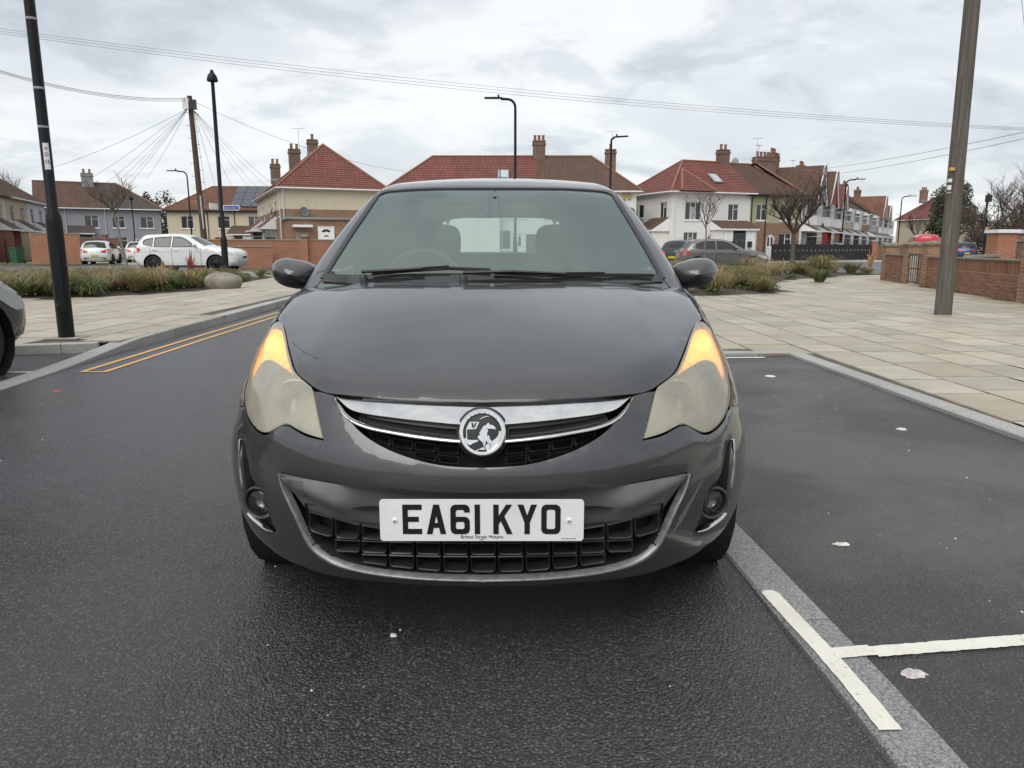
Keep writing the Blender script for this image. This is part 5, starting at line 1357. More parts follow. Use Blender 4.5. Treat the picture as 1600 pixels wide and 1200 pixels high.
m = MB(); h.courses(m, (.3, -.75, 5.2), (3.4, -.75, 5.2), (1.85, 1.6, 6.95), (1.85, 1.6, 6.95)); h.courses(m, (.3, 1.0, 5.2), (.3, -.75, 5.2), (1.85, 1.6, 6.95), (1.85, 1.6, 6.95)); h.courses(m, (3.4, -.75, 5.2), (3.4, 1.0, 5.2), (1.85, 1.6, 6.95), (1.85, 1.6, 6.95)); build_uv(m, 'hip_roof', 'tile_red', h.root)
m = MB()
for a, b in (((.3, -.75, 5.24), (1.85, 1.6, 6.99)), ((3.4, -.75, 5.24), (1.85, 1.6, 6.99))): m.tube([a, b], .10, 8)
m.build('ridge_tiles', 'pot_clay', h.root, 60)
h.leanto('l', 4.4, 2.2, 1.5, 2.35, 3.3, 'tile_brown', wallmat='render_white'); h.leanto('f', 3.6, 3.2, 1.4, 2.45, 3.1, 'tile_brown', wallmat='render_white')
m = MB(); m.box((4.65, -1.42, 0), (5.75, -1.36, 2.15)); d_ = m.build('porch_door', 'door_dark', h.root)
for x in (4.92, 5.48):
    m = MB(); m.lathe([(.001, 0), (.13, 0)], (x, -1.425, 1.55), 'Y', 14); m.build('door_light', 'pane', d_)
m = MB(); m.box((3.65, -1.40, 0), (4.60, -1.30, 2.35)); m.box((5.80, -1.40, 0), (6.75, -1.30, 2.35)); m.build('porch_front', 'upvc', h.root)
for x in (4.3, 6.1):
    m = MB(); m.box((x-.14, -1.62, 1.05), (x+.14, -1.42, 1.5)); m.build('letter_box', 'gutter_black', h.root)
h.downpipe('f', .15)
# --- brown brick and green neighbour
p = Vector((cx, cy, 0))+ex*7.2
h = House('terraced_house', (p.x, p.y), rz, 5.0, 7.0, 5.15, 'brown brick house with green rendered upper storey beside the white house')
h.window('f', .6, 3.15, 1.0, 1.25, (.5, .5)); h.window('f', 3.0, 3.15, 1.25, 1.2, (.5, .5)); h.window('f', 3.0, .75, 1.25, 1.4, (.5, .5)); h.door('f', 1.75, .85, 2.15, 'door_white', arch=True)
h.walls('render_green', 'brick_brown', 2.95); h.roof('tile_brown', 7.8, hips=(False, True), hipk=.5, fascia='gutter_black', step=.18); h.downpipe('f', 1.5, 'gutter_black'); h.downpipe('f', .1, 'gutter_black')
h.chimney(4.6, 4.2, 6.6, 8.5, 1.9, .8, 5, 'brick_dark'); h.dish('b', 1.0, 8.5, 'dish_pale'); h.aerial(3.6, 4.0, 8.0, 2.0)
# --- receding terrace on the right
p0 = Vector((cx, cy, 0))+ex*12.4; rt = R(57.5); et = Vector((math.cos(rt), math.sin(rt), 0))
terr = [('render_white', 'render_white', 'tile_brown', 'white bay-fronted terraced house with timbered gable behind the bare tree', 'g', 'render_pale'),
        ('render_white', 'render_red', 'tile_brown', 'terraced house with red gable and red ground floor', 'g', 'render_red'),
        ('render_white', 'brick_red', 'tile_red', 'white terraced house with small gable behind the bent street lamp', 's', 'render_white'),
        ('render_dun', 'render_dun', 'tile_brown', 'dun rendered terraced house with long plain roof and glazed porch', 'n', None),
        ('render_pale', 'render_dun', 'tile_brown', 'pale terraced house with brown ground floor further along the row', 'n', None),
        ('brick_brown', 'brick_brown', 'tile_brown', 'brown brick terraced house with wide chimney further along the row', 'n', None),
        ('render_grey', 'render_white', 'tile_brown', 'grey side-walled terraced house past the gap in the row', 'n', None),
        ('render_white', 'render_white', 'tile_orange', 'white timber-gabled house under an orange roof near the row end', 'g', 'render_white'),
        ('render_white', 'brick_red', 'tile_orange', 'white gabled house close to the far end of the row', 's', 'render_white'),
        ('render_white', 'render_white', 'tile_brown', 'last white house at the far end of the right row', 'n', None)]
for i, (um, lm, rm, lab, gb, gm) in enumerate(terr):
    q = p0+et*(6.0*i+(3.0 if i >= 6 else 0))
    h = House('terraced_house', (q.x, q.y), rt, 5.9, 8.0, 5.1, lab, 'house', 'terraced houses along the right street')
    h.window('f', .4, 3.2, .8, 1.2, (1,), ()); h.door('f', .45, .9, 2.05, ['door_white', 'door_dark', 'door_red'][i % 3])
    h.walls(um, lm, 2.75, gable={'l': (4.0, 7.75), 'r': (4.0, 7.75)}); h.roof(rm, 7.9, hips=(False, False), step=.2, over=.25, fascia='soffit')
    h.bay('f', 2.2, 3.2, .75, .02, 2.35, lm, 4); h.bay('f', 2.2, 3.2, .65, 2.9, 4.75, um, 4)
    if gb in 'gs':
        za = 7.7 if gb == 'g' else 6.7; wv = 1.75 if gb == 'g' else 1.1; xm = 3.8
        m = MB(); m.prism([(xm-wv, -.72, 4.9), (xm+wv, -.72, 4.9), (xm, -.72, za)], (0, .7, 0)); g_ = build_uv(m, 'gable', gm, h.root)
        m = MB()
        for sx in (-1, 1):
            a = Vector((xm+sx*(wv+.25), -.80, 4.62)); b = Vector((xm, -.80, za+.10)); m.tube([tuple(a), tuple(b)], .10, 4)
        m.build('bargeboard', 'upvc', g_)
        m = MB(); yb = 4.0*(za-5.1)/(7.9-5.1)
        for sx in (-1, 1):
            a, b, c = Vector((xm+sx*(wv+.3), -.95, 4.65)), Vector((xm, -.95, za+.12)), Vector((xm, yb+.3, za+.12)); d_ = Vector((xm+sx*(wv+.3), -.1, 4.75))
            h.courses(m, a, d_, c, b, .2) 
        build_uv(m, 'gable_roof', rm, h.root)
        if gm != 'render_red':
            m = MB()
            for x in (-.8, -.3, .3, .8): m.box((xm+x-.06, -.75, 4.95), (xm+x+.06, -.721, 4.95+(za-5.0)*(1-abs(x)/wv)-.1))
            m.build('timber', 'gutter_black', g_)
    if i % 2 == 0: h.chimney(5.8, 4.0, 7.2, 9.2, 1.3, .8, 4, 'brick_dark')
    if i in (1, 3, 6): h.chimney(2.0, 4.4, 7.3, 9.1, 1.1, .7, 4, 'brick_dark')
    h.leanto('f', .15, 1.9, 1.0, 2.45, 3.0, 'tile_brown', wallmat=lm if i in (1, 2) else None)
    if i in (0, 1): h.dish('f', 1.5+i*.5, 3.0 if i == 0 else 2.9, 'dish_pale', .45)
    if i < 5: h.aerial(1.0+i*.4, 4, 7.9, 1.5)
# pale house closing the street
h = House('detached_house', (66, 118), R(12), 9, 8, 5.4, 'cream house with brown hipped roof closing the far street', 'house')
for x in (1, 6): h.window('f', x, 3.3, 1.6, 1.3)
h.window('f', 1, .8, 1.8, 1.5); h.window('f', 6, .8, 1.8, 1.5); h.walls('render_beige'); h.roof('tile_red', 9.2); h.chimney(1.2, 4, 8, 10, 1, .7, 3, 'brick_brown')
# --- corner house on the left, its end wall towards the viewer
rz = R(24.0)
h = House('corner_house', (-16.3, 53.5), rz, 7.4, 17.5, 5.25, 'corner house with steep red hipped roof, cream over brown brick')
h.window('l', 1.0, 3.2, 1.4, 1.2); h.window('l', 4.6, 3.2, 1.4, 1.2); h.window('l', 9.5, 3.2, 1.4, 1.2); h.window('l', 13.4, 3.2, 1.2, 1.2, (.5, .5)); h.window('l', 15.9, 3.3, .8, 1.2, (1,))
h.window('l', 16.0, .8, .8, 1.5, (1,))
h.walls('render_cream', 'brick_brown', 3.75); h.roof('tile_red', 8.7, axis='y', rect=(0, 0, 7.4, 9.2), hipk=.95, name='roof'); h.roof('tile_red', 7.9, axis='y', rect=(0, 9.6, 7.4, 17.5), hips=(False, True))
h.bay('l', 1.0, 3.0, .8, .02, 2.4, 'render_white'); h.bay('l', 10.6, 3.0, .8, .02, 2.4, 'render_white'); h.leanto('l', .9, 3.2, 1.1, 2.5, 3.4, 'tile_red'); h.leanto('l', 10.4, 3.4, 1.1, 2.5, 3.4, 'tile_red')
h.chimney(2.2, 8.0, 6.8, 8.75, .85, .7, 2, 'brick_dark'); h.chimney(3.4, 6.4, 8.0, 9.35, .75, .7, 1, 'brick_dark'); h.chimney(1.2, 12.6, 6.4, 8.0, .75, .7, 2, 'brick_dark'); h.aerial(2.6, 8, 8.6, 1.8)
h.dish('f', 1.5, 3.55); h.downpipe('f', .12); h.downpipe('l', 16.9); h.dish('l', 13.6, 3.7)
m = MB(); m.box((.05, -2.6, 0), (6.9, -.02, 2.95)); build_uv(m, 'annex', 'brick_brown', h.root); m = MB(); m.box((-.1, -2.75, 2.955), (7.05, -.02, 3.10)); m.build('annex_roof', 'lead', h.root)
m = MB(); m.box((.5, -2.66, 0), (1.4, -2.601, 2.1)); m.build('annex_door', 'brick_dark', h.root); m = MB(); m.box((.3, -3.1, 2.42), (1.6, -2.60, 2.58)); m.build('door_canopy', 'upvc', h.root)
sg = empty('sign_board', (0, 0, 0)); sg.parent = None
Rm = Matrix.Rotation(rz, 3, 'Z'); sp_ = Rm @ Vector((2.55, -2.64, 2.02))+Vector((-16.3, 53.5, 0)); sg.location = sp_; sg.rotation_euler = (0, 0, rz)
tag(sg, 'square white sign with black emblem on the brick wall of the corner house', 'sign')
m = MB(); m.box((-.56, -.03, -.47), (.56, .01, .47)); m.build('board', 'upvc', sg)
flat('emblem', [[(.30*math.cos(R(a))*1.1, .02+.26*math.sin(R(a))) for a in range(20, 161, 10)]+[(.15*math.cos(R(a)), .02+.10*math.sin(R(a))) for a in range(160, 19, -10)], [(.17*math.cos(R(a)), -.24+.12*math.sin(R(a))) for a in range(10, 171, 16)]], [[], []], (0, -.03, 0), (1, 0, 0), (0, 0, 1), (0, -1, 0), .004, 'plate_black', sg)
m = MB(); m.box((-.42, -.034, .36), (.42, -.0301, .385)); m.build('rule', 'dish_grey', sg)
# --- cream and grey pair with solar panels
h = House('semi_detached_house', (-36.6, 80), R(4), 12.2, 7.5, 4.9, 'cream and grey pair of houses with solar panels on the brown roof')
for x in (1.4, 5.2, 8.4): h.window('f', x, 3.0, 1.3, 1.3, (.5, .5))
h.window('f', 1.4, .8, 1.5, 1.4, mat='door_red'); h.door('f', 4.6, 1.0, 2.1, 'door_red', 'door_red', arch=True); h.walls('render_cream', gable={'r': (3.75, 7.45)}); ro = h.roof('tile_orange', 7.6, hips=(True, False), fascia='gutter_black', step=.2)
m = MB(); m.box((7.2, -.02, .01), (12.19, -.004, 4.78)); 
h.downpipe('f', 4.2, 'gutter_black'); h.downpipe('f', 7.0, 'gutter_black'); h.leanto('f', 6.8, 5.2, 2.0, 2.4, 3.3, 'tile_brown')
for x in (6.9, 8.3, 10.6, 11.6):
    m = MB(); m.box((x, -2.0, 0), (x+.12, -1.9, 2.35)); m.build('porch_post', 'upvc', h.root)
m = MB(); m.box((8.42, -1.95, 0), (10.58, -1.9, 2.3)); m.build('porch_screen', 'door_white', h.root)
slp = math.atan2(7.6-4.9, 8.2/2); up_ = Vector((0, math.cos(slp), math.sin(slp))); nn = Vector((0, -math.sin(slp), math.cos(slp)))
for r_ in range(3):
    for c_ in range(4):
        b0_ = Vector((6.6+1.08*c_+.35*r_*0, -.35, 4.9))+up_*(.55+1.42*r_)+nn*.10; m = MB(); m.prism([tuple(b0_), tuple(b0_+Vector((1.03, 0, 0))), tuple(b0_+Vector((1.03, 0, 0))+up_*1.38), tuple(b0_+up_*1.38)], tuple(nn*.05)); build_uv(m, 'solar_panel', 'solar', h.root)
# --- grey rendered pair
h = House('semi_detached_house', (-46.8, 74.5), R(30), 11.0, 7.5, 4.95, 'grey rendered pair of houses behind the white cars with grey and brown roof')
h.window('f', .5, 3.1, .9, 1.2, (.5, .5)); h.window('f', 3.9, 3.0, 1.3, 1.25, (.5, .5)); h.window('f', 6.4, 3.0, 1.2, 1.2, (.5, .5)); h.window('f', 9.0, 3.0, 1.3, 1.2, (.5, .5)); h.door('f', 3.0, 1.0, 2.1); h.window('f', 5.0, .9, .7, 1.2, (1,)); h.window('f', 6.5, .9, 1.2, 1.2, (.5, .5)); h.window('f', 9.2, .9, 1.3, 1.2); h.window('f', .6, .9, .9, 1.3, (1,)); h.door('f', 8.0, .9, 2.1, 'door_white', arch=True)
h.walls('render_grey', gable={'l': (3.75, 7.55)}); h.roof('tile_grey', 7.7, hips=(False, True), split=(.50, ('tile_brown', 'tile_grey')), step=.2); h.chimney(4.6, 3.4, 7, 8.6, 1.1, .8, 2, 'lead'); h.leanto('f', 2.5, 2.1, 1.2, 2.45, 3.2, 'tile_grey', wallmat='render_grey'); h.downpipe('f', 5.8); h.downpipe('f', 2.3)
# --- terrace at the left edge
rl = R(110); el = Vector((math.cos(rl), math.sin(rl), 0))
lt = [('render_cream', 'brick_brown', 'tile_brown', 'cream and brick house with red brick porch at the left edge'), ('render_cream', 'brick_brown', 'tile_brown', 'cream terraced house with dark brick below at the left edge'), ('render_beige', 'render_beige', 'tile_brown', 'beige terraced house with white porch gable beyond the lamp column'), ('render_pale', 'render_pale', 'tile_brown', 'pale blue-grey terraced house next to the grey pair')]
for i, (um, lm, rm, lab) in enumerate(lt):
    q = Vector((-35.4, 47.5, 0))+el*6.3*i
    h = House('terraced_house', (q.x, q.y), rl, 6.2, 8, 5.0, lab, 'house', 'terraced houses along the left street')
    h.window('f', .7, 3.1, 1.3, 1.3, (.5, .5)); h.window('f', 4.0, 3.1, 1.2, 1.3, (.5, .5)); h.window('f', 4.2, .8, 1.3, 1.5, (.5, .5)); h.door('f', 2.6, .95, 2.1, 'door_white')
    h.walls(um, lm, 2.9, gable={'l': (4.0, 7.55), 'r': (4.0, 7.55)}); h.roof(rm, 7.7, hips=(False, False), step=.2, fascia='gutter_black' if i < 2 else 'soffit')
    h.leanto('f', 1.9, 2.3, 1.3, 2.4, 3.3, 'tile_grey', wallmat='brick_red' if i < 2 else lm)
    if i in (1, 3): h.chimney(.2, 4, 7, 9.3, 1.1, .8, 2, 'brick_brown')
    h.chimney(6.0, 4, 7, 9.0, .9, .7, 2, 'brick_brown') if i == 0 else None
# ================================================================== garden walls
def wallrun(name, pts, ht, mat, label, cope='coping', t=.22, piers=None, group=None, copeh=.07):
    root = empty(name, (0, 0, 0), 0, label, 'wall', group); m = MB()
    for (a, b) in zip(pts[:-1], pts[1:]):
        a, b = Vector((*a, 0)), Vector((*b, 0)); d = (b-a).normalized(); n = Vector((d.y, -d.x, 0))*t/2
        m.prism([tuple(a+n), tuple(b+n), tuple(b-n), tuple(a-n)], (0, 0, ht))
    build_uv(m, 'brickwork', mat, root); m = MB()
    for (a, b) in zip(pts[:-1], pts[1:]):
        a, b = Vector((*a, ht)), Vector((*b, ht)); d = (b-a).normalized(); n = Vector((d.y, -d.x, 0))*(t/2+.03)
        m.prism([tuple(a+n+Vector((0, 0, .003))), tuple(b+n+Vector((0, 0, .003))), tuple(b-n+Vector((0, 0, .003))), tuple(a-n+Vector((0, 0, .003)))], (0, 0, copeh))
    build_uv(m, 'coping', cope, root)
    for (x, y, w, hh, c) in (piers or []):
        m = MB(); m.box((x-w/2, y-w/2, 0), (x+w/2, y+w/2, hh)); build_uv(m, 'pier', mat, root)
        m = MB(); m.box((x-w/2-.05, y-w/2-.05, hh+.002), (x+w/2+.05, y+w/2+.05, hh+.07)); m.add([(x-w/2, y-w/2, hh+.07), (x+w/2, y-w/2, hh+.07), (x+w/2, y+w/2, hh+.07), (x-w/2, y+w/2, hh+.07), (x, y, hh+.16)], [(0, 1, 4), (1, 2, 4), (2, 3, 4), (3, 0, 4)]); m.build('pier_cap', c, root)
    return root
plain('coping', (.30, .27, .23), .85, var=.25, scale=5, bump=.3); plain('moss_cope', (.17, .17, .12), .9, var=.4, scale=8, bump=.4); plain('mortar', (.40, .36, .30), .9, var=.25, scale=10)
# real brickwork of the garden walls on the right
t = NT('brick_piece'); oi = t.N('ShaderNodeObjectInfo'); v = t.co(); n = t.noise(v, 25, 5, .65); g2 = t.N('ShaderNodeNewGeometry')
c = t.ramp(oi.outputs['Random'], [(0, (.17, .070, .044)), (.35, (.23, .098, .058)), (.6, (.28, .13, .072)), (.85, (.18, .082, .054)), (1, (.27, .15, .085))]); c = t.mix(t.ramp(n, [(.4, 0.0), (.7, .5)]), c, (.09, .055, .042)); t.set(Base_Color=c, Roughness=.88); t.bump(n, .5, .01)
t = NT('brick_mass'); g2 = t.N('ShaderNodeNewGeometry'); v = t.co(); n = t.noise(v, 25, 5, .65)
c = t.ramp(g2.outputs['Random Per Island'], [(0, (.17, .070, .044)), (.35, (.23, .098, .058)), (.6, (.28, .13, .072)), (.85, (.18, .082, .054)), (1, (.27, .15, .085))]); c = t.mix(t.ramp(n, [(.4, 0.0), (.7, .5)]), c, (.09, .055, .042)); t.set(Base_Color=c, Roughness=.88); t.bump(n, .5, .01)
def brick_box(mb_, c, ex, L, H, T, n, proud):
    """one brick on the face"""
    a = c-ex*L/2; b = c+ex*L/2; q = n*proud; u = Vector((0, 0, H)); ch = .004
    e = ex*ch; z = Vector((0, 0, ch))
    mb_.add([a, b, b+u, a+u, a+q+e+z, b+q-e+z, b+q+u-e-z, a+q+u+e-z], [(4, 5, 6, 7), (0, 1, 5, 4), (1, 2, 6, 5), (2, 3, 7, 6), (3, 0, 4, 7)])
BR_LEFT = [300]
def brickwall(name, a, b, ht, label, z0=.035, soldier=True, piers=(), cut=None, limit=150):
    """wall with every brick of the near face modelled: stretcher courses and a soldier course on top"""
    root = empty(name, (a[0], a[1], 0), 0, label, 'wall'); a, b = Vector((*a, 0)), Vector((*b, 0)); d = (b-a); L = d.length; d.normalize(); n = Vector((d.y, -d.x, 0))
    if n.dot(-(a+b)/2) < 0: n = -n
    off = a.copy(); m = MB(); core = n*-.004
    p = [Vector((0, 0, 0))+core, d*L+core, d*L-n*.22, -n*.22]; m.prism([tuple(q) for q in p], (0, 0, ht)); m.build('core', 'mortar', root)
    rng = random.Random(name+label); items = []; c = 0; z = z0; top = ht-(.225 if soldier else 0)
    while z+.065 <= top+.001:
        x = -.1125 if c % 2 else 0.0
        while x < L-.02:
            x0, x1 = max(x, .0), min(x+.215, L)
            if x1-x0 > .05: items.append((d*(x0+x1)/2+Vector((0, 0, z)), x1-x0, .065))
            x += .225
        z += .075; c += 1
    if soldier:
        x = 0.0
        while x+.065 <= L: items.append((d*(x+.0325)+Vector((0, 0, z+.005)), .065, ht-z-.012)); x += .075
    items.sort(key=lambda it: (a+it[0]).length); rest = MB(); n_ind = 0
    for it in items:
        pr = rng.uniform(.003, .010)
        if n_ind < limit:
            m = MB(); brick_box(m, Vector((0, 0, 0)), d, it[1], it[2], .1, n, pr); o = link('brick', m.mesh('brick', 'brick_piece'), root); o.location = it[0]; n_ind += 1
        else: brick_box(rest, it[0], d, it[1], it[2], .1, n, pr)
    if rest.f: tag(rest.build('brickwork', 'brick_mass', root), kind='stuff')
    m = MB(); m.prism([tuple(q+Vector((0, 0, ht+.002))) for q in (n*.035, d*L+n*.035, d*L-n*.25, -n*.25)], (0, 0, .035)); m.build('coping', 'moss_cope', root)
    for (s, w, hh) in piers:
        c_ = d*s; m = MB(); k = [c_-d*w/2+n*.05, c_+d*w/2+n*.05, c_+d*w/2-n*(w-.05), c_-d*w/2-n*(w-.05)]; m.prism([tuple(q) for q in k], (0, 0, hh)); po = build_uv(m, 'pier', 'brick_brown', root)
        m = MB(); k2 = [c_-d*(w/2+.04)+n*.09, c_+d*(w/2+.04)+n*.09, c_+d*(w/2+.04)-n*(w-.01), c_-d*(w/2+.04)-n*(w-.01)]; m.prism([tuple(q+Vector((0, 0, hh+.002))) for q in k2], (0, 0, .06))
        ct = sum(k2, Vector())/4; m.add([tuple(q+Vector((0, 0, hh+.062))) for q in k2]+[tuple(ct+Vector((0, 0, hh+.13)))], [(0, 1, 4), (1, 2, 4), (2, 3, 4), (3, 0, 4)]); m.build('pier_cap', 'moss_cope', po)
    return root
brickwall('garden_wall', (11.35, 20.6), (9.2, 10.4), .83, 'long brown brick garden wall running past the wooden pole', piers=((.22, .42, 1.16), (6.15, .36, 1.24)), limit=150)
brickwall('garden_wall', (12.35, 24.9), (11.72, 22.0), .85, 'short dark brick wall left of the iron gate', piers=((2.7, .42, 1.15), (.35, .4, 1.13)), limit=90)
gt = empty('iron_gate', (11.55, 21.3, 0), 0, 'small black iron gate between the two brick walls', 'gate'); m = MB()
for k in range(7): m.tube([(-.16+.08*k*.55, -.65+.2*k*1.0, .08), (-.16+.08*k*.55, -.65+.2*k, .92)], .012, 6)
for z in (.12, .5, .9): m.tube([(-.18, -.68, z), (.14, .68, z)], .016, 6)
m.build('bars', 'gutter_black', gt)
for i, (x, y) in enumerate(((15.8, 24.2), (17.0, 24.6))):
    gp = empty('gate_pillar', (x, y, 0), 0, ['orange brick pillar with white cap, the nearer one to the pole', 'orange brick pillar with white cap at the picture edge'][i], 'pillar'); m = MB(); m.box((-.3, -.3, 0), (.3, .3, 1.55)); build_uv(m, 'shaft', 'brick_orange', gp); m = MB(); m.box((-.36, -.36, 1.552), (.36, .36, 1.66)); m.build('cap', 'upvc', gp)
wallrun('side_wall', [(18.6, 25.2), (16.1, 24.3)], 1.28, 'brick_dark', 'dark brick wall between the two orange pillars')
wallrun('side_wall', [(15.6, 24.1), (13.4, 21.9)], .80, 'brick_brown', 'low brown brick wall behind the long garden wall')
wallrun('street_wall', [(-16.5, 39.8), (-11.5, 41.6), (-6, 43.4)], 1.45, 'brick_orange', 'red brick garden wall in front of the corner house', piers=[(-11.5, 41.6, .42, 1.62, 'moss_cope')], copeh=.06)
wallrun('street_wall', [(-12.9, 40.2), (-16.6, 39.0)], 1.1, 'brick_orange', 'lower red brick wall beside the front of the white off-roader')
wallrun('street_wall', [(-33.6, 52.5), (-35.6, 58), (-32.0, 61)], 1.75, 'brick_red', 'long red brick wall in front of the grey pair of houses', piers=[(-32.8, 60.4, .4, 2.0, 'moss_cope')])
wallrun('street_wall', [(-30.2, 47.0), (-27.6, 47.9)], 1.9, 'brick_orange', 'orange brick wall end beside the lamp column')
# right street front walls
wb = [p0+et*s+Vector((et.y, -et.x, 0))*5.0 for s in (1.5, 8, 20, 40)]
wallrun('street_wall', [(wb[1].x-1.5, wb[1].y-2), (wb[2].x, wb[2].y)], 1.15, 'brick_orange', 'orange brick front garden wall along the right street', piers=[(wb[1].x-1.5, wb[1].y-2, .45, 1.5, 'coping'), (wb[1].x+2.5, wb[1].y+4.2, .4, 1.35, 'coping'), (wb[2].x, wb[2].y, .4, 1.4, 'coping')])
wallrun('street_wall', [(wb[2].x+1.5, wb[2].y+2.4), (wb[3].x, wb[3].y)], 1.1, 'brick_red', 'further red brick front wall beyond the teal bin')
fg = empty('iron_railings', (0, 0, 0), 0, 'long black gate and railings with scrollwork in front of the brown house', 'railings'); a_ = Vector((18.6, 53.6, 0)); b_ = Vector((wb[1].x-1.8, wb[1].y-2.4, 0)); L = (b_-a_).length; d = (b_-a_).normalized(); m = MB(); nz = Vector((d.y, -d.x, 0))
m.prism([tuple(a_+Vector((0, 0, .08))), tuple(b_+Vector((0, 0, .08))), tuple(b_+Vector((0, 0, 1.28))), tuple(a_+Vector((0, 0, 1.28)))], tuple(nz*-.03)); m.build('panel', 'gutter_black', fg)
for k in range(int(L/.3)):
    q = a_+d*(.3*k+.15); m = MB(); m.tube([tuple(q+Vector((0, 0, .05))+nz*.03), tuple(q+Vector((0, 0, 1.5))+nz*.03)], .018, 5); m.tube([tuple(q+Vector((0, 0, 1.5))+nz*.03), tuple(q+Vector((0, 0, 1.6))+nz*.03)], [.03, .002], 5); m.build('rail', 'gutter_black', fg)
    if k % 2: m = MB(); m.lathe([(.045, -.01), (.06, 0), (.045, .01)], tuple(q+Vector((0, 0, .82))+nz*.045), 'Y', 10); m.build('scroll', 'dish_pale', fg)
def bin_(loc, mat, label):
    r = empty('wheelie_bin', loc, random.uniform(-.3, .3), label, 'bin'); m = MB(); m.add([(-.24, -.26, .05), (.24, -.26, .05), (.24, .26, .05), (-.24, .26, .05), (-.29, -.33, .98), (.29, -.33, .98), (.29, .33, .98), (-.29, .33, .98)], [(0, 1, 5, 4), (1, 2, 6, 5), (2, 3, 7, 6), (3, 0, 4, 7), (0, 3, 2, 1)]); m.build('body', mat, r)
    m = MB(); m.box((-.31, -.36, .985), (.31, .34, 1.05)); m.box((-.28, .30, .95), (.28, .38, 1.02)); m.build('lid', mat, r)
    for sx in (-1, 1): m = MB(); m.lathe([(.001, -.03), (.1, -.03), (.1, .03), (.001, .03)], (sx*.27, .28, .1), 'X', 14); m.build('wheel', 'rubber', r)
plain('bin_teal', (.06, .16, .17), .5); plain('bin_green', (.03, .10, .06), .5)
q = p0+et*20.6+Vector((et.y, -et.x, 0))*4.6; bin_((q.x, q.y, .02), 'bin_teal', 'teal wheelie bin at the gap in the right street wall')
bin_((-32.6, 49.2, .02), 'bin_green', 'green wheelie bin beside the brick porch at left')
# ================================================================== lamp columns, poles, wires
t = NT('column_black'); v = t.co(); n = t.noise(v, 8, 6, .7); sc_ = t.noise(t.N('ShaderNodeMapping', {0: v, 'Scale': (1, 1, .35)}).outputs[0], 30, 4, .6)
t.set(Base_Color=t.mix(t.ramp(sc_, [(.68, 0.0), (.74, .8)]), (.007, .0075, .0085), (.20, .21, .20)), Roughness=t.math('ADD', t.math('MULTIPLY', n, .25), .36)); t.p.inputs['Specular IOR Level'].default_value = .25
t = NT('wood_pole'); v = t.co(); st = t.N('ShaderNodeMapping', {0: v, 'Scale': (1, 1, .035)}).outputs[0]; n = t.noise(st, 34, 6, .65, .3); n2 = t.noise(v, 2.2, 5, .6); n3 = t.noise(st, 110, 3, .6)
c = t.ramp(n, [(.3, (.050, .043, .036)), (.55, (.125, .112, .094)), (.75, (.19, .172, .146))]); c = t.mix(t.ramp(n2, [(.45, 0.0), (.75, .55)]), c, (.085, .072, .058)); t.set(Base_Color=c, Roughness=.9); t.bump(t.math('ADD', n, n3), .6, .012)
t = NT('wood_dark'); v = t.co(); n = t.noise(t.N('ShaderNodeMapping', {0: v, 'Scale': (1, 1, .08)}).outputs[0], 20, 5, .6); t.set(Base_Color=t.ramp(n, [(.3, (.045, .028, .02)), (.7, (.11, .07, .05))]), Roughness=.85)
plain('sticker', (.72, .72, .71), .5, var=.08); plain('sticker_orange', (.60, .33, .06), .5); plain('tape_grey', (.30, .31, .32), .5, var=.3, scale=30); plain('sign_blue', (.02, .05, .28), .4); plain('galv', (.35, .35, .34), .5, var=.2)
# near column on the left
b = Vector((-5.12, 8.42, .10)); col_ = empty('street_lamp', b, 0, 'black lamp column with small white number label, nearest on the left', 'street lamp')
m = MB(); m.lathe([(.084, 0), (.084, 1.28), (.079, 1.36), (.056, 1.42), (.054, 3.0), (.050, 6.0), (.045, 8.0)], (0, 0, 0), 'Z', 24); m.build('column', 'column_black', col_, 40)
m = MB(); m.box((-.02, -.087, .30), (.065, -.07, .95)); m.build('access_door', 'column_black', col_)
m = MB(); m.lathe([(.05, 7.9), (.20, 7.86), (.21, 7.92), (.17, 8.07), (.07, 8.2), (.001, 8.25)], (0, 0, 0), 'Z', 16); m.build('lamp_head', 'column_black', col_, 40)
for z in (2.70, 2.30, 3.4): m = MB(); m.lathe([(.0565, 0), (.0568, .012), (.0565, .024)], (0, 0, z), 'Z', 24); m.build('band', 'tape_grey', col_)
m = MB(); rows = []
for i in range(7):
    a = R(-88+10*i); rows.append([(.0562*math.cos(a), .0562*math.sin(a), 1.86), (.0562*math.cos(a), .0562*math.sin(a), 2.14)])
m.grid(rows); st_ = m.build('number_label', 'sticker', col_)
for tx, z in (('\u25CF' if False else 'o', 2.09), ('D', 2.02), ('15', 1.945)):
    o = link('label_character', text_mesh(tx, .055, 'label_character', 'plate_black', .0005), st_); aa = R(-58); o.matrix_local = Matrix.Translation((.0582*math.cos(aa), .0582*math.sin(aa), z-.02)) @ Matrix.Rotation(aa+math.pi/2, 4, 'Z') @ Matrix.Rotation(R(90), 4, 'X')
m = MB(); m.box((-.17, -.16, -.005), (.20, .15, .006)); m.build('base_patch', 'coping', col_)
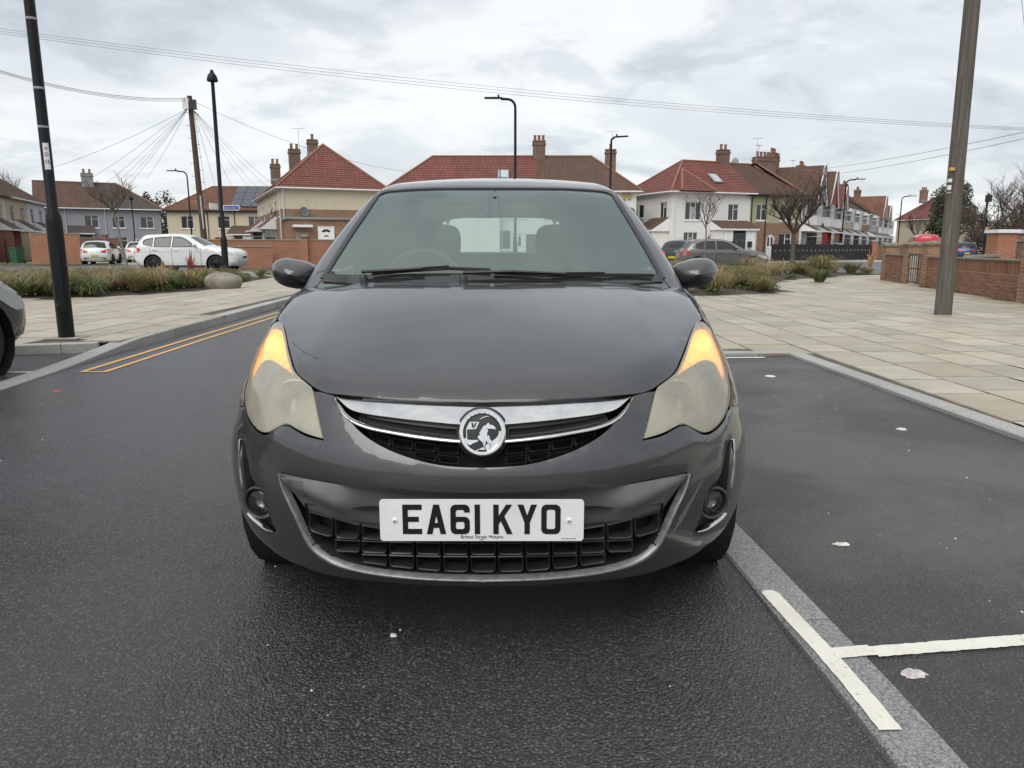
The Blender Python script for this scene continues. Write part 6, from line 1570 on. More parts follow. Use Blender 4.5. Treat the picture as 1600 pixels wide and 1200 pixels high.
# slim black street lamps
def lamp(loc, h, label, arm=None, bend=1.0, r=.07, head=True, hz=0.0, arml=1.6):
    o = empty('street_lamp', loc, 0, label, 'street lamp', 'black street lamps'); m = MB(); m.lathe([(r*1.5, 0), (r*1.5, 1.3), (r*1.2, 1.42), (r, 1.45), (r*.85, h-bend)], (0, 0, 0), 'Z', 12); m.build('column', 'column_black', o, 40)
    m = MB()
    if arm is not None:
        dx, dy = math.cos(arm), math.sin(arm); pts = [(0, 0, h-bend)]
        for k in range(1, 7): a = R(90*k/6); rr = min(.45, bend); pts.append((dx*rr*(1-math.cos(a)), dy*rr*(1-math.cos(a)), h-rr+rr*math.sin(a)))
        pts.append((dx*arml*.55, dy*arml*.55, h+.02)); m.tube(pts, [r*.85]*len(pts), 8); m.build('bracket', 'column_black', o, 50)
        m = MB(); e = Vector((dx, dy, 0)); q = Vector((-dy, dx, 0)); c = Vector((dx*arml*.5, dy*arml*.5, h+.03))
        m.prism([tuple(c-q*.10), tuple(c+e*.35-q*.17), tuple(c+e*.95-q*.14), tuple(c+e*1.02), tuple(c+e*.95+q*.14), tuple(c+e*.35+q*.17), tuple(c+q*.10)], (0, 0, .07)); m.lathe([(.05, 0), (.06, .1), (.03, .16), (.001, .17)], tuple(c+e*.2+Vector((0, 0, .07))), 'Z', 10); m.build('lantern', 'column_black', o, 40)
    else:
        m.lathe([(r*.85, h-bend), (r*.8, h-.25)], (0, 0, 0), 'Z', 10); m.build('upper_column', 'column_black', o, 50); m = MB(); m.lathe([(.08, h-.32), (.20, h-.36), (.21, h-.30), (.17, h-.15), (.07, h-.02), (.06, h+.06), (.001, h+.07)], (0, 0, 0), 'Z', 16); m.build('lantern', 'column_black', o, 40)
    return o
def hz(px, py, Y): return AT(px, py, Y).z
L2 = AT(352, 410, 30.5); o = lamp((L2.x, L2.y, .1), hz(330, 112, 30.5)-.1, 'tall black lamp column with blue finger sign beside the white off-roader', None, 1.0, .085)
fs = empty('finger_sign', (L2.x, L2.y-.12, hz(365, 325, 30.5)), R(-3), 'blue finger sign with white lettering on the tall black column', 'sign')
m = MB(); m.prism([(.12, 0, -.10), (.74, 0, -.10), (.82, 0, .0), (.74, 0, .10), (.12, 0, .10)], (0, .03, 0)); m.build('rim', 'sticker', fs); m = MB(); m.prism([(.15, -.004, -.075), (.73, -.004, -.075), (.79, -.004, 0), (.73, -.004, .075), (.15, -.004, .075)], (0, .003, 0)); m.build('panel', 'sign_blue', fs)
put_text('Lampton Park  \u2191' if False else 'Lampton Park', .085, (.41, -.008, -.03), fs, 'sticker', 'lettering')
put_text('>', .08, (.71, -.008, -.03), fs, 'sticker', 'lettering')
fs2 = empty('finger_sign', (L2.x-.1, L2.y-.1, hz(342, 323, 30.5)), R(70), 'white finger sign seen edge-on on the tall black column', 'sign'); m = MB(); m.box((-.45, 0, -.12), (.0, .03, .12)); m.build('panel', 'sticker', fs2)
q = AT(300, 372, 66); lamp((q.x, q.y, 0), hz(290, 268, 66), 'bent-arm street lamp between the telegraph pole and the grey houses', math.pi, 1.0, .07, arml=1.5)
q = AT(805, 398, 44); lamp((q.x, q.y, 0), hz(803, 155, 44), 'street lamp rising behind the car roof, arm to the left', math.pi, .5, .085, arml=1.5)
q = AT(951, 395, 52); lamp((q.x, q.y, 0), hz(951, 216, 52), 'short-armed street lamp right of the car roof', R(-25), .2, .08, arml=.35)
q = AT(1313, 401, 72); lamp((q.x, q.y, 0), hz(1322, 281, 72), 'street lamp with arm to the right along the terraced row', 0, .6, .075, arml=1.6)
q = AT(1401, 398, 95); lamp((q.x, q.y, 0), hz(1408, 307, 95), 'more distant street lamp with arm to the right before the orange roof', 0, .6, .075, arml=1.6)
q = AT(1553, 392, 120); lamp((q.x, q.y, 0), hz(1553, 322, 120), 'farthest street lamp above the brown hedge', math.pi, .6, .08, arml=1.2)
q = AT(213, 398, 70); lamp((q.x, q.y, 0), hz(206, 306, 70), 'thin street lamp in front of the grey pair of houses', None, .6, .055)
q = AT(1536, 398, 40); bo = empty('sign_post', (q.x, q.y, 0), 0, 'black post with yellow plate in front of the brown hedge', 'post'); m = MB(); m.lathe([(.05, 0), (.045, 2.6)], (0, 0, 0), 'Z', 10); m.build('shaft', 'column_black', bo); m = MB(); m.box((-.07, -.07, 1.9), (.07, -.05, 2.15)); m.build('plate', 'sticker_orange', bo)
q = AT(97, 412, 45); bo = empty('sign_post', (q.x, q.y, 0), 0, 'thin black post beside the orange brick wall end', 'post'); m = MB(); m.lathe([(.05, 0), (.04, 2.55), (.06, 2.56), (.06, 2.62)], (0, 0, 0), 'Z', 10); m.build('shaft', 'column_black', bo)
q = AT(12, 412, 48); bo = empty('sign_post', (q.x, q.y, 0), 0, 'short black post on the grass at the left edge', 'post'); m = MB(); m.lathe([(.045, 0), (.04, 1.6)], (0, 0, 0), 'Z', 10); m.build('shaft', 'column_black', bo)
# near wooden pole on the right: square-ish tapered trunk
pb = Vector((7.05, 12.05, .035)); tp = AT(1525, -60, 12.05); pr = empty('utility_pole', pb, 0, 'grey weathered wooden pole standing on the paving', 'utility pole'); m = MB(); rows = []; rng = random.Random(2)
wob = [rng.uniform(-.007, .007) for _ in range(60)]
for i in range(25):
    tt = i/24; z = (tp.z-pb.z)*tt; r = .128-.018*tt; cx_ = (tp.x-pb.x)*tt; cy_ = (tp.y-pb.y)*tt
    rows.append([(cx_+r*math.cos(2*math.pi*j/20)*(1+wob[j]+.006*math.sin(i*1.7+j)), cy_+r*math.sin(2*math.pi*j/20)*(1+wob[j+20]), z) for j in range(20)]+[(cx_+r*(1+wob[0]+.006*math.sin(i*1.7)), cy_, z)])
m.grid(rows); m.build('shaft', 'wood_pole', pr, 60)
def onpole(px, py):
    v = AT(px, py, 11.93); return v-pb
for (px, py, w, hh, mt) in ((1488, 264, .07, .045, 'sticker_orange'), (1484.5, 282, .05, .05, 'sticker'), (1483.5, 293, .045, .07, 'sticker'), (1483, 301, .05, .02, 'galv')):
    c_ = onpole(px, py); m = MB(); m.box((c_.x-w/2, c_.y-.012, c_.z-hh/2), (c_.x+w/2, c_.y+.03, c_.z+hh/2)); m.build('tag_plate', mt, pr)
# telegraph pole on the left with fan of wires
Yp = 46.0; pbt = AT(322, 400, Yp); ptop = AT(296, 150, Yp); tpole = empty('telegraph_pole', (pbt.x, Yp, 0), 0, 'brown telegraph pole with step irons and fan of wires behind the white off-roader', 'utility pole')
tv = Vector((ptop.x-pbt.x, 0, ptop.z)); m = MB(); m.tube([(0, 0, 0), tuple(tv)], [.19, .14], 14); m.build('shaft', 'wood_dark', tpole, 60)
for k in range(16):
    c_ = tv*(.35+.037*k); sx = -1 if k % 2 else 1; m = MB(); m.tube([tuple(c_+Vector((sx*.12, 0, 0))), tuple(c_+Vector((sx*.32, 0, 0))), tuple(c_+Vector((sx*.33, 0, .07)))], .016, 5); m.build('step_iron', 'galv', tpole)
c_ = tv*.955; m = MB(); m.box((c_.x-.32, c_.y-.35, c_.z-.35), (c_.x+.02, c_.y-.16, c_.z+.25)); m.build('junction_box', 'sticker', tpole); m = MB(); m.box((c_.x+.10, c_.y-.3, c_.z-.35), (c_.x+.42, c_.y-.1, c_.z+.2)); m.build('junction_box', 'gutter_black', tpole)
m = MB(); m.tube([tuple(tv*.22+Vector((.1, -.16, 0))), tuple(tv*.42+Vector((.1, -.16, 0)))], .05, 6); m.build('cable_guard', 'dish_pale', tpole)
TT = Vector((pbt.x, Yp, 0))+tv
plain('wire', (.14, .14, .145), .7)
def wire(a, b, sag, label, r=.010, n=18, group='overhead wires', run=(0, 0)):
    a, b = Vector(a), Vector(b); m = MB(); pts = [a.lerp(b, i/n)-Vector((0, 0, sag*4*(i/n)*(1-i/n))) for i in range(n+1)]
    if run[0]: pts = [pts[0]+(pts[0]-pts[1])*n*run[0]]+pts
    if run[1]: pts = pts+[pts[-1]+(pts[-1]-pts[-2])*n*run[1]]
    m.tube([tuple(p) for p in pts], r, 4, False); o = m.build('overhead_wire', 'wire', None, 60); tag(o, label, 'wire', group); return o
ends_l = [((72, 265), 52, 'lone'), ((105, 300), 58, 0), ((140, 305), 62, 0), ((165, 300), 66, 0), ((178, 300), 70, 0), ((190, 298), 74, 0), ((228, 280), 76, 0)]
for i, ((px, py), Y, _) in enumerate(ends_l): wire(TT-Vector((.15, 0, .7)), AT(px, py, Y), .25, 'telephone wire fanning down to the left from the telegraph pole', .011, group='left fan of telephone wires')
for i, ((px, py), Y) in enumerate((((325, 320), 78), ((345, 318), 79), ((375, 312), 80), ((395, 300), 80), ((408, 300), 78), ((418, 292), 72), ((432, 292), 62))): wire(TT+Vector((.2, 0, -.8)), AT(px, py, Y), .2, 'telephone wire fanning down to the right from the telegraph pole', .011, group='right fan of telephone wires')
for k, (dy, rr) in enumerate(((0, .013), (2.5, .010), (5, .010))): wire(AT(-260, 12+dy*.6, 30), TT+Vector((0, 0, -.1-.08*k)), 1.0, 'heavy wire from the left edge down to the telegraph pole top', rr, 24, 'wires from the left edge to the telegraph pole', (1.2, 0))
wire(TT+Vector((0, 0, -.2)), AT(632, 268, 57), .6, 'single thin wire from the telegraph pole to the house behind the car', .010)
for k in range(3): wire(AT(-330, -2+k*2.6, 26), AT(1700, 205+k*1.2, 30), .55+.06*k, 'one of the long wires crossing the whole sky', .0055, 40, 'long wires crossing the sky', (1, 1))
for k, (py0, py1) in enumerate(((268, 204), (279, 214))): wire(AT(1225, py0, 70), AT(1700, py1-20, 26), .35, 'one of two wires rising to the right from the terraced row', .010, 24, 'wires rising to the right edge', (0, 1))
for k in range(2): wire(AT(1548+k*2, 312, 90), AT(1660, 175+k*30, 30), .8, 'thin wire from the distant pole to the right edge', .009, 16, 'wires of the distant pole')
wire(AT(1592, -40, 11), AT(1609, 120, 11), .0, 'thin dark wire hanging at the top right corner', .004, 8)
q = AT(1530, 396, 90); dp = empty('telegraph_pole', (q.x, 90, 0), 0, 'distant telegraph pole with box on top above the brown hedge', 'utility pole'); tz = hz(1545, 302, 90); m = MB(); m.tube([(0, 0, 0), (AT(1545, 302, 90).x-q.x, 0, tz)], [.17, .13], 10); m.build('shaft', 'wood_dark', dp, 60); m = MB(); xx = AT(1545, 302, 90).x-q.x; m.box((xx-.3, -.3, tz-1.0), (xx+.3, .1, tz-.2)); m.build('junction_box', 'gutter_black', dp)
# ================================================================== other vehicles
HATCH = dict(top=[(.10,.22),(.02,.36),(0,.52),(.05,.66),(.18,.78),(.45,.87),(.95,.96),(1.22,1.00,'w'),(1.85,1.34,'b'),(2.15,1.42),(2.7,1.465),(3.3,1.44),(3.70,1.37,'r'),(4.03,1.00,'b'),(4.14,.88),(4.20,.62),(4.18,.42),(4.10,.26)],
  win=[[(1.58,1.01),(1.98,1.27),(2.25,1.355),(2.55,1.37),(2.55,.99)],[(2.63,.99),(2.63,1.37),(3.2,1.345),(3.52,1.24),(3.70,1.10),(3.40,1.02)]], wf=.85, wr=3.45, r=.315, W=.89, belt=.95, L=4.2, doors=(1.45, 2.59, 3.35))
SUV = dict(top=[(.12,.28),(.02,.45),(0,.70),(.08,.88),(.25,.98),(.7,1.05),(1.15,1.11),(1.40,1.15,'w'),(2.10,1.53,'b'),(2.45,1.625),(3.0,1.665),(3.8,1.63),(4.22,1.57,'r'),(4.50,1.14,'b'),(4.60,1.0),(4.65,.74),(4.62,.5),(4.5,.32)],
  win=[[(1.72,1.12),(2.20,1.43),(2.48,1.535),(2.80,1.555),(2.80,1.11)],[(2.88,1.11),(2.88,1.555),(3.4,1.53),(3.62,1.51),(3.62,1.12)],[(3.70,1.13),(3.70,1.50),(4.02,1.44),(4.16,1.32),(4.10,1.20)]], wf=.90, wr=3.70, r=.37, W=.94, belt=1.08, L=4.65, doors=(1.55, 2.84, 3.80))
VAN = dict(top=[(.1,.25),(0,.5),(.05,.75),(.2,.92),(.6,1.04),(.82,1.10,'w'),(1.42,1.62,'b'),(1.8,1.78),(2.6,1.83),(3.6,1.83),(4.2,1.80),(4.36,1.66),(4.40,1.2),(4.40,.5),(4.3,.28)],
  win=[[(1.15,1.10),(1.52,1.52),(1.75,1.60),(2.05,1.60),(2.05,1.08)]], wf=.85, wr=3.55, r=.31, W=.90, belt=1.1, L=4.4, doors=(1.05, 2.15, 3.2))
def paint(name, col, metal=.2): 
    t = NT(name); v = t.co(); n = t.noise(v, 4, 5, .6); t.set(Base_Color=t.ramp(n, [(.3, tuple(x*.9 for x in col)), (.7, col)]), Metallic=metal, Roughness=.35, Coat_Weight=.8); t.p.inputs['Coat Roughness'].default_value = .06
paint('paint_white_car', (.72, .73, .73), 0); paint('paint_grey_car', (.16, .155, .15), .5); paint('paint_black_car', (.018, .018, .02), .2); paint('paint_blue_car', (.03, .06, .16), .3); paint('paint_red_van', (.50, .015, .03), 0); paint('paint_silver_car', (.42, .46, .47), .5)
t = NT('tinted_pane'); t.set(Base_Color=(.02, .022, .024), Roughness=.05); t.p.inputs['Specular IOR Level'].default_value = .7
t = NT('tail_red'); t.set(Base_Color=(.48, .02, .025), Roughness=.15); t = NT('lamp_clear'); t.set(Base_Color=(.62, .63, .62), Roughness=.12, Metallic=.4); plain('plate_yellow', (.62, .46, .05), .4)
def gcar(P, loc, rz, pm, label, rim='alloy_silver', detail=True, name='parked_car', cat='car', group=None, glassm='tinted_pane', spokes=10):
    root = empty(name, loc, rz, label, cat, group); W_, L = P['W'], P['L']; rr = .13
    tops = [(q[0], q[1]) for q in P['top']]; tags = [q[2] if len(q) > 2 else None for q in P['top']]
    # resample silhouette, remembering what each stretch is
    seg = []; cur = 'b'
    for i in range(len(tops)-1):
        if tags[i]: cur = tags[i]
        seg.append(cur)
    tp = []; st_ = []
    sm = resample(tops, .09, False, 60); tp = [np.array(q) for q in sm]
    idx = [min(range(len(tp)), key=lambda k: np.linalg.norm(tp[k]-np.array(q))) for q in tops]
    def tagof(k):
        for i in range(len(idx)-1):
            if idx[i] <= k < idx[i+1]: return seg[i]
        return 'b'
    bot = [(P['wr']+P['r']*1.14*math.cos(R(a)), max(P['r']+P['r']*1.14*math.sin(R(a)), .22)) for a in range(-15, 196, 15)]
    bot += [(P['wf']+P['r']*1.14*math.cos(R(a)), max(P['r']+P['r']*1.14*math.sin(R(a)), .22)) for a in range(-15, 196, 15)]
    TA = np.array(tp)
    def wid(y, z, d=None):
        tum = np.maximum(z-P['belt'], 0); low = np.maximum(.45-z, 0)
        w = W_ - tum*.42 - tum**2*.12 - low*.12 - .02*np.sin(np.clip((z-.3)/.7, 0, 1)*math.pi*2)*0
        e = np.clip(np.abs(y-L/2)/(L/2), 0, 1); w = w*(1-.13*e**5)
        if d is not None: q = np.clip(1-d/rr, 0, 1); w = w - rr*(1-np.sqrt(np.maximum(1-q*q, 0)))
        return w
    def dtop(Q):
        d = np.full(len(Q), 1e9)
        for a, b in zip(TA[:-1], TA[1:]):
            v_ = b-a; t_ = np.clip(((Q-a)@v_)/max(v_@v_, 1e-12), 0, 1); d = np.minimum(d, np.linalg.norm(Q-a-t_[:, None]*v_, axis=1))
        return d
    def sidept(Q, off=0.0):
        Q = np.asarray(Q, float); w = wid(Q[:, 0], Q[:, 1], dtop(Q)); return np.stack([w+off, Q[:, 0], Q[:, 1]], 1)
    ol = np.array([tuple(q) for q in tp]+bot)
    V2, F = tri2d(ol, [resample(h, .08) for h in P['win']], .11)
    S = sidept(V2)
    for sx in (-1, 1):
        m = MB(); m.add([tuple(q*np.array([sx, 1, 1])) for q in S], [tuple(f) for f in F]); m.build('side_panel', pm, root, 50)
        for h in P['win']:
            V3, F3 = tri2d(np.array(resample(h, .12)), [], .2); g = sidept(V3, -.012); m = MB(); m.add([tuple(q*np.array([sx, 1, 1])) for q in g], [tuple(f) for f in F3]); wo = m.build('side_window', glassm, root, 60)
            if detail: 
                rg_ = sidept(np.array(resample(h, .06)), .002); m = MB(); m.tube([tuple(q*np.array([sx, 1, 1])) for q in rg_]+[tuple(rg_[0]*np.array([sx, 1, 1]))], .014, 5, False); m.build('window_seal', 'car_black', wo, 60)
        m = MB(); sill = sidept(np.array([(y_, z_) for y_ in np.linspace(P['wf']+P['r']*1.2, P['wr']-P['r']*1.2, 8) for z_ in (.21, .30)]), .004); m.grid([[tuple(sill[2*i]*np.array([sx, 1, 1])), tuple(sill[2*i+1]*np.array([sx, 1, 1]))] for i in range(8)]); m.build('sill', 'car_black', root, 60)
        if detail:
            for y_ in P['doors']:
                q = sidept(np.array([(y_+(.02 if z_ > P['belt'] else 0), z_) for z_ in np.linspace(.30, P['belt']-.02, 8)]), .001); m = MB(); m.tube([tuple(p*np.array([sx, 1, 1])) for p in q], .007, 4, False); m.build('shut_line', 'car_deep', root)
            for y_ in P['doors'][1:]:
                q = sidept(np.array([(y_-.30, P['belt']-.10), (y_-.08, P['belt']-.09)]), .025); m = MB(); m.tube([tuple(p*np.array([sx, 1, 1])) for p in q], .017, 6); m.build('door_handle', pm, root, 60)
            q = sidept(np.array([(y_, P['belt']-.19+.03*(y_/L)) for y_ in np.linspace(P['wf']+.2, L-.25, 12)]), .003); m = MB(); m.tube([tuple(p*np.array([sx, 1, 1])) for p in q], .010, 5, False); m.build('crease', pm, root, 60)
        mp_ = sidept(np.array([(P['doors'][0]+.22, P['belt']+.08)]))[0]; m = MB(); pad(m, (sx*(mp_[0]+.13), mp_[1], mp_[2]+.03), (.10, .07, .075), .7, None, 8); m.build('wing_mirror', pm, root, 60)
        hl = [q for q in P['top'] if .5 < q[1] < 1.1 and q[0] < .8]
        zt = P['top'][4][1]-.03
        V3, F3 = tri2d(np.array(resample([(.10, zt-.18), (.16, zt-.09), (.55, zt+.02), (.60, zt-.06), (.30, zt-.20)], .1)), [], .2); g = sidept(V3, .006); m = MB(); m.add([tuple(p*np.array([sx, 1, 1])) for p in g], [tuple(f) for f in F3]); m.build('headlight', 'lamp_clear', root, 60)
        zb = P['belt']-.04; V3, F3 = tri2d(np.array(resample([(L-.40, zb-.02), (L-.34, zb-.16), (L-.05, zb-.22), (L-.06, zb-.02), (L-.15, zb+.07)], .1)), [], .2); g = sidept(V3, .008); m = MB(); m.add([tuple(p*np.array([sx, 1, 1])) for p in g], [tuple(f) for f in F3]); m.build('tail_light', 'tail_red', root, 60)
        wheel(root, sx*(W_-.12), P['wf'], P['r'], .22, sx, rim, spokes); wheel(root, sx*(W_-.12), P['wr'], P['r'], .22, sx, rim, spokes)
        for yy in (P['wf'], P['wr']): m = MB(); m.lathe([(P['r']*1.14, -.16), (P['r']*1.14, .06), (.05, -.17)], (sx*(W_-.12), yy, P['r']), 'X', 16); m.build('arch_liner', 'car_deep', root)
    # over-the-top strips
    e0 = sidept(TA); n_ = 10; rows = []
    for k in range(len(TA)):
        tn = TA[min(k+1, len(TA)-1)]-TA[max(k-1, 0)]; nn = np.array([-tn[1], tn[0]]); nn = nn/max(np.linalg.norm(nn), 1e-9)
        c = TA.mean(0); 
        if nn@(TA[k]-np.array([L/2, .6])) < 0: nn = -nn
        crown = .035+.055*abs(nn[0]); row = []
        for j in range(n_+1):
            u = -1+2*j/n_; b_ = crown*(1-u*u); row.append((e0[k][0]*u, TA[k][0]+nn[0]*b_, TA[k][1]+nn[1]*b_))
        rows.append(row)
    k = 0
    while k < len(rows)-1:
        tg = tagof(k); j = k
        while j < len(rows)-1 and tagof(j) == tg: j += 1
        m = MB(); m.grid(rows[k:j+1]); m.build({'b': 'bodywork', 'w': 'windscreen', 'r': 'rear_window'}[tg], {'b': pm, 'w': glassm, 'r': glassm}[tg], root, 50); k = j
    def strip(zlo, zhi, u0, u1, rear, nm, mt, off=.012, ny=7):
        ks = [q for q in range(len(rows)) if (TA[q][0] > L/2) == rear and (rear or TA[q][0] < 1.0)]
        zs = np.array([TA[q][1] for q in ks]); od = np.argsort(zs); zs = zs[od]; kk = [ks[i] for i in od]; P_ = []
        for z_ in np.linspace(zlo, zhi, 5):
            r_ = []
            for u in np.linspace(u0, u1, ny):
                jf = (u+1)/2*n_; j0 = min(int(jf), n_-1); ft = jf-j0
                pts = np.array([np.array(rows[q][j0])*(1-ft)+np.array(rows[q][j0+1])*ft for q in kk]); p = np.array([np.interp(z_, zs, pts[:, i]) for i in range(3)]); p[1] += off if rear else -off; p[2] = z_; r_.append(tuple(p))
            P_.append(r_)
        m = MB(); m.grid(P_); return m.build(nm, mt, root, 60)
    zb = P['belt']
    for sx in (-1, 1): strip(zb-.21, zb-.01, sx*.98, sx*.58, True, 'tail_light', 'tail_red'); strip(P['top'][4][1]-.24, P['top'][4][1]-.08, sx*.97, sx*.55, False, 'headlight', 'lamp_clear')
    strip(.30, .44, -.9, .9, True, 'rear_valance', 'car_black', .008); strip(.50 if zb < 1.2 else .6, .62, -.30, .30, True, 'number_plate', 'plate_yellow', .025); strip(.30, .44, -.7, .7, False, 'grille', 'car_black', .01); strip(.47, .57, -.3, .3, False, 'number_plate', 'plate_white', .02); strip(.60, .70, -.4, .4, False, 'grille', 'car_black', .008)
    m = MB(); m.box((-W_+.25, .3, .2), (W_-.25, L-.3, .34)); m.build('underbody', 'car_deep', root)
    m = MB(); pad(m, (0, 2.4, .75), (W_-.3, .12, .45), .4); pad(m, (0, 3.3, .75), (W_-.3, .12, .4), .4); m.box((-W_+.15, 1.3, .6), (W_-.15, L-.5, .66)); m.build('seats', 'seat_cloth', root, 60)
    return root
gcar(SUV, (-12.35, 34.3, 0), R(90), 'paint_white_car', 'white off-roader with black wheels side-on behind the left planting bed', 'alloy_black', True, 'off_road_car')
gcar(HATCH, (12.35, 36.6, 0), R(90), 'paint_grey_car', 'grey hatchback side-on beyond the right planting bed', 'alloy_silver', True, 'hatchback_car')
gcar(dict(HATCH, L=4.2), (10.9, 43.0, 0), R(145), 'paint_black_car', 'black hatchback with red tail light, behind the grey hatchback', 'alloy_silver', True, 'hatchback_car')
gcar(HATCH, (-27.3, 50.4, 0), R(199), 'paint_white_car', 'white hatchback seen from behind with yellow number plate, left of the off-roader', 'alloy_silver', True, 'hatchback_car')
gcar(HATCH, (-27.2, 56.0, 0), R(196), 'paint_white_car', 'second white car parked ahead of the white hatchback', 'alloy_silver', False, 'parked_car')
gcar(HATCH, (-27.6, 62.5, 0), R(196), 'paint_blue_car', 'dark blue car seen from behind between white cars and off-roader', 'alloy_silver', False, 'parked_car')
gcar(HATCH, (-5.43, 7.12, .004), R(180), 'paint_black_car', 'black car cut off by the left picture edge', 'alloy_silver', True, 'parked_car', spokes=15)
gcar(HATCH, (-18.4, 49, 0), R(88), 'paint_black_car', 'black car mostly hidden behind the brick wall near the solar roof', 'alloy_silver', False, 'parked_car')
gcar(HATCH, (-15.6, 50.5, 0), R(60), 'paint_silver_car', 'silver car nosing out beside the corner house wall', 'alloy_silver', False, 'parked_car')
q = p0+et*11+Vector((et.y, -et.x, 0))*3.4; gcar(HATCH, (q.x, q.y, 0), R(60), 'paint_silver_car', 'pale silver car in the front yard behind the right street wall', 'alloy_silver', False, 'parked_car')
rv = gcar(VAN, (26.3, 48.5, 0), R(158), 'paint_red_van', 'red van seen from behind over the brick wall', 'alloy_silver', False, 'red_van', 'van')
for i in range(6):
    m = MB(); x = -.72+.26*i; m.prism([(x, 4.47, .55), (x+.13, 4.47, .55), (x+.30, 4.47, .95), (x+.17, 4.47, .95)], (0, .01, 0)); m.build('chevron', 'plate_yellow', rv)
gcar(HATCH, (39.2, 66, 0), R(160), 'paint_blue_car', 'dark blue car right of the wooden pole far along the street', 'alloy_silver', False, 'parked_car')
gcar(HATCH, (42.5, 70, 0), R(160), 'paint_silver_car', 'silver car beside the brown hedge right of the wooden pole', 'alloy_silver', False, 'parked_car')
# ================================================================== trees and planting
plain('bark', (.10, .085, .068), .9, var=.3, scale=12, bump=.4); plain('twig', (.085, .060, .048), .9, var=.3, scale=9); plain('bark_pale', (.17, .155, .13), .9, var=.3, scale=14)
def leafmat(name, cols, rough=.6):
    t = NT(name); g = t.N('ShaderNodeNewGeometry'); c = t.ramp(g.outputs['Random Per Island'], [(i/(len(cols)-1), q) for i, q in enumerate(cols)]); t.set(Base_Color=c, Roughness=rough)
    tr = t.N('ShaderNodeBsdfTranslucent'); t.l.new(c, tr.inputs[0]); mx = t.N('ShaderNodeMixShader', {0: .25, 1: t.p.outputs[0], 2: tr.outputs[0]}); t.l.new(mx.outputs[0], t.out.inputs[0])
leafmat('leaf_evergreen', [(.030, .042, .018), (.06, .075, .032), (.10, .11, .06), (.045, .055, .025)]); leafmat('leaf_greygreen', [(.06, .075, .04), (.11, .125, .075), (.16, .17, .11), (.08, .095, .05)]); leafmat('leaf_brown', [(.05, .036, .026), (.085, .062, .042), (.07, .06, .035), (.11, .08, .05)]); leafmat('leaf_olive', [(.055, .050, .025), (.09, .08, .035), (.12, .10, .05)])
leafmat('grass_straw', [(.26, .20, .105), (.36, .28, .155), (.20, .165, .08), (.42, .34, .20)]); leafmat('grass_olive', [(.14, .135, .055), (.21, .185, .075), (.28, .23, .11), (.17, .16, .06)]); leafmat('grass_green', [(.075, .11, .035), (.12, .15, .05), (.19, .20, .08)])
leafmat('leaf_low', [(.05, .085, .022), (.085, .13, .035), (.13, .17, .05)]); leafmat('leaf_orange', [(.36, .16, .06), (.46, .24, .10), (.50, .30, .16)]); leafmat('leaf_yellow', [(.42, .34, .05), (.50, .40, .08)]); leafmat('leaf_rust', [(.22, .05, .035), (.30, .08, .05)])
def bare_tree(loc, h, label, seed, trunk_r, clear, spread, levels=4, kids=4, mat='bark', tw='twig', group=None, cat='tree', name='bare_tree', lean=(0, 0), up=.35):
    rng = random.Random(seed); root = empty(name, loc, 0, label, cat, group); tr, cr = MB(), MB()
    top = Vector((lean[0], lean[1], clear)); n = 6
    tr.tube([tuple(top*(i/n)+Vector((rng.uniform(-.02, .02), rng.uniform(-.02, .02), 0))) for i in range(n)]+[tuple(top)], [trunk_r*(1.25 if i == 0 else 1-.3*i/n) for i in range(n+1)], 10)
    def grow(p, d, L, r, lv):
        k = 4; pts = [p]; dd = d.copy()
        for i in range(k): dd = (dd+Vector((rng.uniform(-.22, .22), rng.uniform(-.22, .22), rng.uniform(-.08, .20)))).normalized(); pts.append(pts[-1]+dd*L/k)
        cr.tube([tuple(q) for q in pts], [r*(1-.55*i/k) for i in range(k+1)], 5 if lv < 2 else 4 if lv < 3 else 3, False)
        if lv >= levels: return
        for i in range(kids+(1 if lv == 0 else 0)):
            t_ = .35+.65*(i+rng.random()*.6)/kids; t_ = min(t_, 1.0); q = pts[min(int(t_*k), k)]
            a = rng.uniform(0, 2*math.pi); side = Vector((math.cos(a), math.sin(a), rng.uniform(-.1, .5))).normalized(); grow(q, (dd*.62+side*.75+Vector((0, 0, up*.4))).normalized(), L*rng.uniform(.48, .72), r*.52, lv+1)
    nb = 5
    for i in range(nb):
        a = 2*math.pi*i/nb+rng.uniform(-.4, .4); d = Vector((math.cos(a)*spread, math.sin(a)*spread, 1)).normalized(); grow(top*(1-.12*rng.random()), d, (h-clear)*rng.uniform(.5, .66), trunk_r*.55, 0)
    tr.build('trunk', mat, root, 50); tag(cr.build('crown', tw, root, 50), kind=None); return root
q = AT(200, 424, 30.2); bare_tree((q.x, 30.2, .1), 4.2, 'young bare tree behind the left planting bed', 11, .055, 2.55, 1.3, 3, 4, 'bark_pale', 'twig', lean=(-.35, 0))
q = AT(1100, 420, 30.8); bare_tree((q.x, 30.8, .03), 3.6, 'slim young bare tree in front of the grey hatchback', 5, .04, 2.0, .75, 3, 3, 'bark_pale', 'twig', up=.5)
q = AT(1238, 404, 50.5); bare_tree((q.x, 50.5, .02), 6.3, 'gnarled bare street tree in front of the iron railings', 23, .17, 2.1, 1.25, 3, 5, 'bark', 'twig')
q = AT(30, 395, 84); bare_tree((q.x-3, 84, 0), 10.6, 'brown bare tree top rising behind the left terrace', 31, .2, 4.5, 1.2, 3, 5)
q = AT(1432, 395, 100); bare_tree((q.x, 100, 0), 6.0, 'small bare tree by the far terraced row', 37, .12, 2.2, .9, 3, 4)
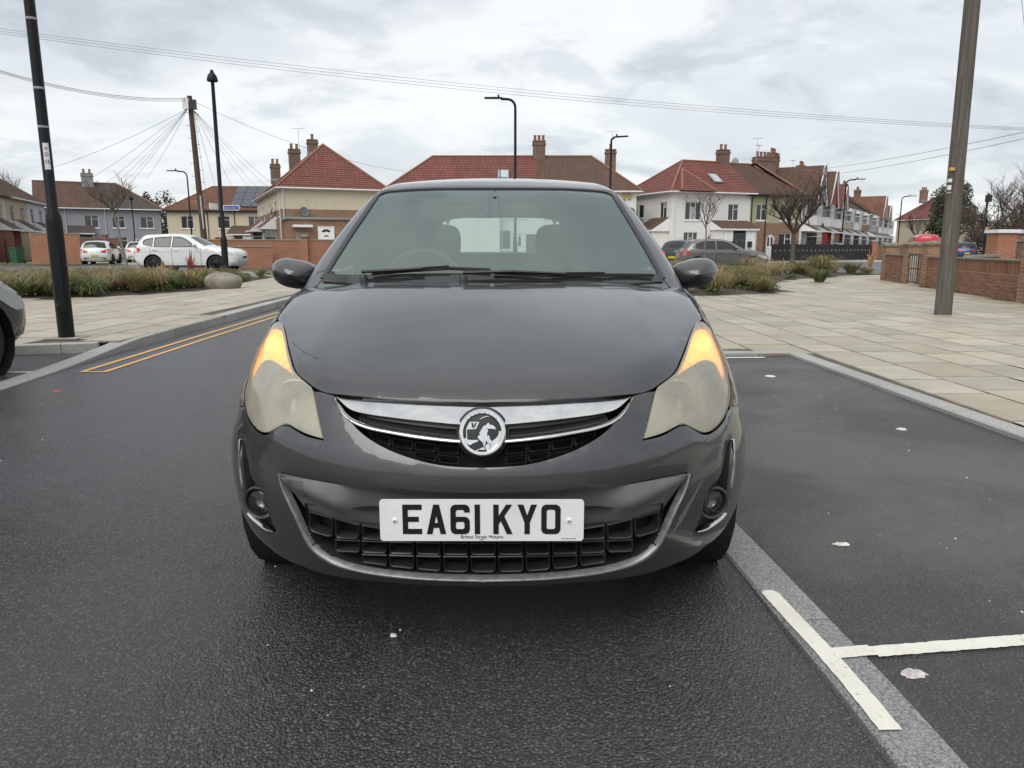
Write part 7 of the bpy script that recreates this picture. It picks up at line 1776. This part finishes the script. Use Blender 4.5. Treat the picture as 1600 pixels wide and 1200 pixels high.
for i, (px, Y, hh) in enumerate(((1575, 62, 7.0), (1610, 56, 6.6), (1520, 70, 6.0))):
    q = AT(px, 395, Y); bare_tree((q.x, Y, 0), hh, ['bare tree with upright twigs above the brown hedge', 'bare tree at the right picture edge', 'bare tree just right of the wooden pole'][i], 41+i, .12, 1.8, .6, 3, 5)
def leafy(name, loc, rx, ry, rz_, label, mat, n, seed, leaf=.12, trunk=True, cat='tree', lump=9, base=.0, tmat='bark', twigs=0):
    rng = random.Random(seed); root = empty(name, loc, 0, label, cat); cr = MB(); lumps = []
    for i in range(lump):
        a = rng.uniform(0, 2*math.pi); b = rng.uniform(-.7, .95); rr = math.sqrt(max(0, 1-b*b))*rng.uniform(.35, .75); lumps.append((Vector((rx*rr*math.cos(a), ry*rr*math.sin(a), base+rz_*(1+b*.72))), rng.uniform(.32, .5)))
    for i in range(n):
        c, s = rng.choice(lumps); d = Vector((rng.gauss(0, 1), rng.gauss(0, 1), rng.gauss(0, 1))).normalized()*rng.uniform(.55, 1.0)**.5
        p = c+Vector((d.x*rx*s, d.y*ry*s, d.z*rz_*s)); u = Vector((rng.gauss(0, 1), rng.gauss(0, 1), rng.gauss(0, .6))).normalized(); w = u.cross(Vector((rng.gauss(0, 1), rng.gauss(0, 1), rng.gauss(0, 1)))).normalized(); l = leaf*rng.uniform(.6, 1.4)
        cr.quad(tuple(p-u*l), tuple(p+w*l*.45), tuple(p+u*l), tuple(p-w*l*.45))
    cr.build('crown', mat, root)
    m = MB()
    if trunk: m.tube([(0, 0, 0), (0.05, 0, base+rz_*.7), (0, .05, base+rz_*1.3)], [rx*.07, rx*.05, rx*.02], 8)
    for c, s in lumps: m.tube([(0, 0, base+rz_*.2), tuple(c*.5+Vector((0, 0, base*.3))), tuple(c)], [.05, .035, .012], 5)
    for i in range(twigs):
        c, s = rng.choice(lumps); d = Vector((rng.gauss(0, .5), rng.gauss(0, .5), abs(rng.gauss(.6, .4)))); p = c+Vector((d.x*rx*s, d.y*ry*s, 0)); m.tube([tuple(p), tuple(p+d*.5+Vector((rng.uniform(-.2, .2), 0, .2))), tuple(p+d*1.0)], [.018, .012, .004], 3, False)
    m.build('trunk', tmat, root, 50); return root
q = AT(1480, 395, 98); leafy('evergreen_tree', (q.x, 98, 0), 3.2, 3.0, 3.7, 'dense grey-green evergreen tree behind the wooden pole', 'leaf_greygreen', 9000, 3, .17, lump=22, base=1.6)
for i, (px, Y, rx, rz_, lab) in enumerate(((1540, 72, 2.6, 1.9, 'brown leafless hedge clump beyond the parked cars right of the pole'), (1565, 54, 2.4, 1.75, 'brown twiggy hedge behind the black post'), (1600, 50, 2.8, 1.7, 'brown twiggy hedge at the right picture edge'), (1640, 62, 3.5, 2.2, 'taller brown hedge beyond the right picture edge'))):
    q = AT(px, 395, Y); leafy('hedge', (q.x, Y, 0), rx, 1.6, rz_, lab, 'leaf_brown', 3600, 60+i, .075, False, 'hedge', 14, 0, 'twig', 160)
for i, (px, Y, rx, rz_, mt, lab) in enumerate(((262, 92, 3.0, 3.6, 'leaf_olive', 'olive brown trees between the grey pair and the solar roof'), (243, 96, 1.4, 3.8, 'leaf_evergreen', 'dark evergreen behind the grey pair of houses'))):
    q = AT(px, 395, Y); leafy('garden_tree', (q.x, Y, 0), rx, 2.0, rz_, lab, mt, 4200, 80+i, .16, True, 'tree', 14)
# --- planting beds
def bedsheet(name, ol, z, seed):
    V2, F = tri2d(np.array(resample(ol, .5)), [], .55); rng = np.random.RandomState(seed); d = dist_poly(V2, np.array(ol)); m = MB(); m.add([(v[0], v[1], z-.01+min(.09, d[i]*.12)+rng.uniform(-.02, .02)*(d[i] > .05)) for i, v in enumerate(V2)], [tuple(f) for f in F]); o = m.build(name, 'soil', None, 80); o['kind'] = 'structure'
bedsheet('planting_bed', bedL, .10, 1); bedsheet('planting_bed', bedR, .035, 2)
def tussock_mesh(seed, n, h, spread, mat, w=.010, droop=.5):
    rng = random.Random(seed); m = MB()
    for i in range(n):
        a = rng.uniform(0, 2*math.pi); r0 = rng.uniform(0, .10); l = h*rng.uniform(.55, 1.1); out = spread*rng.uniform(.15, 1.0); d = Vector((math.cos(a), math.sin(a), 0)); sd = Vector((-d.y, d.x, 0))*w*rng.uniform(.6, 1.3)
        p = [d*r0, d*(r0+out*.30)+Vector((0, 0, l*.55)), d*(r0+out*.65)+Vector((0, 0, l*.90)), d*(r0+out)+Vector((0, 0, l*(1.0-droop*rng.uniform(.0, .6))))]
        m.add([p[0]-sd, p[0]+sd, p[1]-sd, p[1]+sd, p[2]-sd*.7, p[2]+sd*.7, p[3]], [(0, 1, 3, 2), (2, 3, 5, 4), (4, 5, 6)])
    me = m.mesh('grass_tussock', mat); return me
tm = [tussock_mesh(1, 330, .46, .58, 'grass_straw', .006, .9), tussock_mesh(2, 340, .38, .60, 'grass_olive', .006, .9), tussock_mesh(3, 340, .44, .56, 'grass_olive', .006, 1.0), tussock_mesh(4, 320, .32, .46, 'grass_green', .007, .8), tussock_mesh(5, 360, .46, .62, 'grass_straw', .005, 1.1), tussock_mesh(6, 260, .28, .40, 'grass_green', .007, .8), tussock_mesh(7, 300, .26, .55, 'grass_straw', .006, 1.0)]
def scatter(ol, z, n, seed, choose, label, group, ymax=40, sep=.55, smin=.8, smax=1.25):
    rng = random.Random(seed); A = np.array(ol); lo, hi = A.min(0), A.max(0); pts = []; tries = 0
    while len(pts) < n and tries < 20000:
        tries += 1; p = (rng.uniform(max(lo[0], -27), hi[0]), lo[1]+(hi[1]-lo[1])*rng.random()**1.35)
        if not inside(np.array([p]), ol)[0] or dist_poly(np.array([p]), A)[0] < .3 or any((p[0]-q[0])**2+(p[1]-q[1])**2 < sep*sep for q in pts) or abs(p[0]/p[1]) > .74: continue
        pts.append(p)
    for p in pts:
        o = link('grass_tussock', tm[choose(rng, p)], None, (p[0], p[1], z+.03)); s = rng.uniform(smin, smax)*(float(np.interp(p[1], [15, 18, 22, 26], [1.1, .95, .7, .45])) if p[0] < 0 else 1.0); o.scale = (s*rng.uniform(.9, 1.2), s*rng.uniform(.9, 1.2), s*rng.uniform(.8, 1.15)); o.rotation_euler = (rng.uniform(-.2, .2), rng.uniform(-.1, .3), rng.uniform(0, 6.28)); tag(o, label, 'ornamental grass', group)
scatter(bedL, .12, 205, 5, lambda r, p: r.choice((0, 1, 1, 2, 4, 3, 3, 5, 5, 6)), 'tufted straw and olive grass in the left planting bed', 'grass tussocks in the left bed', sep=.42)
scatter(bedR, .05, 105, 6, lambda r, p: r.choice((0, 1, 1, 2, 4, 3, 6)), 'tufted straw and olive grass in the right planting bed', 'grass tussocks in the right bed')
for (px, py, k, s, lab) in ((1130, 452, 3, 1.25, 'bright green tussock at the front of the right planting bed'), (1152, 452, 3, 1.2, 'second bright green tussock at the front of the right bed'), (1280, 441, 5, 1.4, 'low bright green tussock near the right bed edge'), (280, 455, 3, 1.2, 'greener tussock near the boulder in the left bed'), (1282, 432, 2, 1.8, 'largest windblown straw tussock in the right bed'), (1175, 428, 4, 1.5, 'tall straw tussock behind the mirror side of the right bed')):
    p = G(px, py, .05); o = link('grass_tussock', tm[k], None, (p.x, p.y, .06 if px > 800 else .13)); o.scale = (s, s, s); tag(o, lab, 'ornamental grass')
# low leafy ground cover
def cover(ol, z, n, seed, label, front):
    rng = random.Random(seed); m = MB(); A = np.array(ol)
    for i in range(n):
        c = front[rng.randrange(len(front))]; p = Vector((c[0]+rng.gauss(0, c[2]), c[1]+rng.gauss(0, c[2]*.6), z+.03+abs(rng.gauss(0, .06))))
        if not inside(np.array([[p.x, p.y]]), ol)[0]: continue
        a = rng.uniform(0, 6.28); l = rng.uniform(.04, .09); d = Vector((math.cos(a), math.sin(a), rng.uniform(.1, .9))).normalized()*l; sd = Vector((-math.sin(a), math.cos(a), 0))*l*.35; m.quad(tuple(p), tuple(p+d*.5+sd), tuple(p+d), tuple(p+d*.5-sd))
    o = m.build('ground_cover', 'leaf_low'); tag(o, label, 'ground cover', kind='stuff')
def gp(px, py): p = G(px, py, .1); return (p.x, p.y)
cover(bedL, .11, 7000, 1, 'low green leaves along the front of the left planting bed', [(*gp(px, py), .35) for px, py in ((110, 462), (130, 460), (150, 458), (170, 466), (190, 466), (285, 440), (300, 442), (270, 438), (395, 434), (420, 432), (240, 456), (60, 464), (360, 442), (380, 440))])
cover(bedR, .045, 3600, 2, 'low green leaves along the front of the right planting bed', [(*gp(px, py), .28) for px, py in ((1098, 461), (1128, 458), (1165, 452), (1200, 447), (1205, 452), (1240, 434), (1260, 434), (1225, 437), (1365, 428), (1350, 427), (1380, 428), (1185, 450))])
def strap(loc, n, h, mat, label, seed, w=.028, spread=.35, name='strap_leaved_plant'):
    rng = random.Random(seed); m = MB()
    for i in range(n):
        a = rng.uniform(0, 6.28); l = h*rng.uniform(.6, 1.1); o_ = spread*rng.uniform(.1, 1); d = Vector((math.cos(a), math.sin(a), 0)); sd = Vector((-d.y, d.x, 0))*w*rng.uniform(.6, 1.2); p = [d*.03, d*(.03+o_*.35)+Vector((0, 0, l*.6)), d*(.03+o_)+Vector((0, 0, l*rng.uniform(.7, 1)))]
        m.add([p[0]-sd*.6, p[0]+sd*.6, p[1]-sd, p[1]+sd, p[2]], [(0, 1, 3, 2), (2, 3, 4)])
    o = m.build(name, mat, None, None, loc); tag(o, label, 'plant')
for i, (px, py, mt, hh, lab) in enumerate(((1108, 446, 'leaf_orange', .60, 'dried orange strap leaves beside the wing mirror on the right'), (1120, 447, 'leaf_orange', .65, 'taller dried orange strap leaves in the right bed'), (1137, 448, 'leaf_yellow', .5, 'yellow upright leaves in the right planting bed'), (1168, 448, 'leaf_orange', .3, 'bent dry orange leaves above the bare soil'), (1222, 431, 'leaf_orange', .7, 'dried orange leaves between the tussocks of the right bed'), (1358, 424, 'leaf_orange', 1.0, 'orange leaves beside the end of the brick wall'), (258, 448, 'leaf_orange', .7, 'upright orange leaves in the left planting bed'), (298, 452, 'leaf_orange', .45, 'short orange leaves near the boulder on the left'), (300, 436, 'leaf_rust', .95, 'rust red upright stems in the left planting bed'), (172, 440, 'leaf_orange', .5, 'orange dried stems in the middle of the left bed'))):
    p = G(px, py, .08); strap((p.x, p.y, .06 if px > 800 else .13), 16, hh, mt, lab, 100+i)
t = NT('boulder'); v = t.co(); n = t.noise(v, 3, 7, .65); n2 = t.noise(v, 22, 5, .6); t.set(Base_Color=t.ramp(n, [(.3, (.16, .14, .11)), (.6, (.30, .275, .23)), (.8, (.22, .21, .15))]), Roughness=.9); t.bump(t.math('ADD', n, n2), .6, .05)
def boulder(loc, s, label, seed):
    rng = random.Random(seed); m = MB(); n = 18; P = []; ph = [rng.uniform(0, 6.28) for _ in range(6)]
    for i in range(n+1):
        a = -math.pi/2+math.pi*i/n; row = []
        for j in range(2*n+1):
            b_ = 2*math.pi*(j % (2*n))/(2*n); r = 1+.10*math.sin(2*b_+ph[0])*math.cos(a)+.08*math.sin(3*b_+2*a+ph[1])*math.cos(a)+.06*math.sin(5*a+ph[2])*math.cos(a); q = .75; f = lambda x: math.copysign(abs(x)**q, x); row.append((s[0]*r*f(math.cos(a))*f(math.cos(b_)), s[1]*r*f(math.cos(a))*f(math.sin(b_)), s[2]*r*f(math.sin(a))))
        P.append(row)
    m.grid(P); o = m.build('boulder', 'boulder', None, 80, loc); tag(o, label, 'rock')
p = G(338, 452, .1); boulder((p.x, p.y+.4, .22), (.40, .33, .27), 'large pale boulder in the left planting bed', 2); p = G(375, 437, .1); boulder((p.x, p.y+.3, .18), (.42, .3, .17), 'flatter boulder near the tip of the left bed', 3); p = G(1094, 455, .05); boulder((p.x, p.y+.2, .10), (.55, .4, .34), 'boulder half hidden by the wing mirror on the right', 4)
sheet('verge', [(-36, 46), (-24, 45.2), (-24, 46.6), (-30, 50), (-36, 52)], .03, 'grass_verge')
